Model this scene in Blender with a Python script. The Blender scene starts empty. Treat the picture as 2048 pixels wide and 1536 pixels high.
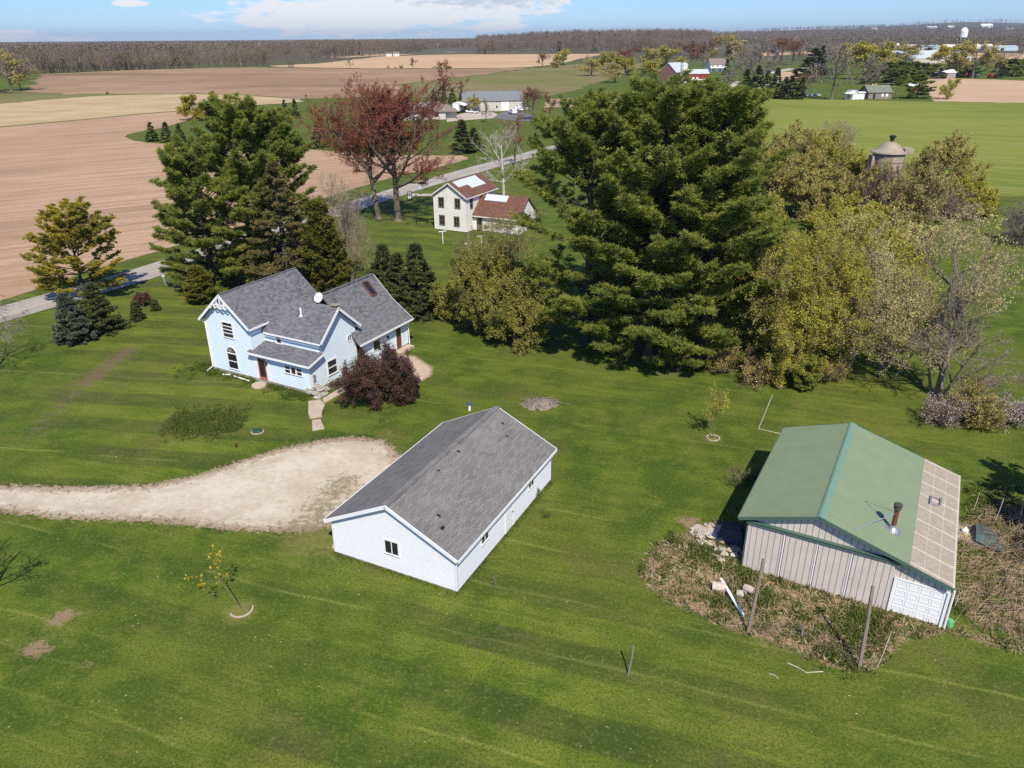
import bpy, math, random
import numpy as np
from mathutils import Matrix, Vector

# ------------------------------------------------------------------ camera, world, sun
S = bpy.context.scene
COL = S.collection
FPX, PITCH, ROLL, CAMH = 1519.0, 0.4280, -0.0080, 26.0
_c, _s = math.cos(PITCH), math.sin(PITCH)
_r0, _u0, _f0 = np.array([1, 0, 0.]), np.array([0, _s, _c]), np.array([0, _c, -_s])
_cr, _sr = math.cos(ROLL), math.sin(ROLL)
CR, CU, CF = _cr*_r0+_sr*_u0, -_sr*_r0+_cr*_u0, _f0
cam_data = bpy.data.cameras.new('camera'); cam = bpy.data.objects.new('camera', cam_data); COL.objects.link(cam)
cam.matrix_world = Matrix(((CR[0], CU[0], -CF[0], 0), (CR[1], CU[1], -CF[1], 0), (CR[2], CU[2], -CF[2], CAMH), (0, 0, 0, 1)))
cam_data.sensor_width = 36; cam_data.lens = FPX/2048*36; cam_data.clip_end = 90000; cam_data.clip_start = .5
S.camera = cam
S.render.engine = 'CYCLES'
S.view_settings.view_transform = 'Standard'; S.view_settings.look = 'None'
S.view_settings.exposure = 0.16; S.view_settings.gamma = 1
S.cycles.use_denoising = False
S.cycles.max_bounces = 6; S.cycles.diffuse_bounces = 2; S.cycles.glossy_bounces = 2
S.cycles.transmission_bounces = 3; S.cycles.transparent_max_bounces = 6

SUN_EL, SUN_AZ = math.radians(49), math.radians(-79)   # azimuth measured from +X
sd = bpy.data.lights.new('sun', 'SUN'); sun = bpy.data.objects.new('sun', sd); COL.objects.link(sun)
sd.energy = 5.0; sd.angle = math.radians(.5); sd.color = (1, .925, .79)
sv = Vector((math.cos(SUN_AZ)*math.cos(SUN_EL), math.sin(SUN_AZ)*math.cos(SUN_EL), math.sin(SUN_EL)))
sun.rotation_euler = sv.to_track_quat('Z', 'Y').to_euler(); sun.location = (0, 0, 80)


class NT:
    """small helper to write node trees"""
    def __init__(s, tree): s.t = tree; s.n = tree.nodes; s.l = tree.links
    def node(s, ty, _o=0, _p=None, **ins):
        n = s.n.new(ty)
        for k, v in (_p or {}).items(): setattr(n, k, v)
        for k, v in ins.items():
            key = int(k[1:]) if k[0] == 'i' and k[1:].isdigit() else k.replace('_', ' ')
            s.put(n.inputs[key], v)
        return n.outputs[_o]
    def put(s, sock, v):
        if hasattr(v, 'links'): s.l.new(v, sock)
        elif isinstance(v, (tuple, list)) and len(v) == 3 and sock.type == 'RGBA': sock.default_value = (*v, 1)
        else: sock.default_value = v
    def m(s, op, a, b=0., c=0., clamp=False):
        return s.node('ShaderNodeMath', 0, dict(operation=op, use_clamp=clamp), i0=a, i1=b, i2=c)
    def noise(s, vec, scale, detail=3., rough=.55, out=0, dist=0.):
        return s.node('ShaderNodeTexNoise', out, None, Vector=vec, Scale=scale, Detail=detail, Roughness=rough, Distortion=dist)
    def mix(s, f, a, b, mode='MIX'):
        n = s.n.new('ShaderNodeMix'); n.data_type = 'RGBA'; n.blend_type = mode
        s.put(n.inputs[0], f); s.put(n.inputs[6], a); s.put(n.inputs[7], b)
        return n.outputs[2]
    def step(s, x, a, b):      # smoothstep
        n = s.n.new('ShaderNodeMapRange'); n.interpolation_type = 'SMOOTHSTEP'
        s.put(n.inputs[0], x); s.put(n.inputs[1], a); s.put(n.inputs[2], b)
        return n.outputs[0]
    def xyz(s, v):
        n = s.n.new('ShaderNodeSeparateXYZ'); s.l.new(v, n.inputs[0]); return n.outputs
    def comb(s, x, y, z): return s.node('ShaderNodeCombineXYZ', 0, None, X=x, Y=y, Z=z)
    def pos(s): return s.node('ShaderNodeNewGeometry')
    def obj(s): return s.node('ShaderNodeTexCoord', 3)
    def island(s):
        n = s.n.new('ShaderNodeNewGeometry'); return n.outputs['Random Per Island']
    def attr(s, name): return s.node('ShaderNodeAttribute', 2, dict(attribute_name=name))
    def bump(s, h, strength=.5, dist=.05):
        return s.node('ShaderNodeBump', 0, None, Strength=strength, Distance=dist, Height=h)


# ---- sky with clouds low over the horizon
SKYTINT = (.53, .79, 1.32)
w = bpy.data.worlds.new('World'); S.world = w; w.use_nodes = True
t = NT(w.node_tree)
bg = w.node_tree.nodes['Background']
sky = t.n.new('ShaderNodeTexSky'); sky.sky_type = 'NISHITA'; sky.sun_disc = False
sky.sun_elevation = SUN_EL; sky.sun_rotation = math.radians(169); sky.altitude = 250; sky.air_density = 1.0; sky.dust_density = .1; sky.ozone_density = 1.5
gen = t.node('ShaderNodeTexCoord', 0)
X, Y, Z = t.xyz(gen)
az = t.m('ARCTAN2', X, Y)
cv = t.comb(t.m('MULTIPLY', az, 22.), t.m('MULTIPLY', Z, 75.), 0.)
n1 = t.noise(cv, 1.1, 6., .55)
n2 = t.noise(cv, 2.3, 5., .6)
def blob(cx, cz, rx, rz):
    a = t.m('POWER', t.m('DIVIDE', t.m('SUBTRACT', az, cx), rx), 2.)
    b = t.m('POWER', t.m('DIVIDE', t.m('SUBTRACT', Z, cz), rz), 2.)
    return t.m('SUBTRACT', 1., t.m('ADD', a, b))
sh = t.m('MAXIMUM', blob(-.185, .026, .155, .024), blob(-.05, .040, .12, .03))
for bb in ((-.62, .004, .17, .008), (.63, .018, .06, .014), (-.015, .012, .035, .006), (-.42, .036, .02, .004), (-.10, .06, .3, .018)):
    sh = t.m('MAXIMUM', sh, blob(*bb))
dens = t.step(t.m('ADD', t.m('MULTIPLY', sh, .42), t.m('MULTIPLY', t.m('SUBTRACT', n1, .5), 1.5)), -.02, .2)
# thin scattered cloud higher up, out of frame
hi = t.m('MULTIPLY', t.step(t.noise(gen, 3.2, 5., .6), .52, .72), t.step(Z, .12, .3))
dens = t.m('MAXIMUM', dens, t.m('MULTIPLY', hi, .7))
grey = t.step(t.m('ADD', n2, t.m('MULTIPLY', blob(-.02, .052, .12, .022), .28)), .45, .75)
ccol = t.mix(grey, (8.6, 8.7, 8.9), (5.4, 6.2, 7.3))
skyc = t.mix(1., sky.outputs[0], SKYTINT, 'MULTIPLY')
t.put(bg.inputs[0], t.mix(t.m('MULTIPLY', dens, .93), skyc, ccol)); bg.inputs[1].default_value = .1


# ------------------------------------------------------------------ placing helpers
def ray(px, py): return (px-1024)/FPX*CR-(py-768)/FPX*CU+CF
def G(px, py, z=0.):
    d = ray(px, py); k = (z-CAMH)/d[2]; return np.array([k*d[0], k*d[1]])
def top_z(base, px, py):
    d = ray(px, py); k = math.hypot(*base)/math.hypot(d[0], d[1]); return CAMH+k*d[2]
def depth(p): return p[0]*CF[0]+p[1]*CF[1]-CAMH*CF[2]
def mpp(p): return depth(p)/FPX      # metres per photo pixel at ground point p


# ------------------------------------------------------------------ object helpers
def tag(o, label=None, cat=None, group=None, kind=None):
    if label: o['label'] = label
    if cat: o['category'] = cat
    if group: o['group'] = group
    if kind: o['kind'] = kind
    return o
def thing(name, label, cat, loc, rot=0., group=None):
    o = bpy.data.objects.new(name, None); COL.objects.link(o); o.empty_display_size = .3
    o.location = (loc[0], loc[1], loc[2] if len(loc) > 2 else 0.); o.rotation_euler = (0, 0, rot)
    return tag(o, label, cat, group)
def link(name, me, parent=None):
    o = bpy.data.objects.new(name, me); COL.objects.link(o)
    if parent is not None: o.parent = parent
    return o


class MB:
    """mesh collector for hand built pieces"""
    def __init__(s): s.v = []; s.f = []; s.mi = []
    def poly(s, pts, m=0):
        k = len(s.v); s.v += [tuple(map(float, p)) for p in pts]; s.f.append(list(range(k, k+len(pts)))); s.mi.append(m)
    def hexa(s, p, m=0):      # 8 points: bottom 0-3, top 4-7
        k = len(s.v); s.v += [tuple(map(float, q)) for q in p]
        for f in ((3, 2, 1, 0), (4, 5, 6, 7), (0, 1, 5, 4), (1, 2, 6, 5), (2, 3, 7, 6), (3, 0, 4, 7)):
            s.f.append([k+i for i in f]); s.mi.append(m)
    def box(s, x0, y0, z0, x1, y1, z1, m=0):
        s.hexa([(x0, y0, z0), (x1, y0, z0), (x1, y1, z0), (x0, y1, z0), (x0, y0, z1), (x1, y0, z1), (x1, y1, z1), (x0, y1, z1)], m)
    def fbox(s, F, u0, u1, z0, z1, o0, o1, m=0):      # box in a wall plane
        s.hexa([F(u0, z0, o1), F(u1, z0, o1), F(u1, z0, o0), F(u0, z0, o0), F(u0, z1, o1), F(u1, z1, o1), F(u1, z1, o0), F(u0, z1, o0)], m)
    def slab(s, pts, th, m=0):      # planar quad (counter clockwise from outside) thickened inwards
        a, b, c = (np.array(p, float) for p in pts[:3]); n = np.cross(b-a, c-a); n /= np.linalg.norm(n)
        lo = [np.array(p, float)-n*th for p in pts]
        k = len(s.v); q = len(pts); s.v += [tuple(map(float, p)) for p in lo]+[tuple(map(float, p)) for p in pts]
        s.f.append([k+i for i in reversed(range(q))]); s.f.append([k+q+i for i in range(q)]); s.mi += [m, m]
        for i in range(q):
            j = (i+1) % q; s.f.append([k+i, k+j, k+q+j, k+q+i]); s.mi.append(m)
    def beam(s, a, b, w, h, m=0, off=(0, 0, 0)):      # board from a to b; h hangs down from the line
        a = np.array(a, float)+off; b = np.array(b, float)+off; d = b-a; d /= np.linalg.norm(d)
        sd = np.cross(d, (0, 0, 1.)); L = np.linalg.norm(sd); sd = sd/L if L > 1e-6 else np.array([1., 0, 0]); up = np.cross(sd, d)
        P = []
        for zz in (-h, 0):
            for e, k in ((a, -1), (a, 1), (b, 1), (b, -1)): P.append(e+sd*k*w/2+up*zz)
        s.hexa(P, m)
    def tube(s, pts, r, k=8, m=0):
        pts = [np.array(p, float) for p in pts]; rs = r if isinstance(r, (list, tuple)) else [r]*len(pts); rings = []
        for i, p in enumerate(pts):
            d = pts[min(i+1, len(pts)-1)]-pts[max(i-1, 0)]; d /= np.linalg.norm(d)
            ref = np.array([1., 0, 0]) if abs(d[2]) > .9 else np.array([0, 0, 1.])
            u = np.cross(d, ref); u /= np.linalg.norm(u); v = np.cross(d, u)
            rings.append(len(s.v)); s.v += [tuple(p+rs[i]*(math.cos(2*math.pi*j/k)*u+math.sin(2*math.pi*j/k)*v)) for j in range(k)]
        for a, b in zip(rings, rings[1:]):
            for j in range(k): s.f.append([a+j, a+(j+1) % k, b+(j+1) % k, b+j]); s.mi.append(m)
        s.f.append([rings[0]+j for j in reversed(range(k))]); s.f.append([rings[-1]+j for j in range(k)]); s.mi += [m, m]
    def lathe(s, c, prof, k=24, m=0):
        rings = []
        for r, z in prof:
            rings.append(len(s.v)); s.v += [(c[0]+r*math.cos(2*math.pi*j/k), c[1]+r*math.sin(2*math.pi*j/k), c[2]+z) for j in range(k)]
        for a, b in zip(rings, rings[1:]):
            for j in range(k): s.f.append([a+j, a+(j+1) % k, b+(j+1) % k, b+j]); s.mi.append(m)
        s.f.append([rings[0]+j for j in reversed(range(k))]); s.f.append([rings[-1]+j for j in range(k)]); s.mi += [m, m]
    def rock(s, c, r, rng, m=0, flat=.7):
        k = len(s.v); rings, seg = 4, 7
        jit = lambda: 1+rng.uniform(-.2, .2)
        s.v.append((c[0], c[1], c[2]+r[2]*flat))
        for i in range(1, rings):
            a = math.pi*i/rings
            for j in range(seg):
                b = 2*math.pi*j/seg; q = jit()
                s.v.append((c[0]+r[0]*math.sin(a)*math.cos(b)*q, c[1]+r[1]*math.sin(a)*math.sin(b)*q, c[2]+r[2]*math.cos(a)*q))
        s.v.append((c[0], c[1], c[2]-r[2])); last = len(s.v)-1
        for j in range(seg):
            s.f.append([k, k+1+j, k+1+(j+1) % seg]); s.mi.append(m)
            for i in range(rings-2):
                o = k+1+i*seg; s.f.append([o+j, o+seg+j, o+seg+(j+1) % seg, o+(j+1) % seg]); s.mi.append(m)
            o = k+1+(rings-2)*seg; s.f.append([o+j, last, o+(j+1) % seg]); s.mi.append(m)
    def build(s, name, mats, parent=None, smooth=False):
        me = bpy.data.meshes.new(name); me.from_pydata(s.v, [], s.f)
        for m in (mats if isinstance(mats, (list, tuple)) else [mats]): me.materials.append(m)
        if any(s.mi): me.polygons.foreach_set('material_index', s.mi)
        if smooth: me.polygons.foreach_set('use_smooth', [True]*len(s.f))
        me.update(); return link(name, me, parent)


class Geo:
    """numpy mesh collector for foliage: lists of (verts, faces (n,k), material)"""
    def __init__(s): s.V = []; s.F = []; s.n = 0
    def add(s, V, F, m=0):
        if len(V) == 0: return
        s.V.append(np.asarray(V, np.float32)); s.F.append((np.asarray(F, np.int64)+s.n, m)); s.n += len(V)
    def mesh(s, name, mats):
        me = bpy.data.meshes.new(name); V = np.concatenate(s.V)
        me.vertices.add(len(V)); me.vertices.foreach_set('co', V.ravel())
        idx = np.concatenate([f.ravel() for f, _ in s.F]).astype(np.int32)
        tot = np.concatenate([np.full(len(f), f.shape[1]) for f, _ in s.F]).astype(np.int32)
        mi = np.concatenate([np.full(len(f), m) for f, m in s.F]).astype(np.int32)
        st = np.concatenate([[0], np.cumsum(tot)[:-1]]).astype(np.int32)
        me.loops.add(len(idx)); me.loops.foreach_set('vertex_index', idx)
        me.polygons.add(len(tot)); me.polygons.foreach_set('loop_start', st)
        me.polygons.foreach_set('material_index', mi)
        for m in mats: me.materials.append(m)
        me.update(calc_edges=True); return me
    def build(s, name, mats, parent=None): return link(name, s.mesh(name, mats), parent)

# ------------------------------------------------------------------ materials
def new_mat(name):
    m = bpy.data.materials.new(name); m.use_nodes = True; t = NT(m.node_tree)
    return m, t, m.node_tree.nodes['Principled BSDF']
def simple(name, col, rough=.7, var=.12, scale=6., metal=0., spec=.4, bump=0., scale2=.6):
    m, t, b = new_mat(name); p = t.obj()
    n = t.noise(p, scale, 4., .6); n2 = t.noise(p, scale2, 3., .6)
    f = t.m('ADD', t.m('MULTIPLY', n, .6), t.m('MULTIPLY', n2, .4))
    t.put(b.inputs['Base Color'], t.mix(t.step(f, .3, .7), tuple(c*(1-var) for c in col), tuple(min(1, c*(1+var)) for c in col)))
    b.inputs['Roughness'].default_value = rough; b.inputs['Metallic'].default_value = metal; b.inputs['Specular IOR Level'].default_value = spec
    if bump: t.put(b.inputs['Normal'], t.bump(n, bump, .02))
    return m
def leaf_mat(name, a, b_, c=None, trans=.3, scale=.5):
    m, t, b = new_mat(name); isl = t.island(); p = t.obj()
    n = t.step(t.noise(p, scale, 3., .6), .35, .65)
    col = t.mix(isl, a, b_)
    col = t.mix(t.m('MULTIPLY', n, .75), col, c if c else tuple(x*.6 for x in a))
    t.put(b.inputs['Base Color'], col); b.inputs['Roughness'].default_value = .65; b.inputs['Specular IOR Level'].default_value = .18
    if trans:
        tr = t.node('ShaderNodeBsdfTranslucent', 0, None, Color=col)
        mx = t.node('ShaderNodeMixShader', 0, None, i0=trans, i1=b.outputs[0], i2=tr)
        t.put(t.n['Material Output'].inputs[0], mx)
    return m
def shingle(name, axis, col, bw=.32, bh=.145, var=.35):
    """axis 'x' or 'y': local direction of the ridge"""
    m, t, b = new_mat(name); p = t.obj(); x, y, z = t.xyz(p)
    v = t.comb(x if axis == 'x' else y, t.m('MULTIPLY', y if axis == 'x' else x, 1.3), 0.)
    n = t.n.new('ShaderNodeTexBrick'); t.put(n.inputs['Vector'], v)
    n.inputs['Scale'].default_value = 1; n.inputs['Brick Width'].default_value = bw; n.inputs['Row Height'].default_value = bh
    n.inputs['Mortar Size'].default_value = .012; n.inputs['Bias'].default_value = 0
    t.put(n.inputs['Color1'], tuple(c*(1-var) for c in col)); t.put(n.inputs['Color2'], tuple(c*(1+var) for c in col)); t.put(n.inputs['Mortar'], tuple(c*.45 for c in col))
    big = t.noise(p, .5, 3., .6); fine = t.noise(p, 9., 2., .5)
    c2 = t.mix(t.m('MULTIPLY', t.step(big, .42, .65), .35), n.outputs[0], tuple(c*1.25 for c in col))
    c2 = t.mix(t.m('MULTIPLY', t.step(fine, .5, .75), .5), c2, tuple(c*.55 for c in col))
    t.put(b.inputs['Base Color'], c2); b.inputs['Roughness'].default_value = .9; b.inputs['Specular IOR Level'].default_value = .2
    t.put(b.inputs['Normal'], t.bump(n.outputs['Fac'], -.4, .01))
    return m

M = {}
M['white'] = simple('white_paint', (.80, .80, .80), .5, .03)
M['white_old'] = simple('weathered_white_paint', (.74, .72, .66), .7, .1, 5)
M['blue'] = simple('pale_blue_siding', (.66, .77, .84), .6, .04, 3)
M['vinyl'] = simple('white_vinyl_siding', (.76, .765, .79), .5, .03, 3)
M['glass'] = simple('dark_glass', (.018, .02, .024), .08, .3, 1, 0, .6)
M['curtain'] = simple('pale_curtain', (.42, .42, .40), .8, .2, 4)
M['shingle_y'] = shingle('grey_shingles', 'y', (.155, .155, .165))
M['shingle_x'] = shingle('grey_shingles_cross', 'x', (.155, .155, .165))
M['shingle_old'] = shingle('old_grey_shingles', 'y', (.20, .19, .18), .5, .14, .2)
M['brown_shingle'] = shingle('brown_shingles', 'y', (.17, .083, .06), .4, .16, .25)
M['brown_shingle_x'] = shingle('brown_shingles_cross', 'x', (.17, .083, .06), .4, .16, .25)
M['patch'] = simple('roof_underlayment', (.55, .62, .70), .6, .15, 4)
M['stone'] = simple('foundation_stone', (.34, .31, .27), .9, .3, 5, bump=.5)
M['concrete'] = simple('path_concrete', (.47, .37, .29), .9, .2, 3, bump=.2)
M['green_metal'] = simple('green_roof_metal', (.215, .275, .165), .55, .05, 1.5, 0, .2)
M['teal_metal'] = simple('teal_ridge_metal', (.16, .275, .20), .5, .06, 2, 0, .3)
M['trim_green'] = simple('dark_green_trim', (.07, .13, .10), .5, .1)
M['beige_metal'] = simple('beige_wall_metal', (.58, .52, .465), .5, .06, 1.2)
M['groove'] = simple('wall_rib_brown', (.33, .285, .25), .7, .1)
M['barn_brown'] = simple('brown_barn_boards', (.19, .10, .08), .8, .2, 2)  # dark mottled brown for all walls of the red barn
M['moss_roof'] = simple('mossy_roof', (.17, .19, .14), .8, .2, 1)
M['rust'] = simple('rusty_pipe', (.16, .05, .03), .7, .3, 9)
M['galv'] = simple('galvanised_metal', (.5, .5, .5), .4, .15, 5, .7)
M['wood'] = simple('weathered_wood', (.24, .19, .15), .9, .3, 9, bump=.4)
M['pale_wood'] = simple('pale_log_wood', (.5, .42, .35), .9, .3, 6, bump=.4)
M['red_wood'] = simple('barn_red_boards', (.26, .035, .022), .7, .2, 2)
M['dark'] = simple('dark_plastic', (.02, .022, .025), .5, .2)
M['net'] = simple('teal_netting', (.07, .10, .10), .9, .4, 3)
M['navy'] = simple('dark_blue_tarp', (.03, .04, .07), .5, .2)
M['blue_cap'] = simple('blue_paint', (.02, .09, .28), .4, .1)
M['lid'] = simple('green_plastic', (.03, .07, .05), .6, .2)
M['bucket'] = simple('green_bucket_plastic', (.12, .42, .16), .5, .1)
M['red_frame'] = simple('red_door_frame', (.42, .12, .09), .5, .1)
M['brown_door'] = simple('brown_wood_door', (.13, .055, .035), .6, .15)
M['grey_roof'] = simple('grey_metal_roof', (.20, .21, .22), .5, .08, .3)
M['silver_roof'] = simple('silver_metal_roof', (.50, .54, .58), .5, .08, .3)
M['tan_roof'] = simple('tan_brown_shingle', (.21, .17, .14), .9, .12, .8)
M['beige_wall'] = simple('beige_siding', (.55, .50, .43), .6, .06, .6)
M['silo_wall'] = simple('old_silo_concrete', (.33, .27, .20), .9, .2, 1.5)
M['silo_cap'] = simple('silo_dome_metal', (.33, .275, .20), .6, .15, 1)
M['blue_silo'] = simple('dark_blue_silo', (.02, .03, .10), .4, .1, 1)
M['yellow'] = simple('yellow_plastic', (.75, .6, .03), .5, .1)
M['machine_red'] = simple('red_machine_paint', (.4, .03, .02), .5, .2)
M['tyre'] = simple('black_rubber', (.02, .02, .02), .8, .1)
M['blue_trim'] = simple('pale_blue_metal', (.45, .58, .62), .5, .08, .4)
M['bark'] = simple('brown_bark', (.16, .125, .095), .95, .3, 4, bump=.6)
M['bark_pale'] = simple('pale_bark', (.22, .18, .14), .95, .3, 4, bump=.6)
M['bark_dark'] = simple('dark_bark', (.075, .06, .05), .95, .3, 4)
M['birch'] = simple('white_birch_bark', (.46, .42, .37), .8, .2, 3)
M['twig_grey'] = simple('grey_twigs', (.22, .185, .155), .95, .2, 2)
M['twig_tan'] = simple('tan_twigs', (.30, .24, .17), .95, .2, 2)
M['twig_brown'] = simple('brown_twigs', (.17, .12, .09), .95, .2, 2)
M['ash'] = simple('ash_pile', (.22, .18, .15), 1, .4, 8, bump=.6)
M['mulch'] = simple('tan_mulch', (.40, .30, .20), 1, .25, 8)

L = {}
L['pine'] = leaf_mat('pine_needles', (.19, .23, .04), (.47, .47, .095), (.165, .225, .05), .45, .35)
L['pine_dark'] = leaf_mat('pine_needles_dark', (.15, .20, .038), (.37, .39, .08), (.13, .19, .046), .4, .35)
L['gold'] = leaf_mat('gold_pine_needles', (.30, .26, .035), (.62, .47, .06), (.17, .20, .04), .3, .3)
L['spruce'] = leaf_mat('spruce_needles', (.075, .095, .03), (.17, .17, .05), (.06, .085, .032), .2, .5)
L['blue_spruce'] = leaf_mat('blue_spruce_needles', (.105, .13, .085), (.20, .225, .155), (.08, .10, .065), .2, .5)
L['cone_spruce'] = leaf_mat('spruce_with_cones', (.14, .125, .04), (.31, .24, .10), (.10, .11, .035), .2, .6)
L['cedar'] = leaf_mat('cedar_foliage', (.13, .14, .022), (.26, .23, .035), (.09, .105, .025), .3, .5)
L['bud'] = leaf_mat('yellow_green_leaves', (.42, .39, .06), (.62, .56, .10), (.33, .31, .055), .4, .4)
L['bud_bright'] = leaf_mat('bright_young_leaves', (.40, .37, .055), (.60, .54, .09), (.31, .30, .05), .4, .4)
L['catkin'] = leaf_mat('pale_catkins', (.52, .45, .16), (.74, .65, .28), (.42, .36, .13), .35, .4)
L['olive'] = leaf_mat('olive_buds', (.42, .36, .10), (.62, .52, .17), (.32, .29, .085), .35, .4)
L['olive_green'] = leaf_mat('olive_green_leaves', (.27, .26, .055), (.44, .40, .09), (.20, .21, .05), .4, .4)
L['far_bud'] = leaf_mat('far_wood_green', (.19, .18, .065), (.27, .25, .09), (.14, .14, .05), .2, .02)
L['far_olive'] = leaf_mat('far_wood_olive', (.12, .10, .05), (.17, .14, .07), (.10, .08, .045), .2, .02)
M['twig_far'] = simple('far_wood_twigs', (.20, .155, .115), .95, .35, .02)
L['rust_bud'] = leaf_mat('rust_buds', (.25, .085, .030), (.42, .18, .06), (.19, .08, .035), .3, .4)
L['red_bud'] = leaf_mat('dark_red_buds', (.22, .060, .036), (.42, .135, .080), (.17, .065, .038), .3, .4)
L['purple'] = leaf_mat('purple_leaves', (.085, .042, .030), (.20, .105, .075), (.065, .038, .028), .25, .8)
L['blossom'] = leaf_mat('white_blossom', (.62, .52, .46), (.80, .72, .66), (.40, .32, .26), .3, .9)
L['yellow'] = leaf_mat('yellow_leaves', (.50, .38, .02), (.65, .52, .05), (.40, .34, .03), .4, .6)
L['willow'] = leaf_mat('willow_yellow', (.40, .32, .03), (.55, .44, .06), (.30, .25, .03), .4, .5)
L['weed'] = leaf_mat('weed_leaves', (.065, .115, .018), (.16, .21, .035), (.12, .13, .035), .35, .8)
L['straw'] = leaf_mat('dead_stalks', (.42, .31, .19), (.60, .48, .32), (.28, .20, .13), .2, .6)


def grass_color(t, P):
    """mown lawn: world-space colour; reads wear attributes where the mesh has them"""
    x, y, z = t.xyz(P)
    def stripes(ang, width, amp):
        a = math.radians(ang)
        c = t.m('ADD', t.m('MULTIPLY', x, -math.sin(a)), t.m('MULTIPLY', y, math.cos(a)))
        wob = t.m('MULTIPLY', t.noise(P, .12, 2.), 1.1)
        c = t.m('DIVIDE', t.m('ADD', c, wob), width)
        return c
    left = t.m('MULTIPLY', t.step(x, -6., -13.), t.step(y, 40.2, 41.2))
    n_big = t.noise(P, .045, 3., .6); n_mid = t.noise(P, .35, 4., .62); n_pat = t.noise(P, 1.1, 4., .6); n_fine = t.noise(P, 9., 3., .75)
    st = t.comb(t.m('MULTIPLY', t.m('ADD', x, t.m('MULTIPLY', y, .30)), .28), t.m('MULTIPLY', t.m('SUBTRACT', y, t.m('MULTIPLY', x, -.30)), 1.5), 0.)
    streak = t.noise(st, 1., 3., .65)
    col = t.mix(t.step(n_mid, .38, .62), (.063, .100, .013), (.122, .160, .021))
    col = t.mix(t.m('MULTIPLY', t.step(n_big, .42, .60), .55), col, (.152, .165, .028))
    col = t.mix(t.m('MULTIPLY', t.step(streak, .46, .60), .35), col, (.045, .082, .011))
    col = t.mix(t.m('MULTIPLY', t.step(n_pat, .55, .72), .45), col, (.19, .175, .05))
    col = t.mix(t.m('MULTIPLY', t.step(t.noise(P, .17, 4., .65), .52, .66), .55), col, (.125, .112, .035))
    col = t.mix(t.m('MULTIPLY', t.step(t.noise(P, .09, 3., .6), .55, .7), .5), col, (.060, .092, .014))
    s1 = stripes(-8., 2.1, 1); s2 = stripes(-19., 1.9, 1)
    sel = t.m('ADD', t.m('MULTIPLY', left, s1), t.m('MULTIPLY', t.m('SUBTRACT', 1., left), s2))
    fr = t.m('FRACT', sel); cell = t.node('ShaderNodeTexWhiteNoise', 0, dict(noise_dimensions='1D'), W=t.m('FLOOR', sel))
    line = t.m('MULTIPLY', t.step(fr, .84, .91), t.m('SUBTRACT', 1., t.step(fr, .93, 1.)))
    gate = t.m('MULTIPLY', t.step(cell, .25, .8), t.step(t.noise(P, .22, 2.), .42, .58))
    lamt = t.m('ADD', .75, t.m('MULTIPLY', left, .2))
    col = t.mix(t.m('MULTIPLY', t.m('MULTIPLY', line, gate), lamt), col, (.20, .22, .045))
    band = t.m('MULTIPLY', t.m('SUBTRACT', t.step(t.m('PINGPONG', sel, 1.), .42, .58), .5), .36)
    bw = t.m('MULTIPLY', t.m('ADD', .34, t.m('MAXIMUM', t.m('MULTIPLY', left, .75), t.m('MULTIPLY', t.step(y, 36., 27.), .95))), t.step(t.noise(P, .06, 2.), .38, .58))
    band = t.m('MULTIPLY', band, bw)
    col = t.mix(1., col, t.comb(t.m('ADD', 1., band), t.m('ADD', 1., band), 1.), 'MULTIPLY')
    col = t.mix(t.m('MULTIPLY', t.step(n_fine, .46, .60), .62), col, (.030, .055, .008))
    col = t.mix(t.m('MULTIPLY', t.step(t.noise(P, 5., 3., .7), .54, .64), .42), col, (.185, .205, .045))
    # wear
    nd = t.noise(P, 1.6, 5., .7); nd2 = t.noise(P, 6., 4., .7)
    nn = t.m('ADD', t.m('MULTIPLY', nd, .6), t.m('MULTIPLY', nd2, .4))
    dry = t.step(t.m('ADD', t.attr('dry'), t.m('MULTIPLY', t.m('SUBTRACT', nn, .5), 2.2)), .35, 1.0)
    col = t.mix(t.m('MULTIPLY', dry, .75), col, t.mix(nd2, (.13, .14, .03), (.27, .23, .09)))
    bare = t.step(t.m('ADD', t.attr('bare'), t.m('MULTIPLY', t.m('SUBTRACT', nn, .5), 4.2)), .45, .95)
    col = t.mix(t.m('MULTIPLY', bare, .7), col, t.mix(nd2, (.10, .075, .052), (.21, .145, .095)))
    soil = t.step(t.m('ADD', t.attr('soil'), t.m('MULTIPLY', t.m('SUBTRACT', nn, .5), 3.2)), .40, .85)
    col = t.mix(t.m('MULTIPLY', soil, .85), col, t.mix(nd2, (.22, .145, .09), (.33, .225, .145)))
    dead = t.step(t.m('ADD', t.attr('dead'), t.m('MULTIPLY', t.m('SUBTRACT', nn, .5), 1.7)), .40, .75)
    dcol = t.mix(t.step(nd2, .3, .7), (.17, .105, .055), (.46, .33, .20))
    dcol = t.mix(t.step(t.noise(P, .8, 4., .7), .49, .58), dcol, t.mix(nd2, (.05, .08, .015), (.13, .16, .03)))
    col = t.mix(dead, col, dcol)
    h = t.m('ADD', t.m('MULTIPLY', n_fine, .6), t.m('MULTIPLY', nd2, t.m('ADD', .4, t.m('MULTIPLY', dead, 1.5))))
    return col, h
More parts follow.
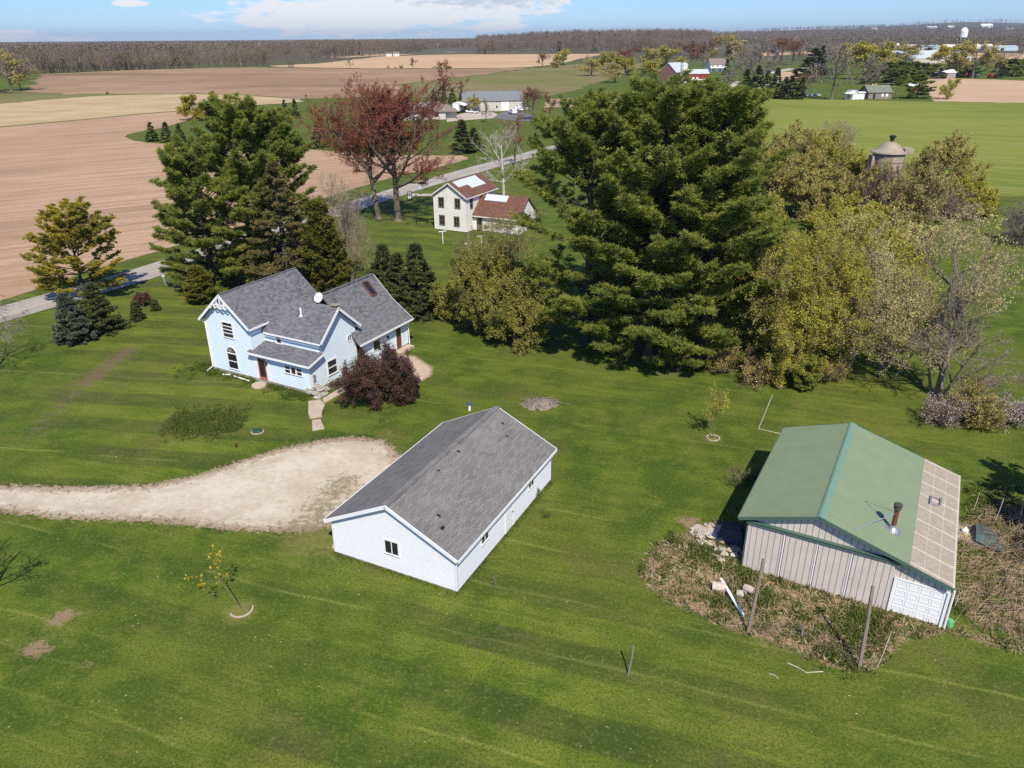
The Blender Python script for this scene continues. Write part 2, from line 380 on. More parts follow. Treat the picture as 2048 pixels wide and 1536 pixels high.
def ground_mat():
    m, t, b = new_mat('lawn_and_land'); P = t.pos(); col, h = grass_color(t, P)
    x, y, z = t.xyz(P)
    far = t.step(t.m('SQRT', t.m('ADD', t.m('POWER', x, 2.), t.m('POWER', y, 2.))), 700., 1300.)
    nf = t.noise(P, .004, 4., .6); nf2 = t.noise(P, .05, 3., .6)
    fc = t.mix(t.step(nf, .42, .6), t.mix(nf2, (.085, .075, .055), (.13, .11, .08)), (.075, .085, .04))
    t.put(b.inputs['Base Color'], t.mix(far, col, fc)); b.inputs['Roughness'].default_value = .95; b.inputs['Specular IOR Level'].default_value = .1
    t.put(b.inputs['Normal'], t.bump(h, .55, .06)); return m
def gravel_mat(name, ca, cb, amp=1.3, wheel=False):
    m, t, b = new_mat(name); P = t.pos(); gc, h = grass_color(t, P)
    n = t.noise(P, 2.2, 6., .7); n2 = t.noise(P, 14., 4., .75); n3 = t.noise(P, .35, 3., .6)
    g = t.mix(t.step(t.m('ADD', t.m('MULTIPLY', n, .5), t.m('MULTIPLY', n3, .5)), .38, .62), ca, cb)
    g = t.mix(t.m('MULTIPLY', t.step(n2, .50, .64), .5), g, tuple(c*.55 for c in ca))
    e = t.m('ADD', t.attr('edge'), t.m('MULTIPLY', t.m('SUBTRACT', t.m('ADD', t.m('MULTIPLY', n, .5), t.m('MULTIPLY', t.noise(P, 5., 4., .7), .5)), .5), amp*3))
    ed = t.attr('edge'); rut = t.m('SUBTRACT', t.step(ed, .7, 1.1), t.step(ed, 1.35, 1.75)); g = t.mix(t.m('MULTIPLY', t.m('MULTIPLY', rut, t.step(t.noise(P, .5, 3.), .4, .6)), .35), g, tuple(c*.72 for c in ca))
    dirt = t.mix(t.noise(P, 7., 3.), (.16, .10, .055), (.36, .26, .17))
    g = t.mix(t.m('MULTIPLY', t.m('SUBTRACT', 1., t.step(e, .1, amp)), .8), g, dirt)
    wn = t.step(t.m('ADD', t.attr('weedy'), t.m('MULTIPLY', t.m('SUBTRACT', n, .5), 2.4)), .5, .9)
    g = t.mix(t.m('MULTIPLY', wn, .8), g, t.mix(t.noise(P, 9., 3.), (.30, .22, .13), (.10, .10, .03)))
    t.put(b.inputs['Base Color'], t.mix(t.step(e, -.12, .06), gc, g)); b.inputs['Roughness'].default_value = .95; b.inputs['Specular IOR Level'].default_value = .1
    t.put(b.inputs['Normal'], t.bump(t.m('ADD', t.m('MULTIPLY', n2, .6), n), .45, .05)); return m
def field_mat(name, ca, cb, ang, width, lines=.35, dark=None, nscale=.02, damp=.25, stretch=True):
    m, t, b = new_mat(name); P = t.pos(); x, y, z = t.xyz(P); a = math.radians(ang)
    al = t.m('ADD', t.m('MULTIPLY', x, math.cos(a)), t.m('MULTIPLY', y, math.sin(a)))
    ac = t.m('ADD', t.m('MULTIPLY', x, -math.sin(a)), t.m('MULTIPLY', y, math.cos(a)))
    sv = t.comb(t.m('MULTIPLY', al, .02), t.m('DIVIDE', ac, width), 0.)
    st = t.noise(sv, 1., 4., .7); st2 = t.noise(t.comb(t.m('MULTIPLY', al, .12), t.m('DIVIDE', ac, width*.35), 0.), 1., 3., .7)
    n = t.noise(P, nscale, 4., .6); nf = t.noise(P, 1.6, 4., .75)
    col = t.mix(t.step(n, .35, .65), ca, cb)
    d = dark or tuple(c*.62 for c in ca)
    col = t.mix(t.m('MULTIPLY', t.step(st, .48, .60), lines), col, d)
    col = t.mix(t.m('MULTIPLY', t.step(st2, .50, .60), lines*.7), col, d)
    bv = t.comb(t.m('MULTIPLY', al, nscale*.35), t.m('MULTIPLY', ac, nscale*1.6), 3.) if stretch else P
    col = t.mix(t.m('MULTIPLY', t.step(t.noise(bv, 1., 3., .55), .55, .68), damp), col, tuple(c*.5 for c in ca))
    col = t.mix(t.m('MULTIPLY', t.step(nf, .48, .62), .4), col, tuple(c*.68 for c in ca))
    t.put(b.inputs['Base Color'], col); b.inputs['Roughness'].default_value = 1.; b.inputs['Specular IOR Level'].default_value = .05
    t.put(b.inputs['Normal'], t.bump(t.m('ADD', st2, nf), .5, .12)); return m
M['ground'] = ground_mat()
M['gravel'] = gravel_mat('driveway_gravel', (.49, .41, .30), (.63, .55, .43), 1.0)
M['patio'] = gravel_mat('patio_gravel', (.46, .34, .25), (.58, .45, .34), .35)
M['plough'] = field_mat('ploughed_soil', (.43, .28, .18), (.50, .345, .23), 31., 1.5, .6, None, .02, .55)
M['plough_far'] = field_mat('ploughed_soil_far', (.30, .195, .115), (.41, .275, .175), 8., 9., .35, (.17, .11, .075), .008, .6)
M['stubble'] = field_mat('dry_grass_field', (.46, .34, .19), (.55, .42, .26), 25., 2., .4, (.28, .22, .10), .05)
M['tan_field'] = field_mat('tan_stubble_field', (.52, .35, .20), (.58, .41, .26), 5., 10., .35, (.38, .25, .14), .006)
M['tan_field_right'] = field_mat('tan_soil_field', (.50, .345, .22), (.56, .40, .265), -10., 5., .3, (.36, .25, .15), .01)
M['fallow'] = field_mat('fallow_green', (.21, .18, .085), (.15, .165, .05), 12., 8., .35, (.27, .22, .12), .012)
M['wheat'] = field_mat('winter_wheat', (.150, .190, .030), (.205, .238, .042), -26., 2.5, .5, (.31, .29, .10), .012, .16)
M['ditch'] = simple('ditch_growth', (.10, .09, .045), 1, .3, .2)
M['road'] = field_mat('worn_asphalt', (.39, .35, .30), (.46, .42, .365), 62., .8, .4, (.22, .20, .19), .15, .2)
M['drive_grey'] = field_mat('dark_asphalt', (.16, .16, .16), (.20, .20, .20), 10., 2., .2)
M['drive_tan'] = field_mat('concrete_drive', (.48, .42, .34), (.54, .48, .39), 10., 2., .2)
def translucent_panel():
    m, t, b = new_mat('tan_fibreglass_panel'); p = t.obj(); x, y, z = t.xyz(p)
    n = t.noise(p, 7., 4., .7); n2 = t.noise(t.comb(t.m('MULTIPLY', x, .6), t.m('MULTIPLY', y, 5.), 0.), 3., 3.)
    t.put(b.inputs['Base Color'], t.mix(t.step(t.m('ADD', t.m('MULTIPLY', n, .5), t.m('MULTIPLY', n2, .5)), .35, .65), (.30, .25, .175), (.42, .36, .27)))
    b.inputs['Roughness'].default_value = .6; return m
M['panel'] = translucent_panel()
M['panel_lap'] = simple('pale_panel_lap', (.55, .50, .42), .6, .15)
def hill_mat():
    m, t, b = new_mat('far_hills'); P = t.pos(); n = t.noise(P, .0016, 4., .6); n2 = t.noise(P, .006, 4., .6)
    c = t.mix(t.step(n, .42, .58), (.085, .075, .055), (.10, .11, .055)); c = t.mix(t.step(n2, .62, .7), c, (.22, .20, .11))
    t.put(b.inputs['Base Color'], c); b.inputs['Roughness'].default_value = 1; return m
M['hill'] = hill_mat()

# ------------------------------------------------------------------ foliage generators (numpy)
def unit(v): return v/np.maximum(np.linalg.norm(v, axis=-1, keepdims=True), 1e-9)
def perp(d, rng):
    r = rng.normal(size=d.shape); return unit(r-d*np.sum(r*d, -1, keepdims=True))
def tubes(A, B, ra, rb, k):
    d = unit(B-A); ref = np.where(np.abs(d[:, 2:3]) > .9, np.array([[1., 0, 0]]), np.array([[0, 0, 1.]]))
    u = unit(np.cross(d, ref)); v = np.cross(d, u); n = len(A)
    a = 2*np.pi*np.arange(k)/k; ring = np.cos(a)[None, :, None]*u[:, None]+np.sin(a)[None, :, None]*v[:, None]
    V = np.concatenate([A[:, None]+ring*np.asarray(ra)[:, None, None], B[:, None]+ring*np.asarray(rb)[:, None, None]], 1)
    j = np.arange(k); f = np.stack([j, (j+1) % k, k+(j+1) % k, k+j], 1)
    F = (np.arange(n)[:, None, None]*2*k+f[None]).reshape(-1, 4)
    return V.reshape(-1, 3), F
def spikes(A, B, w, rng):
    s = perp(unit(B-A), rng)*(np.asarray(w)[:, None]); V = np.stack([A-s, A+s, B], 1).reshape(-1, 3)
    return V, np.arange(len(V)).reshape(-1, 3)
def kites(C, D, ln, w, rng):
    """leaf / needle blades: base C, direction D"""
    s = perp(D, rng)*(w[:, None]/2); m = C+D*(ln*.45)[:, None]
    V = np.stack([C, m+s, C+D*ln[:, None], m-s], 1).reshape(-1, 3)
    return V, np.arange(len(V)).reshape(-1, 4)
class Br:
    """set of curved branches"""
    def __init__(s, P, D, B, Ln, R0, R1): s.P, s.D, s.B, s.L, s.R0, s.R1 = P, D, B, Ln, R0, R1
    def at(s, i, q): return s.P[i]+s.L[i][:, None]*(s.D[i]*q[:, None]+s.B[i]*(q*q)[:, None])
    def tan(s, i, q): return unit(s.D[i]+2*s.B[i]*q[:, None])
    def rad(s, i, q): return s.R0[i]+(s.R1[i]-s.R0[i])*q
    def child(s, rng, n, smin, ang, ratio, trop, bend, rr=.6, smax=1., low=0.):
        N = len(s.P); i = np.repeat(np.arange(N), n)
        q = (smin+(smax-smin)*(np.tile(np.arange(n), N)+rng.uniform(.1, .9, N*n))/n)
        T = s.tan(i, q); a = np.radians(rng.uniform(ang[0], ang[1], N*n)+low*(1-q)); pr = perp(T, rng)
        D = unit(T*np.cos(a)[:, None]+pr*np.sin(a)[:, None]); D[:, 2] += trop*.4; D = unit(D)
        Ln = s.L[i]*ratio*(1.15-.55*q)*rng.uniform(.65, 1.25, N*n)
        B = rng.normal(size=(N*n, 3))*bend; B[:, 2] += trop
        R0 = np.maximum(s.rad(i, q)*rr, .004)
        return Br(s.at(i, q), D, B, Ln, R0, R0*.45)
    def seg(s, m):
        N = len(s.P); i = np.repeat(np.arange(N), m); k = np.tile(np.arange(m), N)
        return s.at(i, k/m), s.at(i, (k+1)/m), s.rad(i, k/m), s.rad(i, (k+1)/m)

def deciduous(rng, H, W, counts=(7, 6, 5, 4), stems=1, lean=(0, 0), fork=.28, trop=.12, spread=(28, 62), r0=None, droop=0., bend=.12,
              leaf=None, per=4, size=(.10, .18), twig_w=.012, lvls=3, low=28, scatter=.10, stem_ang=(15, 45), lead=.75, r_twig=None):
    """returns (trunk Geo, crown Geo): tapered trunk and limbs, fine twigs and small leaf faces"""
    r0 = r0 or H*.022
    if stems == 1:
        P = np.zeros((1, 3)); D = unit(np.array([[lean[0], lean[1], 1.]])); B = np.array([[lean[0]*.3, lean[1]*.3, 0]])+rng.normal(size=(1, 3))*.04
        Ln = np.array([H*lead]); R = np.array([r0])
    else:
        a = rng.uniform(0, 2*np.pi, stems); e = np.radians(rng.uniform(stem_ang[0], stem_ang[1], stems)); q = rng.uniform(.1, 1, stems)**.5
        P = np.stack([np.cos(a)*q*W*.10, np.sin(a)*q*W*.10, np.zeros(stems)], 1)
        D = unit(np.stack([np.cos(a)*np.sin(e)+lean[0], np.sin(a)*np.sin(e)+lean[1], np.cos(e)], 1)); B = rng.normal(size=(stems, 3))*.08; B[:, 2] += trop*.5
        Ln = H*lead*rng.uniform(.6, 1.05, stems); R = r0*rng.uniform(.5, 1., stems)
    lv = [Br(P, D, B, Ln, R, R*.35)]
    for j, n in enumerate(counts):
        last = j >= len(counts)-2
        lv.append(lv[-1].child(rng, n, fork if j == 0 else .25, spread if j == 0 else (25, 60), (.62, .6, .58, .6, .6)[j],
                               (-droop if last and droop else trop), bend+.03*j, low=(low if j == 0 else 0)))
    tips = lv[-1]; ii = np.arange(len(tips.P)); E = tips.at(ii, np.ones(len(ii)))
    zc = np.percentile(E[:, 2], 99.3); cx, cy = (np.percentile(E[:, 0], 50), np.percentile(E[:, 1], 50))
    wx = np.percentile(np.hypot(E[:, 0]-cx, E[:, 1]-cy), 93)*2
    sc = np.array([W/wx, W/wx, H/zc]); tr, cr = Geo(), Geo()
    ntr = 3 if len(counts) >= 4 else 2
    for j, b in enumerate(lv):
        for b_ in (b,):
            k = (9, 6, 4, 3)[min(j, 3)]; ms = (5, 4, 3, 2, 1, 1)[j]
            A, Bq, ra, rb = b_.seg(ms)
            if j < ntr:
                V, F = tubes(A*sc, Bq*sc, ra, rb, k); tr.add(V, F, 0)
            elif j == ntr and len(counts) >= 4:
                V, F = tubes(A*sc, Bq*sc, np.maximum(ra, twig_w), np.maximum(rb, twig_w*.8), 3); cr.add(V, F, 0)
            else:
                V, F = spikes(A*sc, Bq*sc, np.full(len(A), twig_w), rng); cr.add(V, F, 0)
    # root flare
    if stems == 1:
        V, F = tubes(np.array([[0, 0, -.1]]), np.array([[0, 0, H*.03]]), [r0*1.5], [r0], 9); tr.add(V, F, 0)
    if leaf and per:
        for b in (lv[-1], lv[-2], lv[-3])[:lvls]:
            n = len(b.P); k = per if b is lv[-1] else per if b is lv[-2] else per+2; i = np.repeat(np.arange(n), k); q = rng.uniform(.15, 1, n*k)
            C = b.at(i, q)*sc+rng.normal(size=(n*k, 3))*scatter; D = unit(rng.normal(size=(n*k, 3))+np.array([0, 0, .25]))
            ln = rng.uniform(size[0], size[1], n*k); V, F = kites(C, D, ln, ln*.75, rng); cr.add(V, F, 1)
    return tr, cr

def conifer(rng, H, R, base=.06, env='pine', step=.75, per=5, up=(5, 25), bend=.10, sec=7, sec_len=.34, tuft=4, blades=14, bl=(.22, .42), bw=.06,
            r0=None, jit=.35, flat=.35, tip_up=.5, gaps=0., lean=(0, 0)):
    r0 = r0 or H*.018
    zs = []; z = H*base
    while z < H*.985:
        k = max(3, int(per*rng.uniform(.7, 1.3))); zs += [z+rng.uniform(-.3, .3)*step]*k
        z += step*rng.uniform(.75, 1.25)*(1 if z < H*.75 else .7)
    zs = np.array(zs); n = len(zs); tt = np.clip((zs/H-base)/(1-base), 0, 1)
    if env == 'pine':
        e = np.sqrt(np.clip(1-((tt-.36)/.68)**2, .06, 1))*(.94+.06*np.sin(tt*23))
    elif env == 'round':
        e = np.sqrt(np.clip(1-((tt-.38)/.64)**2, .03, 1))
    else:
        e = np.clip((1-tt)**.85, .03, 1)
    ph = rng.uniform(0, 2*np.pi, n); a = np.radians(rng.uniform(up[0], up[1], n)+tt*(42 if env != 'cone' else 8))
    if env == 'round': a += np.radians(30*tt)
    ln = R*e*rng.uniform(1-jit, 1.08, n)
    if gaps: ln *= np.where(rng.uniform(size=n) < gaps, .45, 1)
    D = np.stack([np.cos(ph)*np.cos(a), np.sin(ph)*np.cos(a), np.sin(a)], 1)
    B = rng.normal(size=(n, 3))*.06; B[:, 2] += bend
    P = np.stack([lean[0]*zs, lean[1]*zs, zs], 1)
    limb = Br(P, D, B, ln, np.clip(ln*.016, .012, .12), np.full(n, .008))
    tr, cr = Geo(), Geo()
    hs = np.linspace(0, .97, 7)*H; q = np.stack([lean[0]*hs, lean[1]*hs, hs], 1)
    V, F = tubes(q[:-1], q[1:], r0*(1-hs[:-1]/H*.9), r0*(1-hs[1:]/H*.9), 9); tr.add(V, F, 0)
    A, Bq, ra, rb = limb.seg(3); V, F = tubes(A, Bq, ra, rb, 4); tr.add(V, F, 0)
    # side sprays: alternate left and right of each limb, kept fairly flat
    cnt = np.maximum(3, np.round(sec*np.clip(ln/(R*.62), .3, 1.6)).astype(int)); i = np.repeat(np.arange(n), cnt); ns = len(i)
    within = np.arange(ns)-np.repeat(np.cumsum(cnt)-cnt, cnt); s = .15+.85*np.sqrt((within+rng.uniform(.1, .9, ns))/cnt[i])
    T = limb.tan(i, s); sd = unit(np.cross(T, np.array([0, 0, 1.])))*np.where(rng.uniform(size=ns) < .5, -1, 1)[:, None]
    ang = np.radians(rng.uniform(25, 65, ns)); D2 = unit(T*np.cos(ang)[:, None]+sd*np.sin(ang)[:, None]+np.array([0, 0, 1.])*(rng.normal(.10, 1., ns)*np.where(tt[i] > .6, .34, .16) if env in ('pine', 'round') else rng.uniform(-.1, .25, ns))[:, None])
    L2 = np.maximum(ln[i]*sec_len*(1.15-.75*s)*rng.uniform(.7, 1.3, ns), .25)
    spray = Br(limb.at(i, s), D2, np.array([[0, 0, bend]])*np.ones((ns, 1)), L2, np.full(ns, .014), np.full(ns, .006))
    V, F = spikes(spray.P, spray.at(np.arange(ns), np.ones(ns)), spray.R0, rng); cr.add(V, F, 0)
    # tufts
    def tufts(b, m, smin):
        N = len(b.P); i = np.repeat(np.arange(N), m); q = smin+(1-smin)*(np.tile(np.arange(m), N)+rng.uniform(.2, 1, N*m))/m
        C = b.at(i, q)+rng.normal(size=(N*m, 3))*.06; X = unit(b.tan(i, q)+np.array([0, 0, tip_up]))
        C = np.repeat(C, blades, 0); X = np.repeat(X, blades, 0); K = len(C)
        r = unit(rng.normal(size=(K, 3))); r[:, 2] *= (1-flat)
        Dd = unit(X*.75+r*.95); l = rng.uniform(bl[0], bl[1], K)
        return kites(C, Dd, l, np.full(K, bw)*rng.uniform(.7, 1.3, K), rng)
    V, F = tufts(spray, tuft, .25); cr.add(V, F, 1)
    V, F = tufts(limb, 3, .55); cr.add(V, F, 1)
    top = Br(np.array([[lean[0]*H*.9, lean[1]*H*.9, H*.9]]), np.array([[0, 0, 1.]]), np.zeros((1, 3)), np.array([H*.1]), np.array([.02]), np.array([.01]))
    V, F = tufts(top, 6, .1); cr.add(V, F, 1)
    # fit height and spread
    zm = max(v[:, 2].max() for v in cr.V); rm = np.percentile(np.concatenate([np.hypot(v[:, 0]-lean[0]*v[:, 2], v[:, 1]-lean[1]*v[:, 2]) for v in cr.V]), 98.5); f = np.array([R/rm, R/rm, H/zm])
    for g_ in (tr, cr): g_.V = [(v*f).astype(np.float32) for v in g_.V]
    return tr, cr

# kind -> builder(rng, H, W) -> (trunk Geo, crown Geo, trunk material, twig material, leaf material)
def K_pine(rng, H, W, leaf='pine', **k):
    a = dict(step=1.05, per=8, sec=10, tuft=4, blades=22, bw=.062, bl=(.28, .55), sec_len=.27, jit=.42, flat=.15, tip_up=.6, bend=.13, up=(0, 16)); a.update(k)
    return (*conifer(rng, H, W/2, **a), 'bark_dark', 'bark_dark', leaf)
def K_spruce(rng, H, W, leaf='spruce', **k):
    a = dict(base=.015, env='cone', step=max(.28, H*.045), per=9, up=(-14, 4), bend=.13, sec=7, sec_len=.36, tuft=4, blades=9,
             bl=(.14, .28), bw=.075, jit=.22, tip_up=.25, flat=.55)
    a.update(k); return (*conifer(rng, H, W/2, **a), 'bark_dark', 'bark_dark', leaf)
def K_dec(rng, H, W, bark='bark', twig='twig_grey', leaf='bud', **k):
    return (*deciduous(rng, H, W, leaf=leaf, **k), bark, twig, leaf)
KINDS = dict(
    pine=lambda r, H, W, **k: K_pine(r, H, W, **k),
    spruce=lambda r, H, W, **k: K_spruce(r, H, W, **k),
    cedar=lambda r, H, W, **k: K_spruce(r, H, W, **{**dict(leaf='cedar', env='round', up=(20, 50), bend=.25, jit=.3, blades=10, tip_up=.8, flat=.1), **k}),
    bare=lambda r, H, W, **k: K_dec(r, H, W, **{**dict(counts=(8, 6, 5, 4), leaf=None, twig_w=.016), **k}),
    bud=lambda r, H, W, **k: K_dec(r, H, W, **{**dict(counts=(8, 6, 5, 4), leaf='bud', per=6, size=(.12, .24), twig_w=.014), **k}),
    shrub=lambda r, H, W, **k: K_dec(r, H, W, **{**dict(counts=(5, 5, 4, 3), stems=10, leaf='bud', per=6, size=(.10, .2), fork=.15, lead=.8, r0=.06, twig_w=.012), **k}),
)
# coarse kinds for trees hundreds of metres away (shared meshes, scaled)
FARK = dict(
    bare=lambda r: K_dec(r, 14, 11, counts=(10, 9, 10), leaf=None, twig_w=.085, twig='twig_grey'),
    brown=lambda r: K_dec(r, 14, 11, counts=(10, 9, 10), leaf='rust_bud', per=2, size=(.2, .4), twig_w=.08, twig='twig_brown'),
    bud=lambda r: K_dec(r, 12, 11, counts=(9, 8, 7), fork=.15, leaf='bud', per=9, size=(.3, .6), twig_w=.04, scatter=.3),
    olive=lambda r: K_dec(r, 14, 12, counts=(9, 8, 8), fork=.18, leaf='olive', per=7, size=(.3, .6), twig_w=.04, scatter=.3),
    yellow=lambda r: K_dec(r, 12, 11, counts=(9, 8, 7), fork=.15, leaf='yellow', per=9, size=(.3, .7), twig_w=.04, scatter=.3),
    willow=lambda r: K_dec(r, 11, 11, counts=(9, 8, 7), fork=.15, leaf='willow', per=10, size=(.3, .7), twig_w=.04, scatter=.3, droop=.5),
    spruce=lambda r: K_spruce(r, 10, 5, step=.7, per=7, sec=4, tuft=2, blades=9, bl=(.3, .55), bw=.2),
    pine=lambda r: K_pine(r, 12, 8, leaf='pine_dark', base=.05, step=1.2, per=6, sec=5, tuft=2, blades=10, bl=(.5, .8), bw=.22),
    bush=lambda r: K_dec(r, 4, 6, counts=(5, 5, 4), stems=9, leaf='olive', per=4, size=(.15, .35), twig_w=.04, fork=.1, r0=.06),
    greybush=lambda r: K_dec(r, 4, 6, counts=(5, 5, 4), stems=9, leaf=None, twig_w=.04, fork=.1, r0=.06, twig='twig_brown'),
)
FARS = dict(bare=(14, 11), brown=(14, 11), bud=(12, 11), olive=(14, 12), yellow=(12, 11), willow=(11, 11), spruce=(10, 5), pine=(12, 8), bush=(4, 6), greybush=(4, 6))
_far = {}
def far_mesh(kind, i):
    if (kind, i) not in _far:
        tr, cr, a, b, c = FARK[kind](np.random.default_rng(900+i*17+sum(map(ord, kind))))
        _far[(kind, i)] = (tr.mesh('trunk', [M[a]]), cr.mesh('crown', [M[b], L[c] if c else M[b]]))
    return _far[(kind, i)]
TREES = {}
_seed = [11]
def tree(name, cat, kind, foot, top_row, width, label, group=None, rot=None, far=False, **k):
    """foot: photo pixel of the foot, top_row: photo row of the highest twig, width: crown width in photo pixels"""
    p = G(*foot); H = top_z(p, foot[0], top_row); W = width*mpp(p)
    _seed[0] += 1; rng = np.random.default_rng(_seed[0])
    o = thing(name, label, cat, p, 0, group)
    if far:
        v = _seed[0] % 3; tm, cm = far_mesh(kind, v); h0, w0 = FARS[kind]
        o.rotation_euler[2] = rng.uniform(0, 6.28); o.scale = (W/w0, W/w0, H/h0)
        link('trunk', tm, o); link('crown', cm, o)
    else:
        tr, cr, a, b, c = KINDS[kind](rng, H, W, **k)
        if tr.n: tr.build('trunk' if kind != 'shrub' else 'stems', [M[a]], o)
        cr.build('crown' if kind != 'shrub' else 'foliage', [M[b], L[c] if c else M[b]], o)
    return o

# ------------------------------------------------------------------ ground, fields, roads
def pix(*pts): return np.array([G(*p) for p in pts])
def sdist(P, poly):
    """signed distance to a polygon, positive inside"""
    x, y = P[:, 0], P[:, 1]; ins = np.zeros(len(P), bool); dm = np.full(len(P), 1e9); n = len(poly)
    for i in range(n):
        a, b = poly[i], poly[(i+1) % n]
        c = (a[1] > y) != (b[1] > y)
        with np.errstate(divide='ignore', invalid='ignore'):
            ins ^= c & (x < (b[0]-a[0])*(y-a[1])/(b[1]-a[1])+a[0])
        e = b-a; s = np.clip(((P-a)@e)/max(e@e, 1e-9), 0, 1); dm = np.minimum(dm, np.linalg.norm(P-a-s[:, None]*e, axis=1))
    return np.where(ins, dm, -dm)
def ldist(P, line):
    dm = np.full(len(P), 1e9)
    for a, b in zip(line, line[1:]):
        e = b-a; s = np.clip(((P-a)@e)/max(e@e, 1e-9), 0, 1); dm = np.minimum(dm, np.linalg.norm(P-a-s[:, None]*e, axis=1))
    return dm
WEED = pix((1278, 1150), (1298, 1098), (1345, 1075), (1400, 1062), (1430, 1040), (1490, 1050), (1500, 1130), (1620, 1165), (1760, 1215), (1895, 1260), (1935, 1265), (2060, 1290), (2060, 1315),
           (1900, 1268), (1800, 1285), (1775, 1320), (1735, 1345), (1690, 1342), (1620, 1318), (1560, 1292), (1480, 1268), (1420, 1245), (1360, 1215), (1300, 1180))
BRUSH = pix((1915, 1050), (1990, 1010), (2120, 1030), (2200, 1290), (2040, 1285), (1915, 1230))
SHED_C = pix((1930, 960), (2090, 985), (2120, 1120), (1930, 1060))
def wear(P):
    z = np.zeros(len(P)); g = lambda px, py, rx, ry=None, a=0.: np.exp(-(((P[:, 0]-G(px, py)[0])/rx)**2+((P[:, 1]-G(px, py)[1])/(ry or rx))**2))
    dry = z.copy(); bare = z.copy(); soil = z.copy()
    for px, py, r, k in ((560, 1000, 5, .35), (640, 1075, 3.5, .8), (905, 1200, 2.2, .45), (1000, 1120, 1.6, .4), (1100, 985, 1.2, .4), (100, 1260, 3., .5), (330, 1230, 3, .35), (530, 1440, 2.2, .45), (250, 1180, 2.5, .3),
                         (1050, 690, 5, .55), (960, 650, 4, .6), (1600, 820, 5, .4), (1750, 830, 7, .45), (1480, 790, 4, .3), (1470, 850, 3, .25), (420, 640, 5, .35), (350, 660, 4, .3), (690, 800, 1.5, .4), (770, 870, 1.5, .6),
                         (550, 775, 1.6, .7), (900, 1020, 1.2, .3), (1680, 760, 5, .5), (1850, 700, 8, .3), (480, 1222, 1.1, 1.), (1426, 877, .9, .9), (940, 815, .5, .6), (460, 700, 4, .2), (1400, 1150, 2, .3), (480, 893, .4, .8),
                         (1130, 1200, 3, .25), (1980, 950, 5, .4), (1900, 880, 4, .4), (650, 1100, 1.4, .8), (1340, 930, 3, .2), (900, 940, 2, .3), (1550, 1380, 3, .15), (140, 880, 5, .25), (80, 960, 5, .3)):
        dry = np.maximum(dry, g(px, py, r)*k)
    for a, b, wd, k in (((258, 700), (175, 765), 1.3, 1.), ((175, 765), (75, 860), 1.4, .62), ((150, 750), (60, 790), 1.6, .35), ((260, 720), (230, 790), 1.2, .5), ((135, 845), (60, 880), 1.6, .5), ((200, 810), (270, 800), 1., .35)):
        bare = np.maximum(bare, np.exp(-(ldist(P, pix(a, b))/wd)**2)*k)
    for px, py, rx, ry, k in ((1380, 1045, .8, .8, 1.), (125, 1232, .75, .8, .95), (75, 1297, 1.0, .75, .9), (165, 1330, .7, .4, .55), (1310, 1110, .6, .8, .4), (1530, 1290, 1.2, .4, .35), (1050, 825, 1.4, .7, .2), (530, 775, 1.5, .55, .6), (600, 800, 1.3, .5, .5), (700, 775, 1.2, .5, .4),
                             (1960, 1255, 1.5, .8, .5), (438, 850, .6, .9, .75), (445, 868, .6, .5, .6), (410, 872, 1.0, .3, .45), (1020, 985, .3, .8, .45), (1085, 940, .3, .8, .4)):
        soil = np.maximum(soil, g(px, py, rx, ry)*k)
    d = sdist(P, WEED); dead = np.clip(.5+d*.7, 0, 1)
    dead = np.maximum(dead, np.clip(.35+sdist(P, BRUSH)*.5, 0, .8)); dead = np.maximum(dead, np.clip(.1+sdist(P, SHED_C)*.4, 0, .42))
    for px, py, rx, k in ((1500, 765, 2.2, .62), (1560, 768, 1.6, .6), (1010, 688, 1.5, .5), (1080, 692, 1.5, .5), (1900, 800, 2., .45), (1700, 745, 2, .45), (1330, 745, 3., .5), (1780, 760, 2, .4)):
        dead = np.maximum(dead, g(px, py, rx)*k)
    return dict(dry=dry, bare=bare, soil=soil, dead=dead)
def put_attrs(me, at):
    for k, v in at.items():
        a = me.attributes.new(k, 'FLOAT', 'POINT'); a.data.foreach_set('value', np.asarray(v, np.float32))
def grid_mesh(name, xs, ys, z, mat, extra=None, keep=None):
    X_, Y_ = np.meshgrid(xs, ys); P = np.stack([X_.ravel(), Y_.ravel()], 1); nx, ny = len(xs), len(ys)
    i = np.arange(nx-1)[None]+np.arange(ny-1)[:, None]*nx; F = np.stack([i, i+1, i+1+nx, i+nx], -1).reshape(-1, 4)
    at = wear(P); at.update(extra(P) if extra else {})
    if keep is not None:
        ok = keep(P, at); F = F[ok[F].any(1)]; used = np.unique(F); mp = np.zeros(len(P), int); mp[used] = np.arange(len(used)); F = mp[F]; P = P[used]; at = {k: v[used] for k, v in at.items()}
    g = Geo(); g.add(np.column_stack([P, np.full(len(P), z)]), F); me = g.mesh(name, [mat]); put_attrs(me, at)
    return link(name, me)
def spread(a, b, far):
    o = [b]; st = 2.
    while o[-1] < far: o.append(min(o[-1]+st, far)); st *= 1.35
    l = [a]; st = 2.
    while l[-1] > -far: l.append(max(l[-1]-st, -far)); st *= 1.35
    return np.array(l[::-1]+list(np.arange(a, b, .33)[1:])+o)
tag(grid_mesh('ground', spread(-58, 46, 16000), spread(14, 100, 16000), 0., M['ground']), kind='structure')

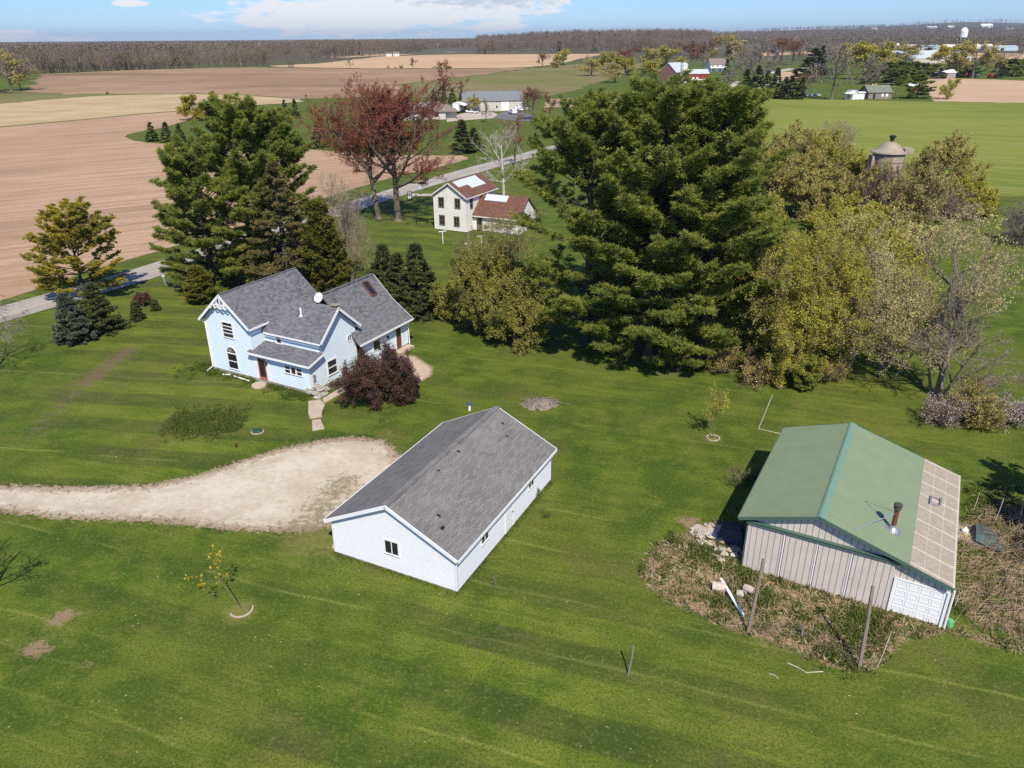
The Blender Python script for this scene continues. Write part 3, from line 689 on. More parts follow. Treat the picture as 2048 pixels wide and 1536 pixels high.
def patch(name, poly, res, z, mat, weedy=None, margin=1.2):
    lo, hi = poly.min(0)-margin, poly.max(0)+margin
    ex = lambda P: dict(edge=sdist(P, poly), **({'weedy': weedy(P)} if weedy else {}))
    return tag(grid_mesh(name, np.arange(lo[0], hi[0], res), np.arange(lo[1], hi[1], res), z, mat, ex, lambda P, at: at['edge'] > -margin), kind='structure')
DRIVE = np.concatenate([[(-74., 39.5)], pix((-160, 968), (0, 970), (150, 974), (300, 970), (400, 948), (480, 922), (560, 897), (640, 880), (700, 874), (765, 880), (800, 905), (800, 950), (740, 1000), (680, 1050), (600, 1066), (500, 1062), (450, 1058), (300, 1043), (100, 1037), (0, 1022), (-160, 1010)), [(-74., 34.5)]])
def drive_weed(P):
    q = np.exp(-(ldist(P, pix((690, 965), (600, 1060)))/2.2)**2)*.8
    q = np.maximum(q, np.exp(-(ldist(P, pix((560, 890), (760, 880)))/.5)**2)*.45)
    return np.maximum(q, np.exp(-(ldist(P, pix((0, 997), (330, 1003)))/.35)**2)*.38)
patch('driveway', DRIVE, .3, .005, M['gravel'], drive_weed)
patch('patio', pix((700, 760), (775, 705), (830, 712), (866, 735), (862, 752), (820, 775), (740, 800)), .2, .006, M['patio'], margin=.6)

def flat(name, pts, z, mat):
    mb = MB(); mb.poly([(p[0], p[1], z) for p in pts]); o = mb.build(name, mat)
    n = o.data.polygons[0].normal
    if n.z < 0: o.data.flip_normals()
    return tag(o, kind='structure')
def rough_edge(pts, rng, step=3., amp=.6):
    out = []
    for i in range(len(pts)):
        a, b = pts[i], pts[(i+1) % len(pts)]; n = int(min(160, max(1, np.linalg.norm(b-a)/step))); e = (b-a)/max(np.linalg.norm(b-a), 1e-6); nn = np.array([-e[1], e[0]])
        for k in range(n):
            q = a+(b-a)*k/n; out.append(q+nn*rng.normal()*amp*(k > 0))
    return np.array(out)
rg = np.random.default_rng(5)
def field(name, px, z, mat, step=3., amp=.5): return flat(name, rough_edge(pix(*px), rg, step, amp), z, M[mat])
field('ploughed_field', [(-700, 890), (0, 602), (70, 580), (150, 551), (250, 521), (340, 495), (520, 440), (690, 383), (800, 350), (880, 333), (936, 319), (925, 311), (860, 311), (760, 308), (680, 303), (600, 298), (480, 294), (345, 289), (290, 285), (262, 280), (249, 274), (258, 268), (290, 261), (330, 255), (375, 240), (420, 222), (375, 221), (290, 227), (200, 236), (100, 245), (0, 254), (-700, 330)], .02, 'plough', 1.5, .25)
field('dry_grass_field', [(-700, 331), (0, 254.3), (100, 245.3), (200, 236.3), (290, 227.3), (375, 221.3), (600, 204), (600, 198), (500, 191), (420, 188), (280, 189), (180, 193), (100, 199), (0, 208), (-700, 240)], .04, 'stubble', 3, .8)
field('fallow_field', [(-700, 240.3), (0, 208.3), (100, 199.3), (180, 193.3), (280, 189.3), (150, 187.7), (45, 181), (-700, 196)], .035, 'fallow', 4, 1)
field('ploughed_field', [(45, 182), (70, 165), (80, 150), (250, 141), (380, 137), (500, 135), (760, 138), (960, 137.4), (1062, 135.2), (960, 150), (880, 158), (806, 168), (800, 193), (720, 195), (600, 197), (500, 190), (420, 187.4), (280, 187.5), (150, 189)], .05, 'plough_far', 8, 2)
field('stubble_field', [(540, 131.5), (640, 127), (700, 120), (760, 113), (850, 110), (955, 108), (1080, 107), (1200, 106.5), (1210, 108), (1160, 118), (1130, 125), (1066, 133.8), (960, 136.2), (760, 137), (560, 134)], .06, 'tan_field', 15, 3)
field('stubble_field', [(640, 113), (700, 112), (760, 106), (850, 103), (960, 101), (960, 106), (840, 108), (740, 112.5), (660, 117)], .07, 'tan_field', 15, 2)
field('fallow_field', [(800, 194), (806, 169), (880, 159), (960, 151), (1066, 136.2), (1160, 128), (1300, 126), (1250, 150), (1150, 180), (1100, 192), (950, 196)], .055, 'fallow', 6, 1.5)
field('wheat_field', [(1250, 400), (1195, 300), (1225, 258), (1390, 214), (1462, 196), (1660, 199.5), (1860, 203.5), (2400, 212), (2800, 420), (2048, 393), (1975, 392), (1900, 398), (1700, 402)], .03, 'wheat', 3, .4)
field('bare_field', [(1868, 203), (1855, 178), (1852, 156), (1950, 158), (2048, 161.5), (2400, 168), (2400, 211), (2048, 206)], .045, 'tan_field_right', 4, .6)
field('bare_field', [(1835, 105), (1960, 106), (2400, 109), (2400, 121), (2000, 118), (1900, 114), (1835, 112)], .08, 'tan_field', 20, 3)
field('bare_field', [(1480, 95), (1540, 95), (1640, 98), (1760, 98), (1640, 106), (1530, 112), (1500, 105)], .08, 'tan_field', 20, 3)
field('bare_field', [(1552, 144), (1602, 144), (1592, 160), (1556, 160)], .05, 'tan_field_right', 6, 1)
field('bare_field', [(1088, 215), (1095, 198), (1140, 196), (1170, 213)], .05, 'plough', 4, .6)
def ribbon(name, line, wd, z, mat):
    line = [np.array(p, float) for p in line]; Lp, Rp = [], []
    for i, p in enumerate(line):
        d = line[min(i+1, len(line)-1)]-line[max(i-1, 0)]; d /= np.linalg.norm(d); n = np.array([-d[1], d[0]])*wd/2; Lp.append(p+n); Rp.append(p-n)
    mb = MB()
    for i in range(len(line)-1): mb.poly([(*Rp[i], z), (*Rp[i+1], z), (*Lp[i+1], z), (*Lp[i], z)])
    return tag(mb.build(name, mat), kind='structure')
ribbon('road', [(-130, -60), (-75, 37), (-53.5, 75.4), (-46.05, 88.1), (-33, 117), (-19.9, 146), (-10.3, 164), (0, 183), (20, 218), (60, 290), (90, 352), (130, 430), (190, 560), (260, 720)], 5.4, .047, M['road'])
flat('neighbour_drive', pix((893, 244), (895, 235), (930, 226), (985, 224), (1000, 232), (1060, 231), (1062, 238), (985, 236.5), (940, 240)), .05, M['drive_tan'])
flat('neighbour_drive', pix((985, 237), (1000, 226), (1035, 221), (1065, 231), (1075, 243), (1040, 243)), .054, M['drive_grey'])
flat('dirt_lane', pix((812, 393), (822, 387), (868, 388), (868, 392)), .035, M['drive_tan'])
flat('farm_lane', pix((1440, 183), (1530, 184), (1530, 186), (1440, 186)), .05, M['drive_tan'])
flat('farm_lane', pix((1525, 147), (1575, 137), (1592, 137), (1580, 141), (1530, 150)), .06, M['drive_tan'])
flat('farm_lane', pix((1448, 180), (1470, 163), (1482, 162), (1462, 180)), .06, M['drive_tan'])

ribbon('field_verge', pix((520, 135.2), (760, 138), (960, 136.8), (1064, 134.4)), 3.5, .075, M['ditch'])
ribbon('field_verge', pix((78, 149.5), (250, 141.3), (380, 137.2), (530, 133.5)), 5, .078, M['stubble'])
ribbon('field_verge', pix((-300, 286), (0, 254.2), (100, 245.2), (200, 236.2), (290, 227.2), (375, 221.2)), 3.2, .065, M['fallow'])
ribbon('field_verge', pix((150, 188), (280, 188.3), (420, 188), (500, 190.5), (600, 197.5), (720, 194.5), (800, 193.5)), 5, .07, M['fallow'])
# far hills on the right: a low ridge that rises above the horizon
def hills():
    xs = np.linspace(-600, 9500, 110); ys = np.linspace(2300, 11000, 60); X_, Y_ = np.meshgrid(xs, ys)
    az = np.degrees(np.arctan2(X_, Y_)); f = np.clip((az-6)/22, 0, 1)
    prof = 22+f*78+10*np.sin(X_/520.)*f+7*np.sin(X_/190.+1)*f; ramp = np.clip((Y_-2300)/4600, 0, 1)**1.3
    Z_ = prof*ramp-2*(ramp < .02)
    n = len(xs); i = np.arange(n-1)[None]+np.arange(len(ys)-1)[:, None]*n; F = np.stack([i, i+1, i+1+n, i+n], -1).reshape(-1, 4)
    g = Geo(); g.add(np.stack([X_.ravel(), Y_.ravel(), Z_.ravel()], 1), F); me = g.mesh('far_hills', [M['hill']])
    me.polygons.foreach_set('use_smooth', [True]*len(me.polygons)); tag(link('far_hills', me), kind='structure')
    return lambda x, y: np.interp(y, [2300, 6900], [0, 1])**1.3*(22+np.clip((np.degrees(np.arctan2(x, y))-6)/22, 0, 1)*(78+10*np.sin(x/520.)+7*np.sin(x/190.+1)))
hill_z = hills()
def mound():
    g = Geo(); n = 40; a = np.linspace(0, 2*np.pi, n, endpoint=False); V = []; rr = [1, .8, .6, .4, .2, 0.01]
    for r in rr: V += [(250+r*620*math.cos(q), 1780+r*420*math.sin(q), 20*(.5+.5*math.cos(math.pi*r))-.3*(r == 1)) for q in a]
    F = [[k*n+j, k*n+(j+1) % n, (k+1)*n+(j+1) % n, (k+1)*n+j] for k in range(len(rr)-1) for j in range(n)]
    g.add(np.array(V), np.array(F)); tag(link('wooded_rise', g.mesh('wooded_rise', [M['hill']])), kind='structure')
mound()
def mound_z(x, y):
    r = np.clip(np.hypot((x-250)/620, (y-1780)/420), 0, 1); return 20*(.5+.5*np.cos(np.pi*r))

# ---- far woods, each read as one mass
def wood_templates():
    out = []
    for s, (leaf, per, bark) in enumerate((('n', 0, 0), ('n', 0, 0), ('n', 0, 0), ('y', 2, 0), ('n', 0, 0), ('o', 2, 0), ('n', 0, 2))):
        rng = np.random.default_rng(70+s)
        tr, cr = deciduous(rng, 18, 8.5, counts=(9, 6), fork=.35, spread=(20, 50), leaf=leaf if per else None, per=per, size=(.5, 1.0), twig_w=.075, scatter=.3, r0=.24)
        V, Fs = [], []; n = 0; first = True
        for g, m0 in ((tr, 0), (cr, 1)):
            for Vx in g.V: V.append(Vx)
            for F, m in g.F: Fs.append((F+n, (4 if bark == 2 else 0) if m0 == 0 else (1 if m == 0 else (2 if leaf == 'y' else 3))))
            n += g.n
        out.append((np.concatenate(V), Fs))
    rng = np.random.default_rng(80); tr, cr = conifer(rng, 16, 3, base=.05, env='cone', step=1.6, per=6, sec=3, tuft=2, blades=6, bl=(.7, 1.2), bw=.4)
    out.append((np.concatenate(cr.V), [(F, 5) for F, m in cr.F]))
    return out
WT = wood_templates()
def far_templates():
    out = []
    for s, m in enumerate((1, 1, 0, 3, 1, 2, 5)):
        rng = np.random.default_rng(170+s); n = 46; z = 18*(.25+.75*rng.uniform(0, 1, n)); r = 4.2*np.sqrt(np.clip(1-((z/18-.6)/.48)**2, .05, 1))*rng.uniform(.2, 1, n); a = rng.uniform(0, 6.28, n)
        C = np.stack([r*np.cos(a)*.8, r*np.sin(a)*.8, z-1.2], 1); D = unit(np.stack([np.cos(a)*.5, np.sin(a)*.5, np.full(n, 1.)], 1)+rng.normal(size=(n, 3))*.3)
        V, F = kites(C, D, rng.uniform(1.6, 3.6, n), np.full(n, .7), rng); T, TF = tubes(np.array([[0, 0, 0.]]), np.array([[0, 0, 11.]]), [.3], [.15], 4)
        out.append((np.concatenate([V, T]), [(F, m), (TF+len(V), 0)]))
    return out
WF_ = far_templates()
def wood(name, label, pts, hs, rng, mixw, far=False):
    T_ = WF_ if far else WT; mixw = (3, 3, 2, 1.2, 3, .7, .5) if far else mixw
    g = Geo(); kinds = rng.choice(len(T_), len(pts), p=np.array(mixw)/sum(mixw))
    for k in range(len(T_)):
        idx = np.where(kinds == k)[0]
        if not len(idx): continue
        V, Fs = T_[k]; a = rng.uniform(0, 6.28, len(idx)); sc = hs[idx]/18.; sx = sc*rng.uniform(1.05, 1.6, len(idx))
        c, s = np.cos(a)[:, None], np.sin(a)[:, None]
        W_ = np.stack([pts[idx, 0:1]+sx[:, None]*(c*V[None, :, 0]-s*V[None, :, 1]), pts[idx, 1:2]+sx[:, None]*(s*V[None, :, 0]+c*V[None, :, 1]), pts[idx, 2:3]+sc[:, None]*V[None, :, 2]], -1)
        off = np.arange(len(idx))*len(V); first = True
        for F, m in Fs:
            FF = (F[None]+off[:, None, None]).reshape(-1, F.shape[1])
            if first: g.add(W_.reshape(-1, 3), FF, m); base = g.n-len(idx)*len(V); first = False
            else: g.F.append((FF+base, m))
    o = g.build(name, [M['bark'], M['twig_far'], L['far_bud'], L['far_olive'], M['birch'], L['spruce']])
    return tag(o, label, 'woodland', None, 'stuff')
def belt(px_line, depth_m, n, rng, power=1.6):
    """random points in a belt behind a front edge given in photo pixels"""
    P = pix(*px_line); seg = np.linalg.norm(np.diff(P, axis=0), axis=1); cum = np.concatenate([[0], np.cumsum(seg)])
    q = rng.uniform(0, cum[-1], n); x = np.interp(q, cum, P[:, 0]); y = np.interp(q, cum, P[:, 1]); d = depth_m*rng.uniform(0, 1, n)**power
    r = np.hypot(x, y); k = (r+d)/r; return np.stack([x*k, y*k, np.zeros(n)], 1)
r1 = np.random.default_rng(31)
p = belt([(-120, 150), (80, 148), (120, 146), (200, 143), (300, 140), (400, 137), (500, 134.5), (535, 132)], 420, 2000, r1, 1.0)
nz = .5+.25*np.sin(p[:, 0]/37.+p[:, 1]/61.)+.25*np.sin(p[:, 0]/17.-p[:, 1]/23.); h = (12+7*nz)*r1.uniform(.8, 1.12, len(p))
wood('woodland', 'bare grey woodland with pale birches behind the left brown field', p, h, r1, (3, 3, 3, 1.8, 3, 1.6, .35, .0))
p = belt([(-160, 128), (150, 124), (540, 118)], 2200, 5200, r1, 1.2)
wood('woodland', 'deeper grey green woodland stretching behind the left wood', p, r1.uniform(16, 22, len(p)), r1, (1,), True)
p = belt([(75, 146), (140, 145), (290, 139), (390, 137)], 35, 520, r1)
wood('woodland', 'low yellow green young thicket in front of the left woodland', p, r1.uniform(5, 10, len(p)), r1, (2, 2, 2, 5, 2, 1, .3, 0))
p = belt([(530, 124), (620, 123), (700, 114), (800, 109), (860, 104), (965, 102)], 900, 2200, r1, 1.2)
wood('woodland', 'grey brown bare woodland beyond the tan stubble field', p, r1.uniform(19, 25, len(p)), r1, (3, 3, 3, .8, 3, .8, .4, .15))
p = np.concatenate([belt([(-100, 104), (500, 100), (980, 94)], 9000, 9000, r1, 1.7)])
wood('woodland', 'distant grey blue woodland along the left horizon', p, r1.uniform(17, 24, len(p)), r1, (3, 3, 3, .6, 3, .6, .2, .5), True)
p = belt([(955, 109), (1000, 108), (1100, 107.5), (1200, 107), (1300, 107), (1360, 108), (1420, 108)], 650, 3400, r1, .9); p[:, 2] = mound_z(p[:, 0], p[:, 1])-.2
wood('woodland', 'dark brown bare wood on the rise in the centre distance', p, r1.uniform(19, 25, len(p)), r1, (4, 4, 4, .4, 4, .4, .5, .1))
p = belt([(1380, 103), (1500, 100), (1650, 96), (1800, 96), (1950, 97), (2120, 98)], 3600, 9000, r1, 1.0); p[:, 2] = hill_z(p[:, 0], p[:, 1])-.3
wood('woodland', 'brown grey bare woodland below the far right hills', p, r1.uniform(17, 23, len(p)), r1, (4, 4, 4, .6, 4, .4, .1, .1), True)
n = 5000; xx = r1.uniform(200, 7500, n); yy = r1.uniform(4300, 7600, n); k = (np.sin(xx/350.)+np.sin(yy/410.+xx/900)+r1.normal(size=n)*.4) > .1
p = np.stack([xx, yy, np.zeros(n)], 1)[k]; p[:, 2] = hill_z(p[:, 0], p[:, 1])-1
wood('woodland', 'small dark tree clumps scattered over the far right hills', p, r1.uniform(20, 30, len(p)), r1, (2, 2, 2, .5, 2, .5, 0, 3), True)

# ------------------------------------------------------------------ building helpers
def WF(o, d, n):
    o, d, n = np.array(o, float), np.array(d, float), np.array(n, float)
    return lambda u, z, off=0.: (*(o+d*u+n*off), z)
def clip(poly, z, keep_above):
    out = []
    for i in range(len(poly)):
        a, b = poly[i], poly[(i+1) % len(poly)]; ia = (a[1] >= z) == keep_above or a[1] == z; ib = (b[1] >= z) == keep_above or b[1] == z
        if ia: out.append(a)
        if ia != ib: k = (z-a[1])/(b[1]-a[1]); out.append((a[0]+k*(b[0]-a[0]), z))
    return out
def siding(mb, F, poly, ex=.15, lap=.022, m=0):
    """overlapping horizontal boards over a convex wall polygon (u,z), counter clockwise seen from outside"""
    z0 = min(p[1] for p in poly); z1 = max(p[1] for p in poly); z = z0
    while z < z1-1e-4:
        zt = min(z+ex, z1); q = clip(clip(poly, z, True), zt, False)
        if len(q) >= 3:
            mb.poly([F(u, zz, lap*(zt-zz)/ex) for u, zz in q], m)
            lo = [p for p in q if abs(p[1]-z) < 1e-6]
            if len(lo) >= 2: a, b = min(lo), max(lo); mb.poly([F(b[0], z, lap), F(a[0], z, lap), F(a[0], z, 0), F(b[0], z, 0)], m)
        z = zt
def win(parent, F, u0, u1, z0, z1, rails=(.5,), bars=(), fw=.09, frame='white', glass='glass', off=.025, name='window', label=None, rw=.05):
    mb = MB(); o = (off, off+.045)
    mb.fbox(F, u0, u1, z1-fw, z1, *o); mb.fbox(F, u0, u1, z0, z0+fw*.9, off, off+.07)
    mb.fbox(F, u0, u0+fw, z0+fw*.9, z1-fw, *o); mb.fbox(F, u1-fw, u1, z0+fw*.9, z1-fw, *o)
    for r in rails:
        zz = z0+fw*.9+(z1-z0-fw*1.9)*r; mb.fbox(F, u0+fw, u1-fw, zz-rw/2, zz+rw/2, off, off+.036)
    for r in bars:
        uu = u0+fw+(u1-u0-2*fw)*r; mb.fbox(F, uu-rw/2, uu+rw/2, z0+fw*.9, z1-fw, off, off+.03)
    wdw = mb.build(name, M[frame], parent)
    if label: wdw['label'] = label
    pb = MB(); pb.fbox(F, u0+fw*.8, u1-fw*.8, z0+fw*.7, z1-fw*.8, 0, off+.008); pb.build('pane', M[glass], wdw)
    return wdw
def part(name, mat, parent, fn, label=None):
    mb = MB(); fn(mb); o = mb.build(name, [M[x] for x in mat] if isinstance(mat, (list, tuple)) else M[mat], parent)
    if label: o['label'] = label
    return o

# ------------------------------------------------------------------ blue farmhouse
HO, HH = (-23.519, 59.325), -.501
house = thing('farmhouse', 'pale blue clapboard farmhouse with grey shingle roofs and white trim', 'house', HO, HH)
a = 2.556
FL = WF((0, 0), (1, 0), (0, -1))                 # left front gable
def wall_left(mb):
    siding(mb, FL, [(-a, .28), (a, .28), (a, 4.93), (0, 7.12), (-a, 4.93)])
    siding(mb, WF((-a, 8.0), (0, -1), (-1, 0)), [(0, .28), (8., .28), (8., 4.95), (0, 4.95)])
    siding(mb, WF((a, 0), (0, 1), (1, 0)), [(0, .28), (1.41, .28), (1.41, 4.93), (0, 4.93)])
    siding(mb, WF((a, 8.0), (-1, 0), (0, 1)), [(0, .28), (2*a, .28), (2*a, 4.93), (a, 7.12), (0, 4.93)], .3)
part('wall', 'blue', house, wall_left, 'wall of the front gable wing')
v0, v1, ub = 1.41, 5.80, 8.5
FR = WF((ub, v0), (0, 1), (1, 0))                # right gable wall, u measured from v0
def wall_right(mb):
    siding(mb, FR, [(0, .28), (v1-v0, .28), (v1-v0, 4.27), ((v1-v0)/2, 6.24), (0, 4.27)])
    siding(mb, WF((a, v0), (1, 0), (0, -1)), [(0, 3.0), (ub-a, 3.0), (ub-a, 4.33), (0, 4.33)])
    siding(mb, WF((ub, v1), (-1, 0), (0, 1)), [(0, .28), (ub-a, .28), (ub-a, 4.3), (0, 4.3)], .3)
part('wall', 'blue', house, wall_right, 'wall of the right gable wing')
FP = WF((0, -.02), (1, 0), (0, -1))              # porch front wall
pu0, pu1 = a+.02, 8.5
def wall_porch(mb):
    siding(mb, FP, [(pu0, .28), (pu1, .28), (pu1, 2.5), (pu0, 2.5)])
    siding(mb, WF((ub, -.02), (0, 1), (1, 0)), [(0, .28), (1.43, .28), (1.43, 3.0), (0, 2.5)])
part('wall', 'blue', house, wall_porch, 'wall of the low enclosed porch')
def wall_rear(mb):
    siding(mb, WF((9.1, 5.82), (0, 1), (1, 0)), [(0, .28), (6.5, .28), (6.5, 2.75), (0, 2.75)])
    siding(mb, WF((9.1, 12.32), (-1, 0), (0, 1)), [(0, .28), (7.2, .28), (7.2, 3.3), (3.7, 6.1), (1.65, 4.1), (0, 2.75)], .3)
    siding(mb, WF((1.9, 12.3), (0, -1), (-1, 0)), [(0, .28), (4.3, .28), (4.3, 3.2), (0, 3.2)], .3)
part('wall', 'blue', house, wall_rear, 'wall of the rear wing')
def foundation(mb):
    mb.box(-a-.03, -.05, 0, a, 8.02, .28); mb.box(a, -.06, -.02, ub+.03, v1, .279); mb.box(1.95, v1+.01, 0, 9.06, 12.3, .278)
part('foundation', 'stone', house, foundation)
# roofs
def roof_left(mb):
    e, zE, zR, g, Lr = a+.345, 4.756, 7.27, -.443, 8.45
    mb.slab([(0, g, zR), (0, Lr, zR), (-e, Lr, zE), (-e, g, zE)], .12); mb.slab([(e, g, zE), (e, Lr, zE), (0, Lr, zR), (0, g, zR)], .12)
    mb.beam((0, g, zR+.02), (0, Lr, zR+.02), .2, .04)
ro = part('roof', 'shingle_y', house, roof_left, 'roof of the front gable wing')
def roof_right(mb):
    vm, hw, zE, zR, u1 = 3.607, 2.546, 4.07, 6.381, ub+.487
    mb.slab([(1.0, vm-hw, zE), (u1, vm-hw, zE), (u1, vm, zR), (1.0, vm, zR)], .12); mb.slab([(u1, vm+hw, zE), (1.0, vm+hw, zE), (1.0, vm, zR), (u1, vm, zR)], .12)
part('roof', 'shingle_x', house, roof_right, 'roof of the right gable wing')
def roof_porch(mb):
    mb.slab([(2.2, -.42, 2.66), (8.93, -.42, 2.66), (8.93, 1.43, 3.16), (2.2, 1.43, 3.16)], .10)
part('roof', 'shingle_x', house, roof_porch, 'low porch roof')
def roof_rear(mb):
    g0, g1 = 5.55, 12.62
    mb.slab([(7.45, g0, 4.27), (7.45, g1, 4.27), (5.4, g1, 6.35), (5.4, g0, 6.35)], .12)
    mb.slab([(9.62, 5.0, 2.70), (9.62, g1, 2.70), (7.45, g1, 4.27), (7.45, 5.6, 4.27)], .12)
    mb.slab([(5.4, g0, 6.35), (5.4, g1, 6.35), (1.6, g1, 3.2), (1.6, g0, 3.2)], .12)
    mb.beam((5.4, g0, 6.37), (5.4, g1, 6.37), .3, .05)
rr = part('roof', 'shingle_y', house, roof_rear, 'roof of the rear wing with flared eave')
def skylight(mb):
    n = np.array([.712, 0, .702]); c = np.array([6.25, 10.9, 5.49]); du = np.array([.702, 0, -.712]); dv = np.array([0, 1., 0])
    def bx(u0, u1, w0, w1, h0, h1, m):
        mb.hexa([c+du*p+dv*q+n*h for h in (h0, h1) for p, q in ((u0, w0), (u1, w0), (u1, w1), (u0, w1))], m)
    for sgn in (-1, 1): bx(-.75, .75, sgn*.36-.06, sgn*.36+.06, 0, .12, 0); bx(sgn*.75-.06, sgn*.75+.06, -.3, .3, 0, .12, 0)
    bx(-.69, .69, -.3, .3, .02, .07, 1)
part('skylight', ['brown_door', 'glass'], rr, skylight)
def fascia(mb):
    e, g = a+.345, -.443
    for s in (-1, 1):
        mb.beam((s*(e+.02), g-.02, 4.755), (0, g-.02, 7.275), .05, .2); mb.beam((s*(e+.03), g, 4.74), (s*(e+.03), 8.4, 4.74), .06, .16)
    for s in (-1, 1): mb.beam((ub+.50, 3.607+s*2.56, 4.07), (ub+.50, 3.607, 6.385), .05, .2)
    mb.beam((2.9, 3.607-2.58, 4.05), (ub+.48, 3.607-2.58, 4.05), .05, .14); mb.beam((2.2, -.46, 2.66), (8.95, -.46, 2.66), .08, .15); mb.beam((8.95, -.46, 2.66), (8.95, 1.40, 3.155), .05, .16)
    mb.beam((9.66, 5.0, 2.70), (9.66, 12.64, 2.70), .07, .15); mb.beam((9.62, 12.64, 2.70), (7.45, 12.64, 4.27), .05, .16); mb.beam((7.45, 12.64, 4.27), (5.4, 12.64, 6.35), .05, .16)
part('fascia', 'white', house, fascia)
FRR = WF((9.1, 5.82), (0, 1), (1, 0))
for F_, u_, z1_ in ((FL, -a-.02, 4.9), (FL, a-.1, 4.9), (FR, v1-v0-.1, 4.2), (FP, pu1-.08, 2.45), (FRR, 6.4, 2.7)):
    part('corner_board', 'white', house, lambda mb: mb.fbox(F_, u_, u_+.12, .28, z1_, .022, .045))
def gable_trim(mb):
    F = WF((0, -.42), (1, 0), (0, -1)); o = (-.03, .03)
    mb.fbox(F, -.06, .06, 6.05, 7.05, *o); mb.fbox(F, -.85, .85, 6.28, 6.40, *o)
    for s in (-1, 1):
        pts = [(s*.85, 6.34), (s*.62, 6.02), (s*.3, 6.22), (s*.08, 6.0)]
        for p, q in zip(pts, pts[1:]): mb.tube([F(*p), F(*q)], .05, 5)
        mb.tube([F(s*.5, 6.4), F(s*.28, 6.72)], .04, 5); mb.tube([F(s*.28, 6.4), F(s*.5, 6.72)], .04, 5); mb.tube([F(s*.85, 6.34), F(s*1.1, 6.0), F(s*1.25, 5.92)], .055, 5)
part('gable_trim', 'white', house, gable_trim, 'carved white gingerbread trim under the gable peak')
# windows and doors
win(house, FL, -.68, .62, 3.36, 4.80, rails=(.27, .52, .76), rw=.07)
win(house, FL, -.66, .58, .52, 2.02, rails=(.5,), rw=.07)
def arch(mb):
    c, r = -.04, .60; n = 14
    P = lambda k, rr, o: FL(c+rr*math.cos(math.pi*k/n), 2.04+rr*math.sin(math.pi*k/n), o)
    for k in range(n): mb.hexa([P(k, r-.09, .02), P(k+1, r-.09, .02), P(k+1, r+.01, .02), P(k, r+.01, .02), P(k, r-.09, .07), P(k+1, r-.09, .07), P(k+1, r+.01, .07), P(k, r+.01, .07)])
    for q in (36, 72, 108, 144): mb.tube([FL(c+.12*math.cos(math.radians(q)), 2.06+.12*math.sin(math.radians(q)), .045), FL(c+.52*math.cos(math.radians(q)), 2.06+.52*math.sin(math.radians(q)), .045)], .012, 4)
aw = part('window', 'white', house, arch, 'half round fanlight over the lower front window')
part('pane', 'glass', aw, lambda mb: mb.poly([FL(-.04+.54*math.cos(math.pi*k/14), 2.05+.54*math.sin(math.pi*k/14), .032) for k in range(15)]))
win(house, WF((0, v0), (1, 0), (0, -1)), 3.86, 4.52, 3.12, 4.02, rails=(.5,), frame='white', rw=.05)
F0 = WF((ub, 0), (0, 1), (1, 0))
win(house, F0, 2.0, 3.24, .80, 2.14, rails=(.5,), rw=.09, fw=.10)
def octo(mb):
    c = (5.04, 3.17)
    for k in range(8):
        A = [(c[0]+r*math.cos(math.pi/8+math.pi/4*q), c[1]+r*1.05*math.sin(math.pi/8+math.pi/4*q)) for q in (k, k+1) for r in (.24, .36)]
        mb.hexa([F0(*A[0], .02), F0(*A[2], .02), F0(*A[3], .02), F0(*A[1], .02), F0(*A[0], .06), F0(*A[2], .06), F0(*A[3], .06), F0(*A[1], .06)])
    mb.fbox(F0, c[0]-.015, c[0]+.015, c[1]-.23, c[1]+.23, .03, .05); mb.fbox(F0, c[0]-.23, c[0]+.23, c[1]-.015, c[1]+.015, .03, .045)
ow = part('window', 'white', house, octo, 'small round window near the right eave')
part('pane', 'glass', ow, lambda mb: mb.poly([F0(5.04+.26*math.cos(math.pi/8+math.pi/4*k), 3.17+.27*math.sin(math.pi/8+math.pi/4*k), .03) for k in range(8)]))
for u0, u1, rl in ((5.88, 6.56, (.5,)), (6.56, 7.14, ()), (7.14, 7.80, (.5,))): win(house, FP, u0, u1, 1.42, 2.14, rails=rl, fw=.07, rw=.045)
def door_front(mb):
    mb.fbox(FP, 2.95, 3.05, .3, 2.18, .03, .08, 1); mb.fbox(FP, 3.73, 3.83, .3, 2.18, .03, .08, 1); mb.fbox(FP, 3.05, 3.73, 2.08, 2.18, .03, .08, 1); mb.fbox(FP, 3.05, 3.73, .3, .52, .03, .08, 1)
    for u0, u1 in ((2.58, 2.95), (3.83, 4.14)): mb.fbox(FP, u0, u1, .29, 2.42, .022, .06, 0)
    mb.fbox(FP, 2.95, 3.83, 2.18, 2.42, .022, .06, 0)
df = part('door', ['white', 'red_frame'], house, door_front, 'red framed glass front door with white surround')
part('pane', 'glass', df, lambda mb: mb.fbox(FP, 3.04, 3.74, .5, 2.1, .0, .045)); part('handle', 'galv', df, lambda mb: mb.fbox(FP, 3.75, 3.79, 1.15, 1.3, .08, .12))
part('wall_lamp', 'dark', house, lambda mb: (mb.lathe((3.98, -.16, 1.75), [(.02, -.02), (.08, .02), (.09, .2), (.03, .3)], 8), mb.tube([(3.98, -.06, 1.98), (3.98, -.16, 2.05)], .015, 5)))
FB = WF((9.1, 0), (0, 1), (1, 0))
def door_rear(mb):
    mb.fbox(FB, 10.45, 10.56, .3, 2.35, .03, .06, 0); mb.fbox(FB, 11.3, 11.41, .3, 2.35, .03, .06, 0); mb.fbox(FB, 10.56, 11.3, 2.25, 2.35, .03, .06, 0); mb.fbox(FB, 10.56, 11.3, .32, 2.25, .02, .045, 1)
dr = part('door', ['white', 'brown_door'], house, door_rear, 'brown rear door with white frame'); part('handle', 'galv', dr, lambda mb: mb.fbox(FB, 10.62, 10.66, 1.2, 1.32, .045, .09))
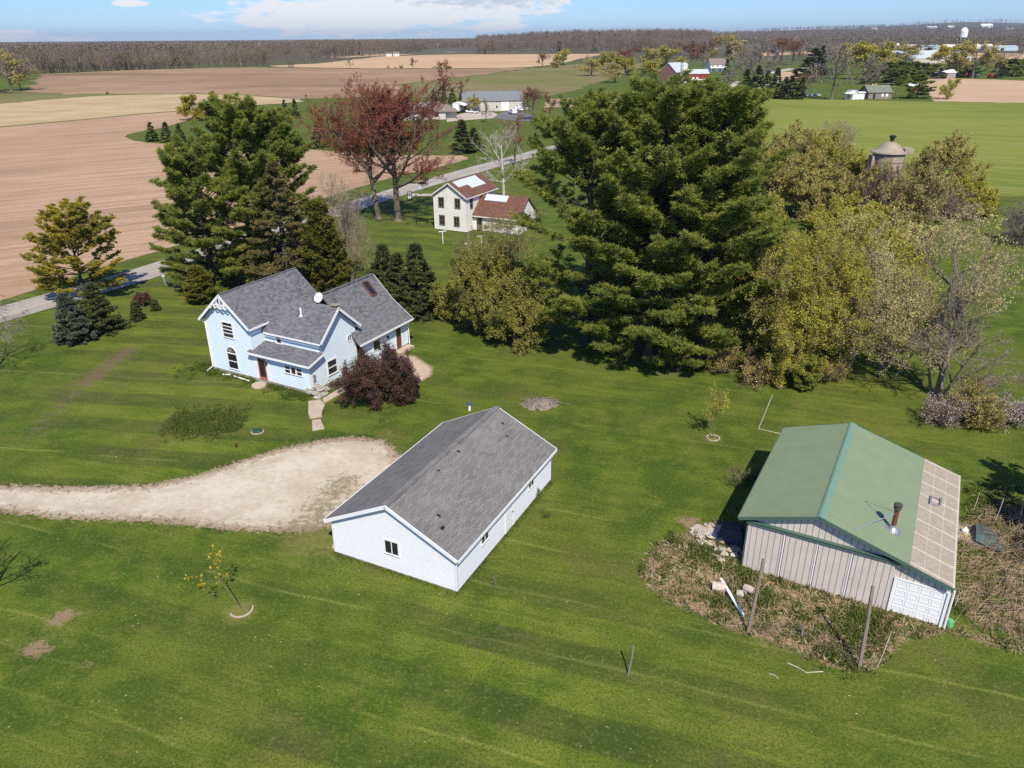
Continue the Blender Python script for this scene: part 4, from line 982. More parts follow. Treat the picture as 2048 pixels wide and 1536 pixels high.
part('pane', 'glass', dr, lambda mb: mb.fbox(FB, 10.68, 11.18, 1.4, 2.1, .03, .05))
part('wall_lamp', 'dark', house, lambda mb: (mb.lathe((9.25, 9.3, 1.75), [(.02, 0), (.1, .03), (.1, .2), (.03, .28)], 8), mb.tube([(9.1, 9.3, 1.95), (9.25, 9.3, 2.03)], .015, 5)))
part('step', 'concrete', house, lambda mb: mb.box(9.14, 10.2, 0, 9.9, 12.2, .22), 'low concrete step at the rear door')
part('step', 'concrete', house, lambda mb: mb.lathe((3.45, -.75, 0), [(.62, 0), (.60, .16), (.55, .18)], 9), 'round stone step at the front door')
part('window', ['white', 'glass'], house, lambda mb: (mb.fbox(FB, 7.2, 8.3, 1.2, 2.2, .02, .07, 0), mb.fbox(FB, 7.3, 8.2, 1.3, 2.1, .07, .075, 1)), 'window in the shaded rear wall')
def pipe_v(mb): mb.tube([(5.82, 2.6, 5.3), (5.82, 2.6, 6.05), (5.78, 2.55, 6.12)], .07, 8); mb.lathe((5.82, 2.6, 5.40), [(.2, 0), (.08, .12)], 10)
part('vent_pipe', 'white', house, pipe_v)
def dish(mb):
    c = np.array([6.9, 3.66, 6.86]); ax = np.array([.15, -.80, .55]); ax /= np.linalg.norm(ax); u = np.cross(ax, (0, 0, 1)); u /= np.linalg.norm(u); v = np.cross(u, ax); k = 20; rings = []
    for r, h in ((.0, -.09), (.2, -.07), (.42, 0), (.43, -.02), (.2, -.1)):
        rings.append(len(mb.v)); mb.v += [tuple(c+r*(u*math.cos(6.283*j/k)*.86+v*math.sin(6.283*j/k))+ax*h) for j in range(k)]
    for p, q in zip(rings, rings[1:]):
        for j in range(k): mb.f.append([p+j, p+(j+1) % k, q+(j+1) % k, q+j]); mb.mi.append(0)
    mb.tube([c-ax*.1, (6.9, 3.72, 6.5), (6.9, 3.72, 6.3)], .03, 6); mb.tube([c-v*.4, c+ax*.42-v*.12], .015, 5); mb.tube([c+ax*.42-v*.12, c+ax*.48-v*.1], .04, 6)
part('satellite_dish', 'white', house, dish)
def rv(mb):
    mb.box(8.45, 3.35, 6.25, 8.95, 3.85, 6.34); mb.box(8.55, 3.45, 6.34, 8.85, 3.75, 6.52, 1); mb.box(8.4, 3.3, 6.52, 9.0, 3.9, 6.57)
    mb.tube([(8.7, 3.6, 6.5), (8.7, 3.6, 7.1)], .015, 5, 1); mb.tube([(8.45, 3.6, 6.95), (8.95, 3.6, 7.0)], .012, 5, 1)
part('chimney_cap', ['silo_cap', 'dark'], house, rv)
part('downspout', 'white', house, lambda mb: mb.tube([(-2.9, -.3, 4.6), (-2.62, -.08, 4.4), (-2.62, -.08, .35), (-2.75, -.65, .08)], .05, 6))
part('downspout', 'white', house, lambda mb: mb.tube([(9.2, 12.4, 2.6), (9.2, 12.42, .1)], .05, 6))
part('meter_box', 'galv', house, lambda mb: (mb.fbox(F0, .25, .5, 1.1, 1.6, .02, .15), mb.fbox(F0, .3, .42, .3, 1.1, .02, .06)))

# ------------------------------------------------------------------ white garage
GO, GH = (-6.398, 32.869), -.458
gar = thing('garage', 'long white vinyl sided garage with worn grey shingle roof beside the driveway', 'garage', GO, GH)
gw, gl, ze, zr, oh = 3.896, 12.02, 2.289, 4.388, .284; e = gw+oh; sl = (zr-ze)/e; zt = zr-.1-sl*gw
GF = WF((0, 0), (1, 0), (0, -1)); GR = WF((gw, 0), (0, 1), (1, 0)); GL = WF((-gw, gl), (0, -1), (-1, 0))
def gwall(mb):
    siding(mb, GF, [(-gw, .1), (gw, .1), (gw, zt), (0, zr-.1), (-gw, zt)], .14, .013); siding(mb, GR, [(0, .1), (gl, .1), (gl, zt), (0, zt)], .105, .017)
    siding(mb, WF((gw, gl), (-1, 0), (0, 1)), [(0, .1), (2*gw, .1), (2*gw, zt), (gw, zr-.1), (0, zt)], .105, .017); siding(mb, GL, [(0, .1), (gl, .1), (gl, zt), (0, zt)], .105, .017)
part('wall', 'vinyl', gar, gwall)
part('foundation', 'stone', gar, lambda mb: mb.box(-gw+.02, .02, -.05, gw-.02, gl-.02, .1))
def groof(mb):
    g0, g1 = -.265, gl+.265
    mb.slab([(0, g0, zr), (0, g1, zr), (-e, g1, ze), (-e, g0, ze)], .09); mb.slab([(e, g0, ze), (e, g1, ze), (0, g1, zr), (0, g0, zr)], .09); mb.beam((0, g0, zr+.025), (0, g1, zr+.025), .34, .05)
gro = part('roof', 'shingle_old', gar, groof)
for u, v, du, dv in ((.85, 11.1, .2, .14), (1.55, 10.3, .22, .12), (.35, 6.4, .2, .16), (2.0, 1.35, .22, .15), (2.55, .75, .18, .3), (.42, 4.1, .12, .14)):
    zz = lambda uu: zr-sl*uu+.004
    part('missing_shingle', 'dark', gro, lambda mb: mb.poly([(u, v, zz(u)), (u+du, v, zz(u+du)), (u+du, v+dv, zz(u+du)), (u, v+dv, zz(u))]))
def gfascia(mb):
    for v in (-.29, gl+.29):
        for s in (-1, 1): mb.beam((s*(e+.02), v, ze+.0), (0, v, zr+.004), .05, .2)
    for s in (-1, 1): mb.beam((s*(e+.03), -.26, ze-.005), (s*(e+.03), gl+.26, ze-.005), .05, .17)
part('fascia', 'white', gar, gfascia)
def gsoffit(mb):
    for s in (-1, 1): mb.box(min(s*gw, s*e), -.2, ze-.12, max(s*gw, s*e), gl+.2, ze-.10)
part('soffit', 'white', gar, gsoffit)
for F_, u_ in ((GF, -gw-.02), (GF, gw-.09), (GR, -.03), (GR, gl-.09)): part('corner_board', 'vinyl', gar, lambda mb: mb.fbox(F_, u_, u_+.12, .1, zt-.08, .018, .035))
win(gar, GF, -.46, .48, 1.14, 2.06, rails=(), bars=(.5,), fw=.06, rw=.05, label='sliding window in the front gable')
win(gar, GR, 2.6, 3.5, 1.17, 1.98, rails=(), bars=(.5,), fw=.05, rw=.05); win(gar, GR, 8.58, 9.42, 1.2, 1.98, rails=(), bars=(.5,), fw=.05, rw=.05)
def gdoor(mb):
    mb.fbox(GR, 5.5, 5.6, .1, 2.1, .02, .06); mb.fbox(GR, 6.5, 6.6, .1, 2.1, .02, .06); mb.fbox(GR, 5.6, 6.5, 2.02, 2.1, .02, .06); mb.fbox(GR, 5.6, 6.5, .1, 2.02, .005, .035)
    for k in range(3):
        for q in range(2): mb.fbox(GR, 5.7+q*.4, 6.0+q*.4, .25+k*.58, .7+k*.58, .035, .045)
gd = part('door', 'white', gar, gdoor, 'white side door'); part('handle', 'dark', gd, lambda mb: mb.fbox(GR, 6.4, 6.44, 1.05, 1.11, .035, .09))
part('garage_door', 'white', gar, lambda mb: [mb.fbox(GL, 2.2, 6.9, .1+k*.5, .58+k*.5, .02, .05) for k in range(4)])
part('wall_lamp', 'dark', gar, lambda mb: mb.fbox(GL, 11.2, 11.35, 1.5, 1.75, .02, .3))
tag(MB.build((lambda mb: (mb.box(0, 0, 0, .5, .35, .12), mb)[1])(MB()), 'concrete_block', M['concrete']), 'pale concrete block beside the left front corner of the white garage', 'block').location = (*G(664, 1098), 0)

# ------------------------------------------------------------------ green roofed shed
SO, SH = (15.23, 31.444), -.517
shed = thing('pole_shed', 'beige metal shed with green metal roof, stove pipe and white garage door', 'shed', SO, SH)
wl, wr, sL, zl, zR, zrr, g = 3.844, 6.245, 10.679, 3.21, 4.486, 2.545, .345
xl, xr = -3.37, 6.2; fl = lambda u: zR-(zR-zl)/wl*abs(u) if u < 0 else zR-(zR-zrr)/wr*u
SF = WF((0, 0), (1, 0), (0, -1)); SLF = WF((xl, sL), (0, -1), (-1, 0)); SR = WF((xr, 0), (0, 1), (1, 0)); SB = WF((xr, sL), (-1, 0), (0, 1))
def swall(mb):
    mb.poly([SF(xl, 0), SF(xr, 0), SF(xr, fl(xr)-.1), SF(0, zR-.1), SF(xl, fl(xl)-.1)]); mb.poly([SLF(0, 0), SLF(sL, 0), SLF(sL, fl(xl)-.1), SLF(0, fl(xl)-.1)])
    mb.poly([SR(0, 0), SR(sL, 0), SR(sL, fl(xr)-.1), SR(0, fl(xr)-.1)]); mb.poly([SB(0, 0), SB(xr-xl, 0), SB(xr-xl, fl(xl)-.1), SB(xr, zR-.1), SB(0, fl(xr)-.1)])
    u = xl+.15
    while u < xr:
        if u < 3.75: mb.fbox(SF, u-.014, u+.014, 2.96, max(2.98, fl(u)-.12), 0, .02, 1) if fl(u)-.12 > 3.0 else None
        else: mb.fbox(SF, u-.014, u+.014, 2.06 if u > 3.78 and u < 6.15 else 0, fl(u)-.12, 0, .02, 1)
        u += .3
    v = .15
    while v < sL: mb.fbox(SLF, v-.014, v+.014, 0, fl(xl)-.12, 0, .02, 1); mb.fbox(SR, v-.014, v+.014, 0, fl(xr)-.12, 0, .02, 1); v += .3
    u = .15
    while u < xr-xl: mb.fbox(SB, u-.014, u+.014, 0, fl(xr-u)-.12, 0, .02, 1); u += .3
part('wall', ['beige_metal', 'groove'], shed, swall)
edges = (xl+.02, -1.42, .18, 1.80, 3.70)
for i, (u0, u1) in enumerate(zip(edges, edges[1:])):
    def panel(mb, u0=u0, u1=u1, i=i):
        mb.fbox(SF, u0+.02, u1-.02, .05, 2.86, .05, .085)
        u = u0+.22
        while u < u1-.1: mb.fbox(SF, u-.014, u+.014, .06, 2.85, .085, .10, 1); u += .3
        if i in (0, 1, 2): mb.fbox(SF, u1-.075, u1-.022, .05, 2.86, .085, .12, 2 if i != 0 else 2)
        if i == 0: mb.fbox(SF, u1-.115, u1-.076, .05, 2.86, .085, .11, 1)
    part('sliding_door', ['beige_metal', 'groove', 'white'], shed, panel)
part('door_rail', 'trim_green', shed, lambda mb: (mb.fbox(SF, xl-.05, 3.9, 2.88, 3.04, .02, .2), mb.fbox(SF, xl-.05, 3.9, 3.04, 3.07, .02, .25)))
def sroof(mb):
    g0, g1 = -g, sL+g; us = 4.22; h = .06
    mb.slab([(0, g0, zR), (0, g1, zR), (-wl, g1, zl), (-wl, g0, zl)], h, 0); mb.slab([(us, g0, fl(us)), (us, g1, fl(us)), (0, g1, zR), (0, g0, zR)], h, 0)
    v = g0+.12
    while v < g1-.05:
        mb.beam((-wl, v, zl+.02), (-.05, v, zR+.005), .035, .025, 0); mb.beam((us, v, fl(us)+.02), (.05, v, zR+.005), .035, .025, 0); v += .23
sro = part('roof', 'green_metal', shed, sroof)
def scap(mb):
    g0, g1 = -g-.03, sL+g+.03; c = .30
    mb.slab([(0, g0, zR+.05), (0, g1, zR+.05), (-.12, g1, zR+.01), (-.12, g0, zR+.01)], .02); mb.slab([(c, g0, zR+.05-c*.3), (c, g1, zR+.05-c*.3), (0, g1, zR+.05), (0, g0, zR+.05)], .02)
part('ridge_cap', 'teal_metal', sro, scap)
def spanel(mb):
    g0, g1 = -g, sL+g; u0, u1 = 4.225, wr
    mb.slab([(u1, g0, fl(u1)+.01), (u1, g1, fl(u1)+.01), (u0, g1, fl(u0)+.01), (u0, g0, fl(u0)+.01)], .05, 0)
    for k in range(9):
        v = g0+.25+k*(g1-g0-.4)/8; mb.beam((u1-.01, v, fl(u1)+.035), (u0, v, fl(u0)+.035), .07, .03, 1)
    for uu in (4.85, 5.5): mb.beam((uu, g0+.05, fl(uu)+.022), (uu, g1-.05, fl(uu)+.022), .03, .015, 1)
    mb.beam((u1-.06, g0, fl(u1)+.04), (u1-.06, g1, fl(u1)+.04), .08, .03, 1)
part('roof_panel', ['panel', 'panel_lap'], shed, spanel, 'row of tan translucent roof panels along the low eave')
def hatch(mb):
    for u, v in ((4.8, 6.05), (5.3, 6.38)): mb.beam((u, v, fl(u)+.14), (u, v+.85, fl(u)+.14), .09, .14)
    mb.beam((4.8, 6.86, fl(4.8)+.1), (5.3, 7.1, fl(5.3)+.1), .04, .05); mb.beam((4.8, 6.1, fl(4.8)+.1), (5.3, 6.4, fl(5.3)+.1), .04, .05)
part('roof_bracket', 'galv', shed, hatch)
def strim(mb):
    for v in (-g-.02, sL+g+.02):
        mb.beam((-wl, v, zl+.02), (0, v, zR+.02), .04, .17); mb.beam((wr, v, zrr+.02), (0, v, zR+.02), .04, .17)
    mb.beam((-wl-.02, -g, zl+.01), (-wl-.02, sL+g, zl+.01), .04, .12); mb.fbox(SF, xl-.03, xl+.1, 0, 3.1, .0, .045); mb.fbox(SLF, sL-.1, sL+.04, 0, 3.1, .0, .045)
part('fascia', 'trim_green', shed, strim)
def gdoor2(mb):
    z0, z1, u0, u1 = .05, 2.0, 3.86, 6.06
    mb.fbox(SF, u0-.1, u0, 0, z1+.08, .02, .07, 0); mb.fbox(SF, u1, u1+.12, 0, z1+.08, .02, .10, 0); mb.fbox(SF, u0, u1, z1, z1+.08, .02, .07, 0)
    for k in range(4):
        a0 = z0+k*(z1-z0)/4; mb.fbox(SF, u0, u1, a0+.006, a0+(z1-z0)/4-.006, .01, .035, 0)
        for q in range(4):
            b0 = u0+.08+q*(u1-u0-.1)/4; b1 = b0+(u1-u0)/4-.12
            for r0, r1, s0, s1 in ((b0, b1, a0+.08, a0+.10), (b0, b1, a0+.38, a0+.40), (b0, b0+.02, a0+.10, a0+.38), (b1-.02, b1, a0+.10, a0+.38)): mb.fbox(SF, r0, r1, s0, s1, .035, .05, 0)
part('garage_door', 'white', shed, gdoor2, 'white panelled roll up door')
part('downspout', 'white', shed, lambda mb: mb.tube([(6.28, -.12, 2.3), (6.28, -.12, .05)], .055, 6))
def stove(mb):
    b = np.array([3.24, 1.84, fl(3.24)])
    mb.tube([b+(0, 0, .25), b+(0, 0, 1.32)], .115, 12, 0); mb.lathe(b+(0, 0, 1.22), [(.17, 0), (.19, .05), (.17, .17), (.2, .2), (.2, .3), (.14, .32)], 12, 1)
stp = part('stove_pipe', ['rust', 'bark_dark'], shed, stove, 'rusty stove pipe with dark cap')
def flash(mb):
    b = np.array([3.24, 1.84, fl(3.24)]); mb.lathe(b+(0, 0, 0), [(.3, -.04), (.24, .08), (.15, .2), (.13, .3)], 12)
    k = .31; mb.slab([b+(-.35, -.35, .35*k+.02), b+(.4, -.35, -.4*k+.02), b+(.4, .35, -.4*k+.02), b+(-.35, .35, .35*k+.02)], .015)
part('flashing', 'galv', stp, flash)
def brace(mb):
    b = np.array([3.24, 1.84, fl(3.24)]); mb.tube([b+(0, 0, 1.0), (1.66, .17, fl(1.66)+.03)], .022, 6); mb.tube([b+(0, 0, 1.05), (1.75, 3.1, fl(1.75)+.03)], .014, 5)
part('brace', 'galv', stp, brace)
part('window', ['white', 'glass'], shed, lambda mb: (mb.fbox(SLF, 6.3, 8.6, 1.2, 2.6, .02, .16, 0), mb.fbox(SLF, 6.4, 8.5, 1.3, 2.5, .16, .165, 1)), 'white framed window on the shaded left side')

# ------------------------------------------------------------------ white neighbour house
WO, WH = (-8.89, 111.79), -.48
nb = thing('neighbour_house', 'old white two storey house with patched brown roof beyond the big pines', 'house', WO, WH)
b = 2.795
WFr = WF((0, 0), (1, 0), (0, -1)); WRi = WF((b, 0), (0, 1), (1, 0))
def nwall(mb):
    siding(mb, WFr, [(-b, .1), (b, .1), (b, 5.25), (0, 6.9), (-b, 5.25)], .2, .02); siding(mb, WRi, [(0, .1), (8.6, .1), (8.6, 5.2), (0, 5.2)], .2, .02)
    siding(mb, WF((-b, 8.6), (0, -1), (-1, 0)), [(0, .1), (8.6, .1), (8.6, 5.2), (0, 5.2)], .2); siding(mb, WF((b, 8.6), (-1, 0), (0, 1)), [(0, .1), (2*b, .1), (2*b, 5.2), (b, 6.9), (0, 5.2)], .4)
    siding(mb, WF((b, 1.9), (1, 0), (0, -1)), [(0, .1), (7.5, .1), (7.5, 2.5), (0, 2.5)], .2); siding(mb, WF((b+7.5, 1.9), (0, 1), (1, 0)), [(0, .1), (5.6, .1), (5.6, 2.5), (2.8, 5.0), (0, 2.5)], .2)
part('wall', 'white_old', nb, nwall)
def nroof(mb):
    mb.slab([(0, -.35, 7.06), (0, 9.3, 7.06), (-b-.35, 9.3, 5.02), (-b-.35, -.35, 5.02)], .12); mb.slab([(b+.35, -.35, 5.02), (b+.35, 9.3, 5.02), (0, 9.3, 7.06), (0, -.35, 7.06)], .12)
nr = part('roof', 'brown_shingle', nb, nroof)
def npatch(mb):
    z = lambda u: 7.06-.648*u+.012
    for u0, u1, c0, c1 in ((.1, 1.15, .8, 7.4), (1.15, 1.85, 3.4, 7.6)): mb.poly([(u0, c0, z(u0)), (u1, c0, z(u1)), (u1, c1, z(u1)), (u0, c1, z(u0))])
part('roof_underlay', 'patch', nr, npatch, 'pale blue underlay where shingles are gone')
nr2 = part('roof', 'brown_shingle_x', nb, lambda mb: (mb.slab([(b, 1.5, 2.25), (b+7.8, 1.5, 2.25), (b+7.8, 4.7, 5.0), (b, 4.7, 5.0)], .12), mb.slab([(b+7.8, 7.9, 2.25), (b, 7.9, 2.25), (b, 4.7, 5.0), (b+7.8, 4.7, 5.0)], .12)))
part('roof_underlay', 'patch', nr2, lambda mb: mb.poly([(b+.9, 3.75, 4.197), (b+4.6, 3.75, 4.197), (b+4.6, 4.6, 4.925), (b+.9, 4.6, 4.925)]), 'pale underlay strip on the lower roof')
part('fascia', 'white_old', nb, lambda mb: (mb.beam((b+.37, -.3, 5.02), (b+.37, 9.2, 5.02), .05, .14), mb.beam((b+.1, 1.47, 2.25), (b+7.8, 1.47, 2.25), .05, .14), [mb.beam((s*(b+.36), -.37, 5.02), (0, -.37, 7.07), .05, .16) for s in (-1, 1)]))
for u, z0 in ((-1.42, 3.35), (1.35, 3.4), (-1.40, .75), (1.12, .75)): win(nb, WFr, u-.5, u+.5, z0, z0+1.5, rails=(.5,), bars=(.5,), fw=.14, frame='bark')
win(nb, WRi, 1.0, 1.85, 3.3, 4.75, rails=(.5,), fw=.12, frame='bark')
part('door', ['bark', 'glass'], nb, lambda mb: (mb.fbox(WF((b, 1.9), (1, 0), (0, -1)), .6, 1.5, .15, 2.2, .02, .06, 0), mb.fbox(WF((b, 1.9), (1, 0), (0, -1)), .7, 1.4, .9, 2.1, .06, .065, 1)))

# ------------------------------------------------------------------ farm buildings beyond
def simple_barn(name, label, cat, base, rot, W, Lh, ze, zr, wall, roof, group=None, e=.4, ridge_x=False):
    """gabled building; local x along its front (length Lh), y into depth (W), ridge along x"""
    o = thing(name, label, cat, base, rot, group); h = Lh/2
    def wl_(mb):
        mb.poly([(-h, 0, 0), (h, 0, 0), (h, 0, ze), (-h, 0, ze)]); mb.poly([(h, W, 0), (-h, W, 0), (-h, W, ze), (h, W, ze)])
        mb.poly([(h, 0, 0), (h, W, 0), (h, W, ze), (h, W/2, zr-.1), (h, 0, ze)]); mb.poly([(-h, W, 0), (-h, 0, 0), (-h, 0, ze), (-h, W/2, zr-.1), (-h, W, ze)])
    part('wall', wall, o, wl_)
    k = (zr-ze)/(W/2)
    def rf(mb):
        mb.slab([(-h-e, -e, ze-k*e+.05), (h+e, -e, ze-k*e+.05), (h+e, W/2, zr), (-h-e, W/2, zr)], .15); mb.slab([(h+e, W+e, ze-k*e+.05), (-h-e, W+e, ze-k*e+.05), (-h-e, W/2, zr), (h+e, W/2, zr)], .15)
    part('roof', roof, o, rf)
    return o
def FX(y=0.): return WF((0, y), (1, 0), (0, -1))
def openings(o, name, mat, rects, F=None):
    for u0, u1, z0, z1 in rects: part(name, mat, o, lambda mb: mb.fbox(F or FX(), u0, u1, z0, z1, .0, .06))
pole = simple_barn('pole_barn', 'long grey roofed pole building behind the brick coloured field edge', 'building', (-6.5, 313), .10, 12, 23, 4.3, 6.9, 'beige_wall', 'grey_roof')
pole['label'] = 'long beige pole building with grey metal roof behind the ranch house'
openings(pole, 'door', 'white', [(3.2, 6.2, .1, 3.6)]); openings(pole, 'door', 'beige_wall', [(6.5, 10.8, .1, 3.6)]); openings(pole, 'door', 'white', [(-9, -6, .1, 3.2)]); openings(pole, 'window', 'glass', [(1.2, 1.8, 1.2, 2.0)])
part('fascia', 'groove', pole, lambda mb: mb.beam((-12, -.45, 4.1), (12, -.45, 4.1), .1, .3))
ranch = thing('ranch_house', 'low ranch house with tan hip roof mostly hidden by the dark red maple', 'house', G(840, 240), .15)
def rwall(mb):
    mb.box(-9, 0, 0, 9, 9, 2.7); mb.box(9, 1.5, 0, 13, 9, 2.6)
part('wall', 'beige_wall', ranch, rwall)
def rroof(mb):
    q = [(-9.6, -.6, 2.6), (13.6, -.6, 2.6), (13.6, 9.6, 2.6), (-9.6, 9.6, 2.6)]; r = [(-5.2, 4.5, 5.6), (8.4, 4.5, 5.6)]
    mb.poly([q[0], q[1], r[1], r[0]]); mb.poly([q[1], q[2], r[1]]); mb.poly([q[2], q[3], r[0], r[1]]); mb.poly([q[3], q[0], r[0]]); mb.poly(q[::-1])
part('roof', 'tan_roof', ranch, rroof)
openings(ranch, 'window', 'glass', [(-6, -4.4, 1, 2.2), (0, 1.6, 1, 2.2), (5, 6.6, .9, 2.2)]); openings(ranch, 'door', 'white', [(-2.4, -1.4, .1, 2.2)])
def travel_trailer():
    o = thing('camper_trailer', 'white fifth wheel camper trailer parked at the pole building', 'camper', (-19.5, 309), .1+1.25)
    def body(mb):
        P = [(0, .7), (7.2, .7), (7.2, 1.3), (9.4, 1.6), (9.6, 3.0), (9.0, 3.5), (0, 3.5)]
        k = len(mb.v); n = len(P)
        for y in (-1.2, 1.2): mb.v += [(x-4.5, y, z) for x, z in P]
        mb.f.append([k+i for i in range(n)]); mb.f.append([k+n+i for i in reversed(range(n))]); mb.mi += [0, 0]
        for i in range(n): j = (i+1) % n; mb.f.append([k+j, k+i, k+n+i, k+n+j]); mb.mi.append(0)
        mb.box(-4.6, -1.25, 3.5, 3.5, 1.25, 3.6)
    part('body', 'white', o, body); part('awning', 'white', o, lambda mb: mb.slab([(-4, -3.4, 2.7), (3, -3.4, 2.7), (3, -1.2, 3.3), (-4, -1.2, 3.3)], .05))
    for x0 in (-3, -.8, 1.4): part('window', 'glass', o, lambda mb: mb.box(x0, -1.23, 1.9, x0+1.2, -1.19, 2.6))
    part('door', 'galv', o, lambda mb: mb.box(3.0, -1.24, .8, 3.7, -1.19, 2.8))
    for x0 in (-1.6, -.7):
        for y in (-1.1, .9): part('wheel', 'tyre', o, lambda mb: mb.tube([(x0, y, .38), (x0, y+.22, .38)], .38, 14))
    for y in (-.9, .75): part('leg', 'galv', o, lambda mb: mb.box(3.2, y, 0, 3.35, y+.15, .8))
travel_trailer()
def wheels(o, xs, hw, r=.36):
    for x in xs:
        for y in (-hw, hw-.22):
            wv = part('wheel', 'tyre', o, lambda mb: mb.tube([(x, y, r), (x, y+.22, r)], r, 14)); part('rim', 'galv', wv, lambda mb: mb.tube([(x, y-.01, r), (x, y+.23, r)], r*.55, 10))
def pickup():
    o = thing('pickup_truck', 'white pickup truck with cap parked on the dark drive', 'truck', G(1025, 228), 1.9)
    def body(mb):
        mb.box(-2.7, -.95, .5, 2.7, .95, 1.05); mb.box(1.2, -.92, 1.05, 2.65, .92, 1.2)
        P = [(-.6, 1.05), (1.3, 1.05), (.75, 1.75), (-.45, 1.78)]; k = len(mb.v)
        for y in (-.85, .85): mb.v += [(x, y, z) for x, z in P]
        for f in ((0, 1, 2, 3), (7, 6, 5, 4), (1, 0, 4, 5), (2, 1, 5, 6), (3, 2, 6, 7), (0, 3, 7, 4)): mb.f.append([k+i for i in f]); mb.mi.append(0)
        mb.box(-2.65, -.9, 1.05, -.62, .9, 1.75)
    part('body', 'white', o, body); part('windscreen', 'glass', o, lambda mb: mb.slab([(1.25, -.78, 1.15), (1.25, .78, 1.15), (.8, .74, 1.7), (.8, -.74, 1.7)][::-1], .03))
    for y in (-.865, .84): part('window', 'glass', o, lambda mb: mb.box(-.35, y, 1.2, .7, y+.025, 1.62)); part('window', 'glass', o, lambda mb: mb.box(-2.3, y-.045 if y < 0 else y+.045, 1.25, -.9, y-.02 if y < 0 else y+.07, 1.6))
    for y in (-.7, .45): part('headlight', 'galv', o, lambda mb: mb.box(2.68, y, .8, 2.73, y+.25, .98))
    part('bumper', 'galv', o, lambda mb: mb.box(2.66, -.9, .45, 2.85, .9, .65)); wheels(o, (-1.7, 1.75), .97)
pickup()
def van():
    o = thing('boat', 'white covered boat on a trailer beside the pickup truck', 'boat', G(1042, 222), .3)
    def hull(mb):
        P = [(-2.6, .55), (2.0, .5), (3.0, 1.2), (-2.6, 1.2)]; k = len(mb.v)
        for y in (-.95, .95): mb.v += [(x, y*(.25 if x > 2.5 else 1), z) for x, z in P]
        for f in ((0, 1, 2, 3), (7, 6, 5, 4), (1, 0, 4, 5), (2, 1, 5, 6), (3, 2, 6, 7), (0, 3, 7, 4)): mb.f.append([k+i for i in f]); mb.mi.append(0)
    part('hull', 'white', o, hull); part('cover', 'patch', o, lambda mb: mb.slab([(-2.5, -.9, 1.22), (1.9, -.8, 1.22), (.8, 0, 1.7), (-2.4, 0, 1.7)], .04)); part('trailer', 'galv', o, lambda mb: mb.box(-2.4, -.6, .4, 3.8, .6, .5)); wheels(o, (-.8,), 1.05, .3)
van()
def utv(px, rot, lab):
    o = thing('utility_vehicle', lab, 'utility vehicle', G(*px), rot, 'small utility vehicles by the camper')
    part('body', 'white', o, lambda mb: (mb.box(-1.3, -.65, .4, 1.3, .65, .8), mb.box(-1.3, -.6, .8, -.5, .6, 1.0))); part('seat', 'dark', o, lambda mb: mb.box(-.45, -.55, .8, .1, .55, 1.15))
    part('roof_frame', 'dark', o, lambda mb: ([mb.tube([(x, y, .8), (x*.8, y, 1.85)], .03, 5) for x in (-.5, .7) for y in (-.6, .6)], mb.box(-.5, -.62, 1.84, .65, .62, 1.88))); wheels(o, (-.9, .9), .75, .3)
utv((938, 226), .3, 'white utility vehicle nearest the camper trailer'); utv((950, 227), -.4, 'white utility vehicle to the right of its twin under the round tree')

# red barn group
rb = simple_barn('red_barn', 'red gambrel style barn with silver roof behind the tall pines', 'barn', G(1362, 166), .9, 11, 15, 6.5, 11.5, 'barn_brown', 'silver_roof')
openings(rb, 'door', 'white', [(-3, 0, .2, 4)]); openings(rb, 'window', 'glass', [(2, 3, 2, 3.2), (4.5, 5.5, 2, 3.2)])
la = simple_barn('cattle_shed', 'low red cattle shed with silver metal roof joined beside the red barn', 'barn', G(1392, 161), .05, 9, 16, 4.2, 6.6, 'red_wood', 'silver_roof')
openings(la, 'door', 'white', [(-5, -3.6, .1, 2), (-2.6, -1.2, .1, 2), (0, 1.4, .1, 2)]); part('wall_base', 'white', la, lambda mb: mb.fbox(FX(), -8, 8, 0, .9, .01, .07))
si = thing('silo', 'white barn silo standing against the red barn', 'silo', G(1366, 168), 0); part('tower', 'white_old', si, lambda mb: mb.lathe((0, 0, 0), [(2.1, 0), (2.1, 10.5)], 20)); part('dome', 'silver_roof', si, lambda mb: mb.lathe((0, 0, 10.5), [(2.2, 0), (2.0, .5), (1.2, 1.2), (.3, 1.5)], 20))
wh = simple_barn('farm_house', 'white farm house with brown hip roof right of the red barn', 'house', G(1436, 143), .1, 11, 13, 5.2, 9.6, 'white', 'tan_roof')
openings(wh, 'window', 'glass', [(-5, -4, 3.4, 4.6), (-1, 0, 3.4, 4.6), (3, 4, 3.4, 4.6), (-5, -4, .8, 2.2), (2, 3, .8, 2.2)]); part('porch', ['white', 'glass'], wh, lambda mb: (mb.box(-6.5, -2.6, 2.6, 6.5, 0, 2.85), [mb.box(x, -2.5, 0, x+.2, -2.3, 2.6) for x in (-6.3, -2, 2, 6.1)]))
gs = simple_barn('grey_house', 'pale grey gabled house half hidden behind the tall dark spruce', 'house', G(1645, 135), 1.4, 9, 10, 5, 8.5, 'silver_roof', 'grey_roof'); openings(gs, 'window', 'glass', [(-2, -1, 3, 4.2), (1, 2, 3, 4.2)])
ms = simple_barn('machine_shed', 'long machine shed with silver metal roof behind the row of pines', 'building', G(1860, 127), .02, 30, 80, 4.6, 11.5, 'beige_wall', 'silver_roof'); openings(ms, 'door', 'white', [(8, 13, .1, 4)])
ws = simple_barn('open_shed', 'shed with bright white roof right of the row of pines', 'shed', G(1884, 157), .02, 9, 17, 3.6, 5.2, 'groove', 'white'); openings(ws, 'door', 'dark', [(-7, -2.5, .1, 3), (-1.5, 3, .1, 3)])
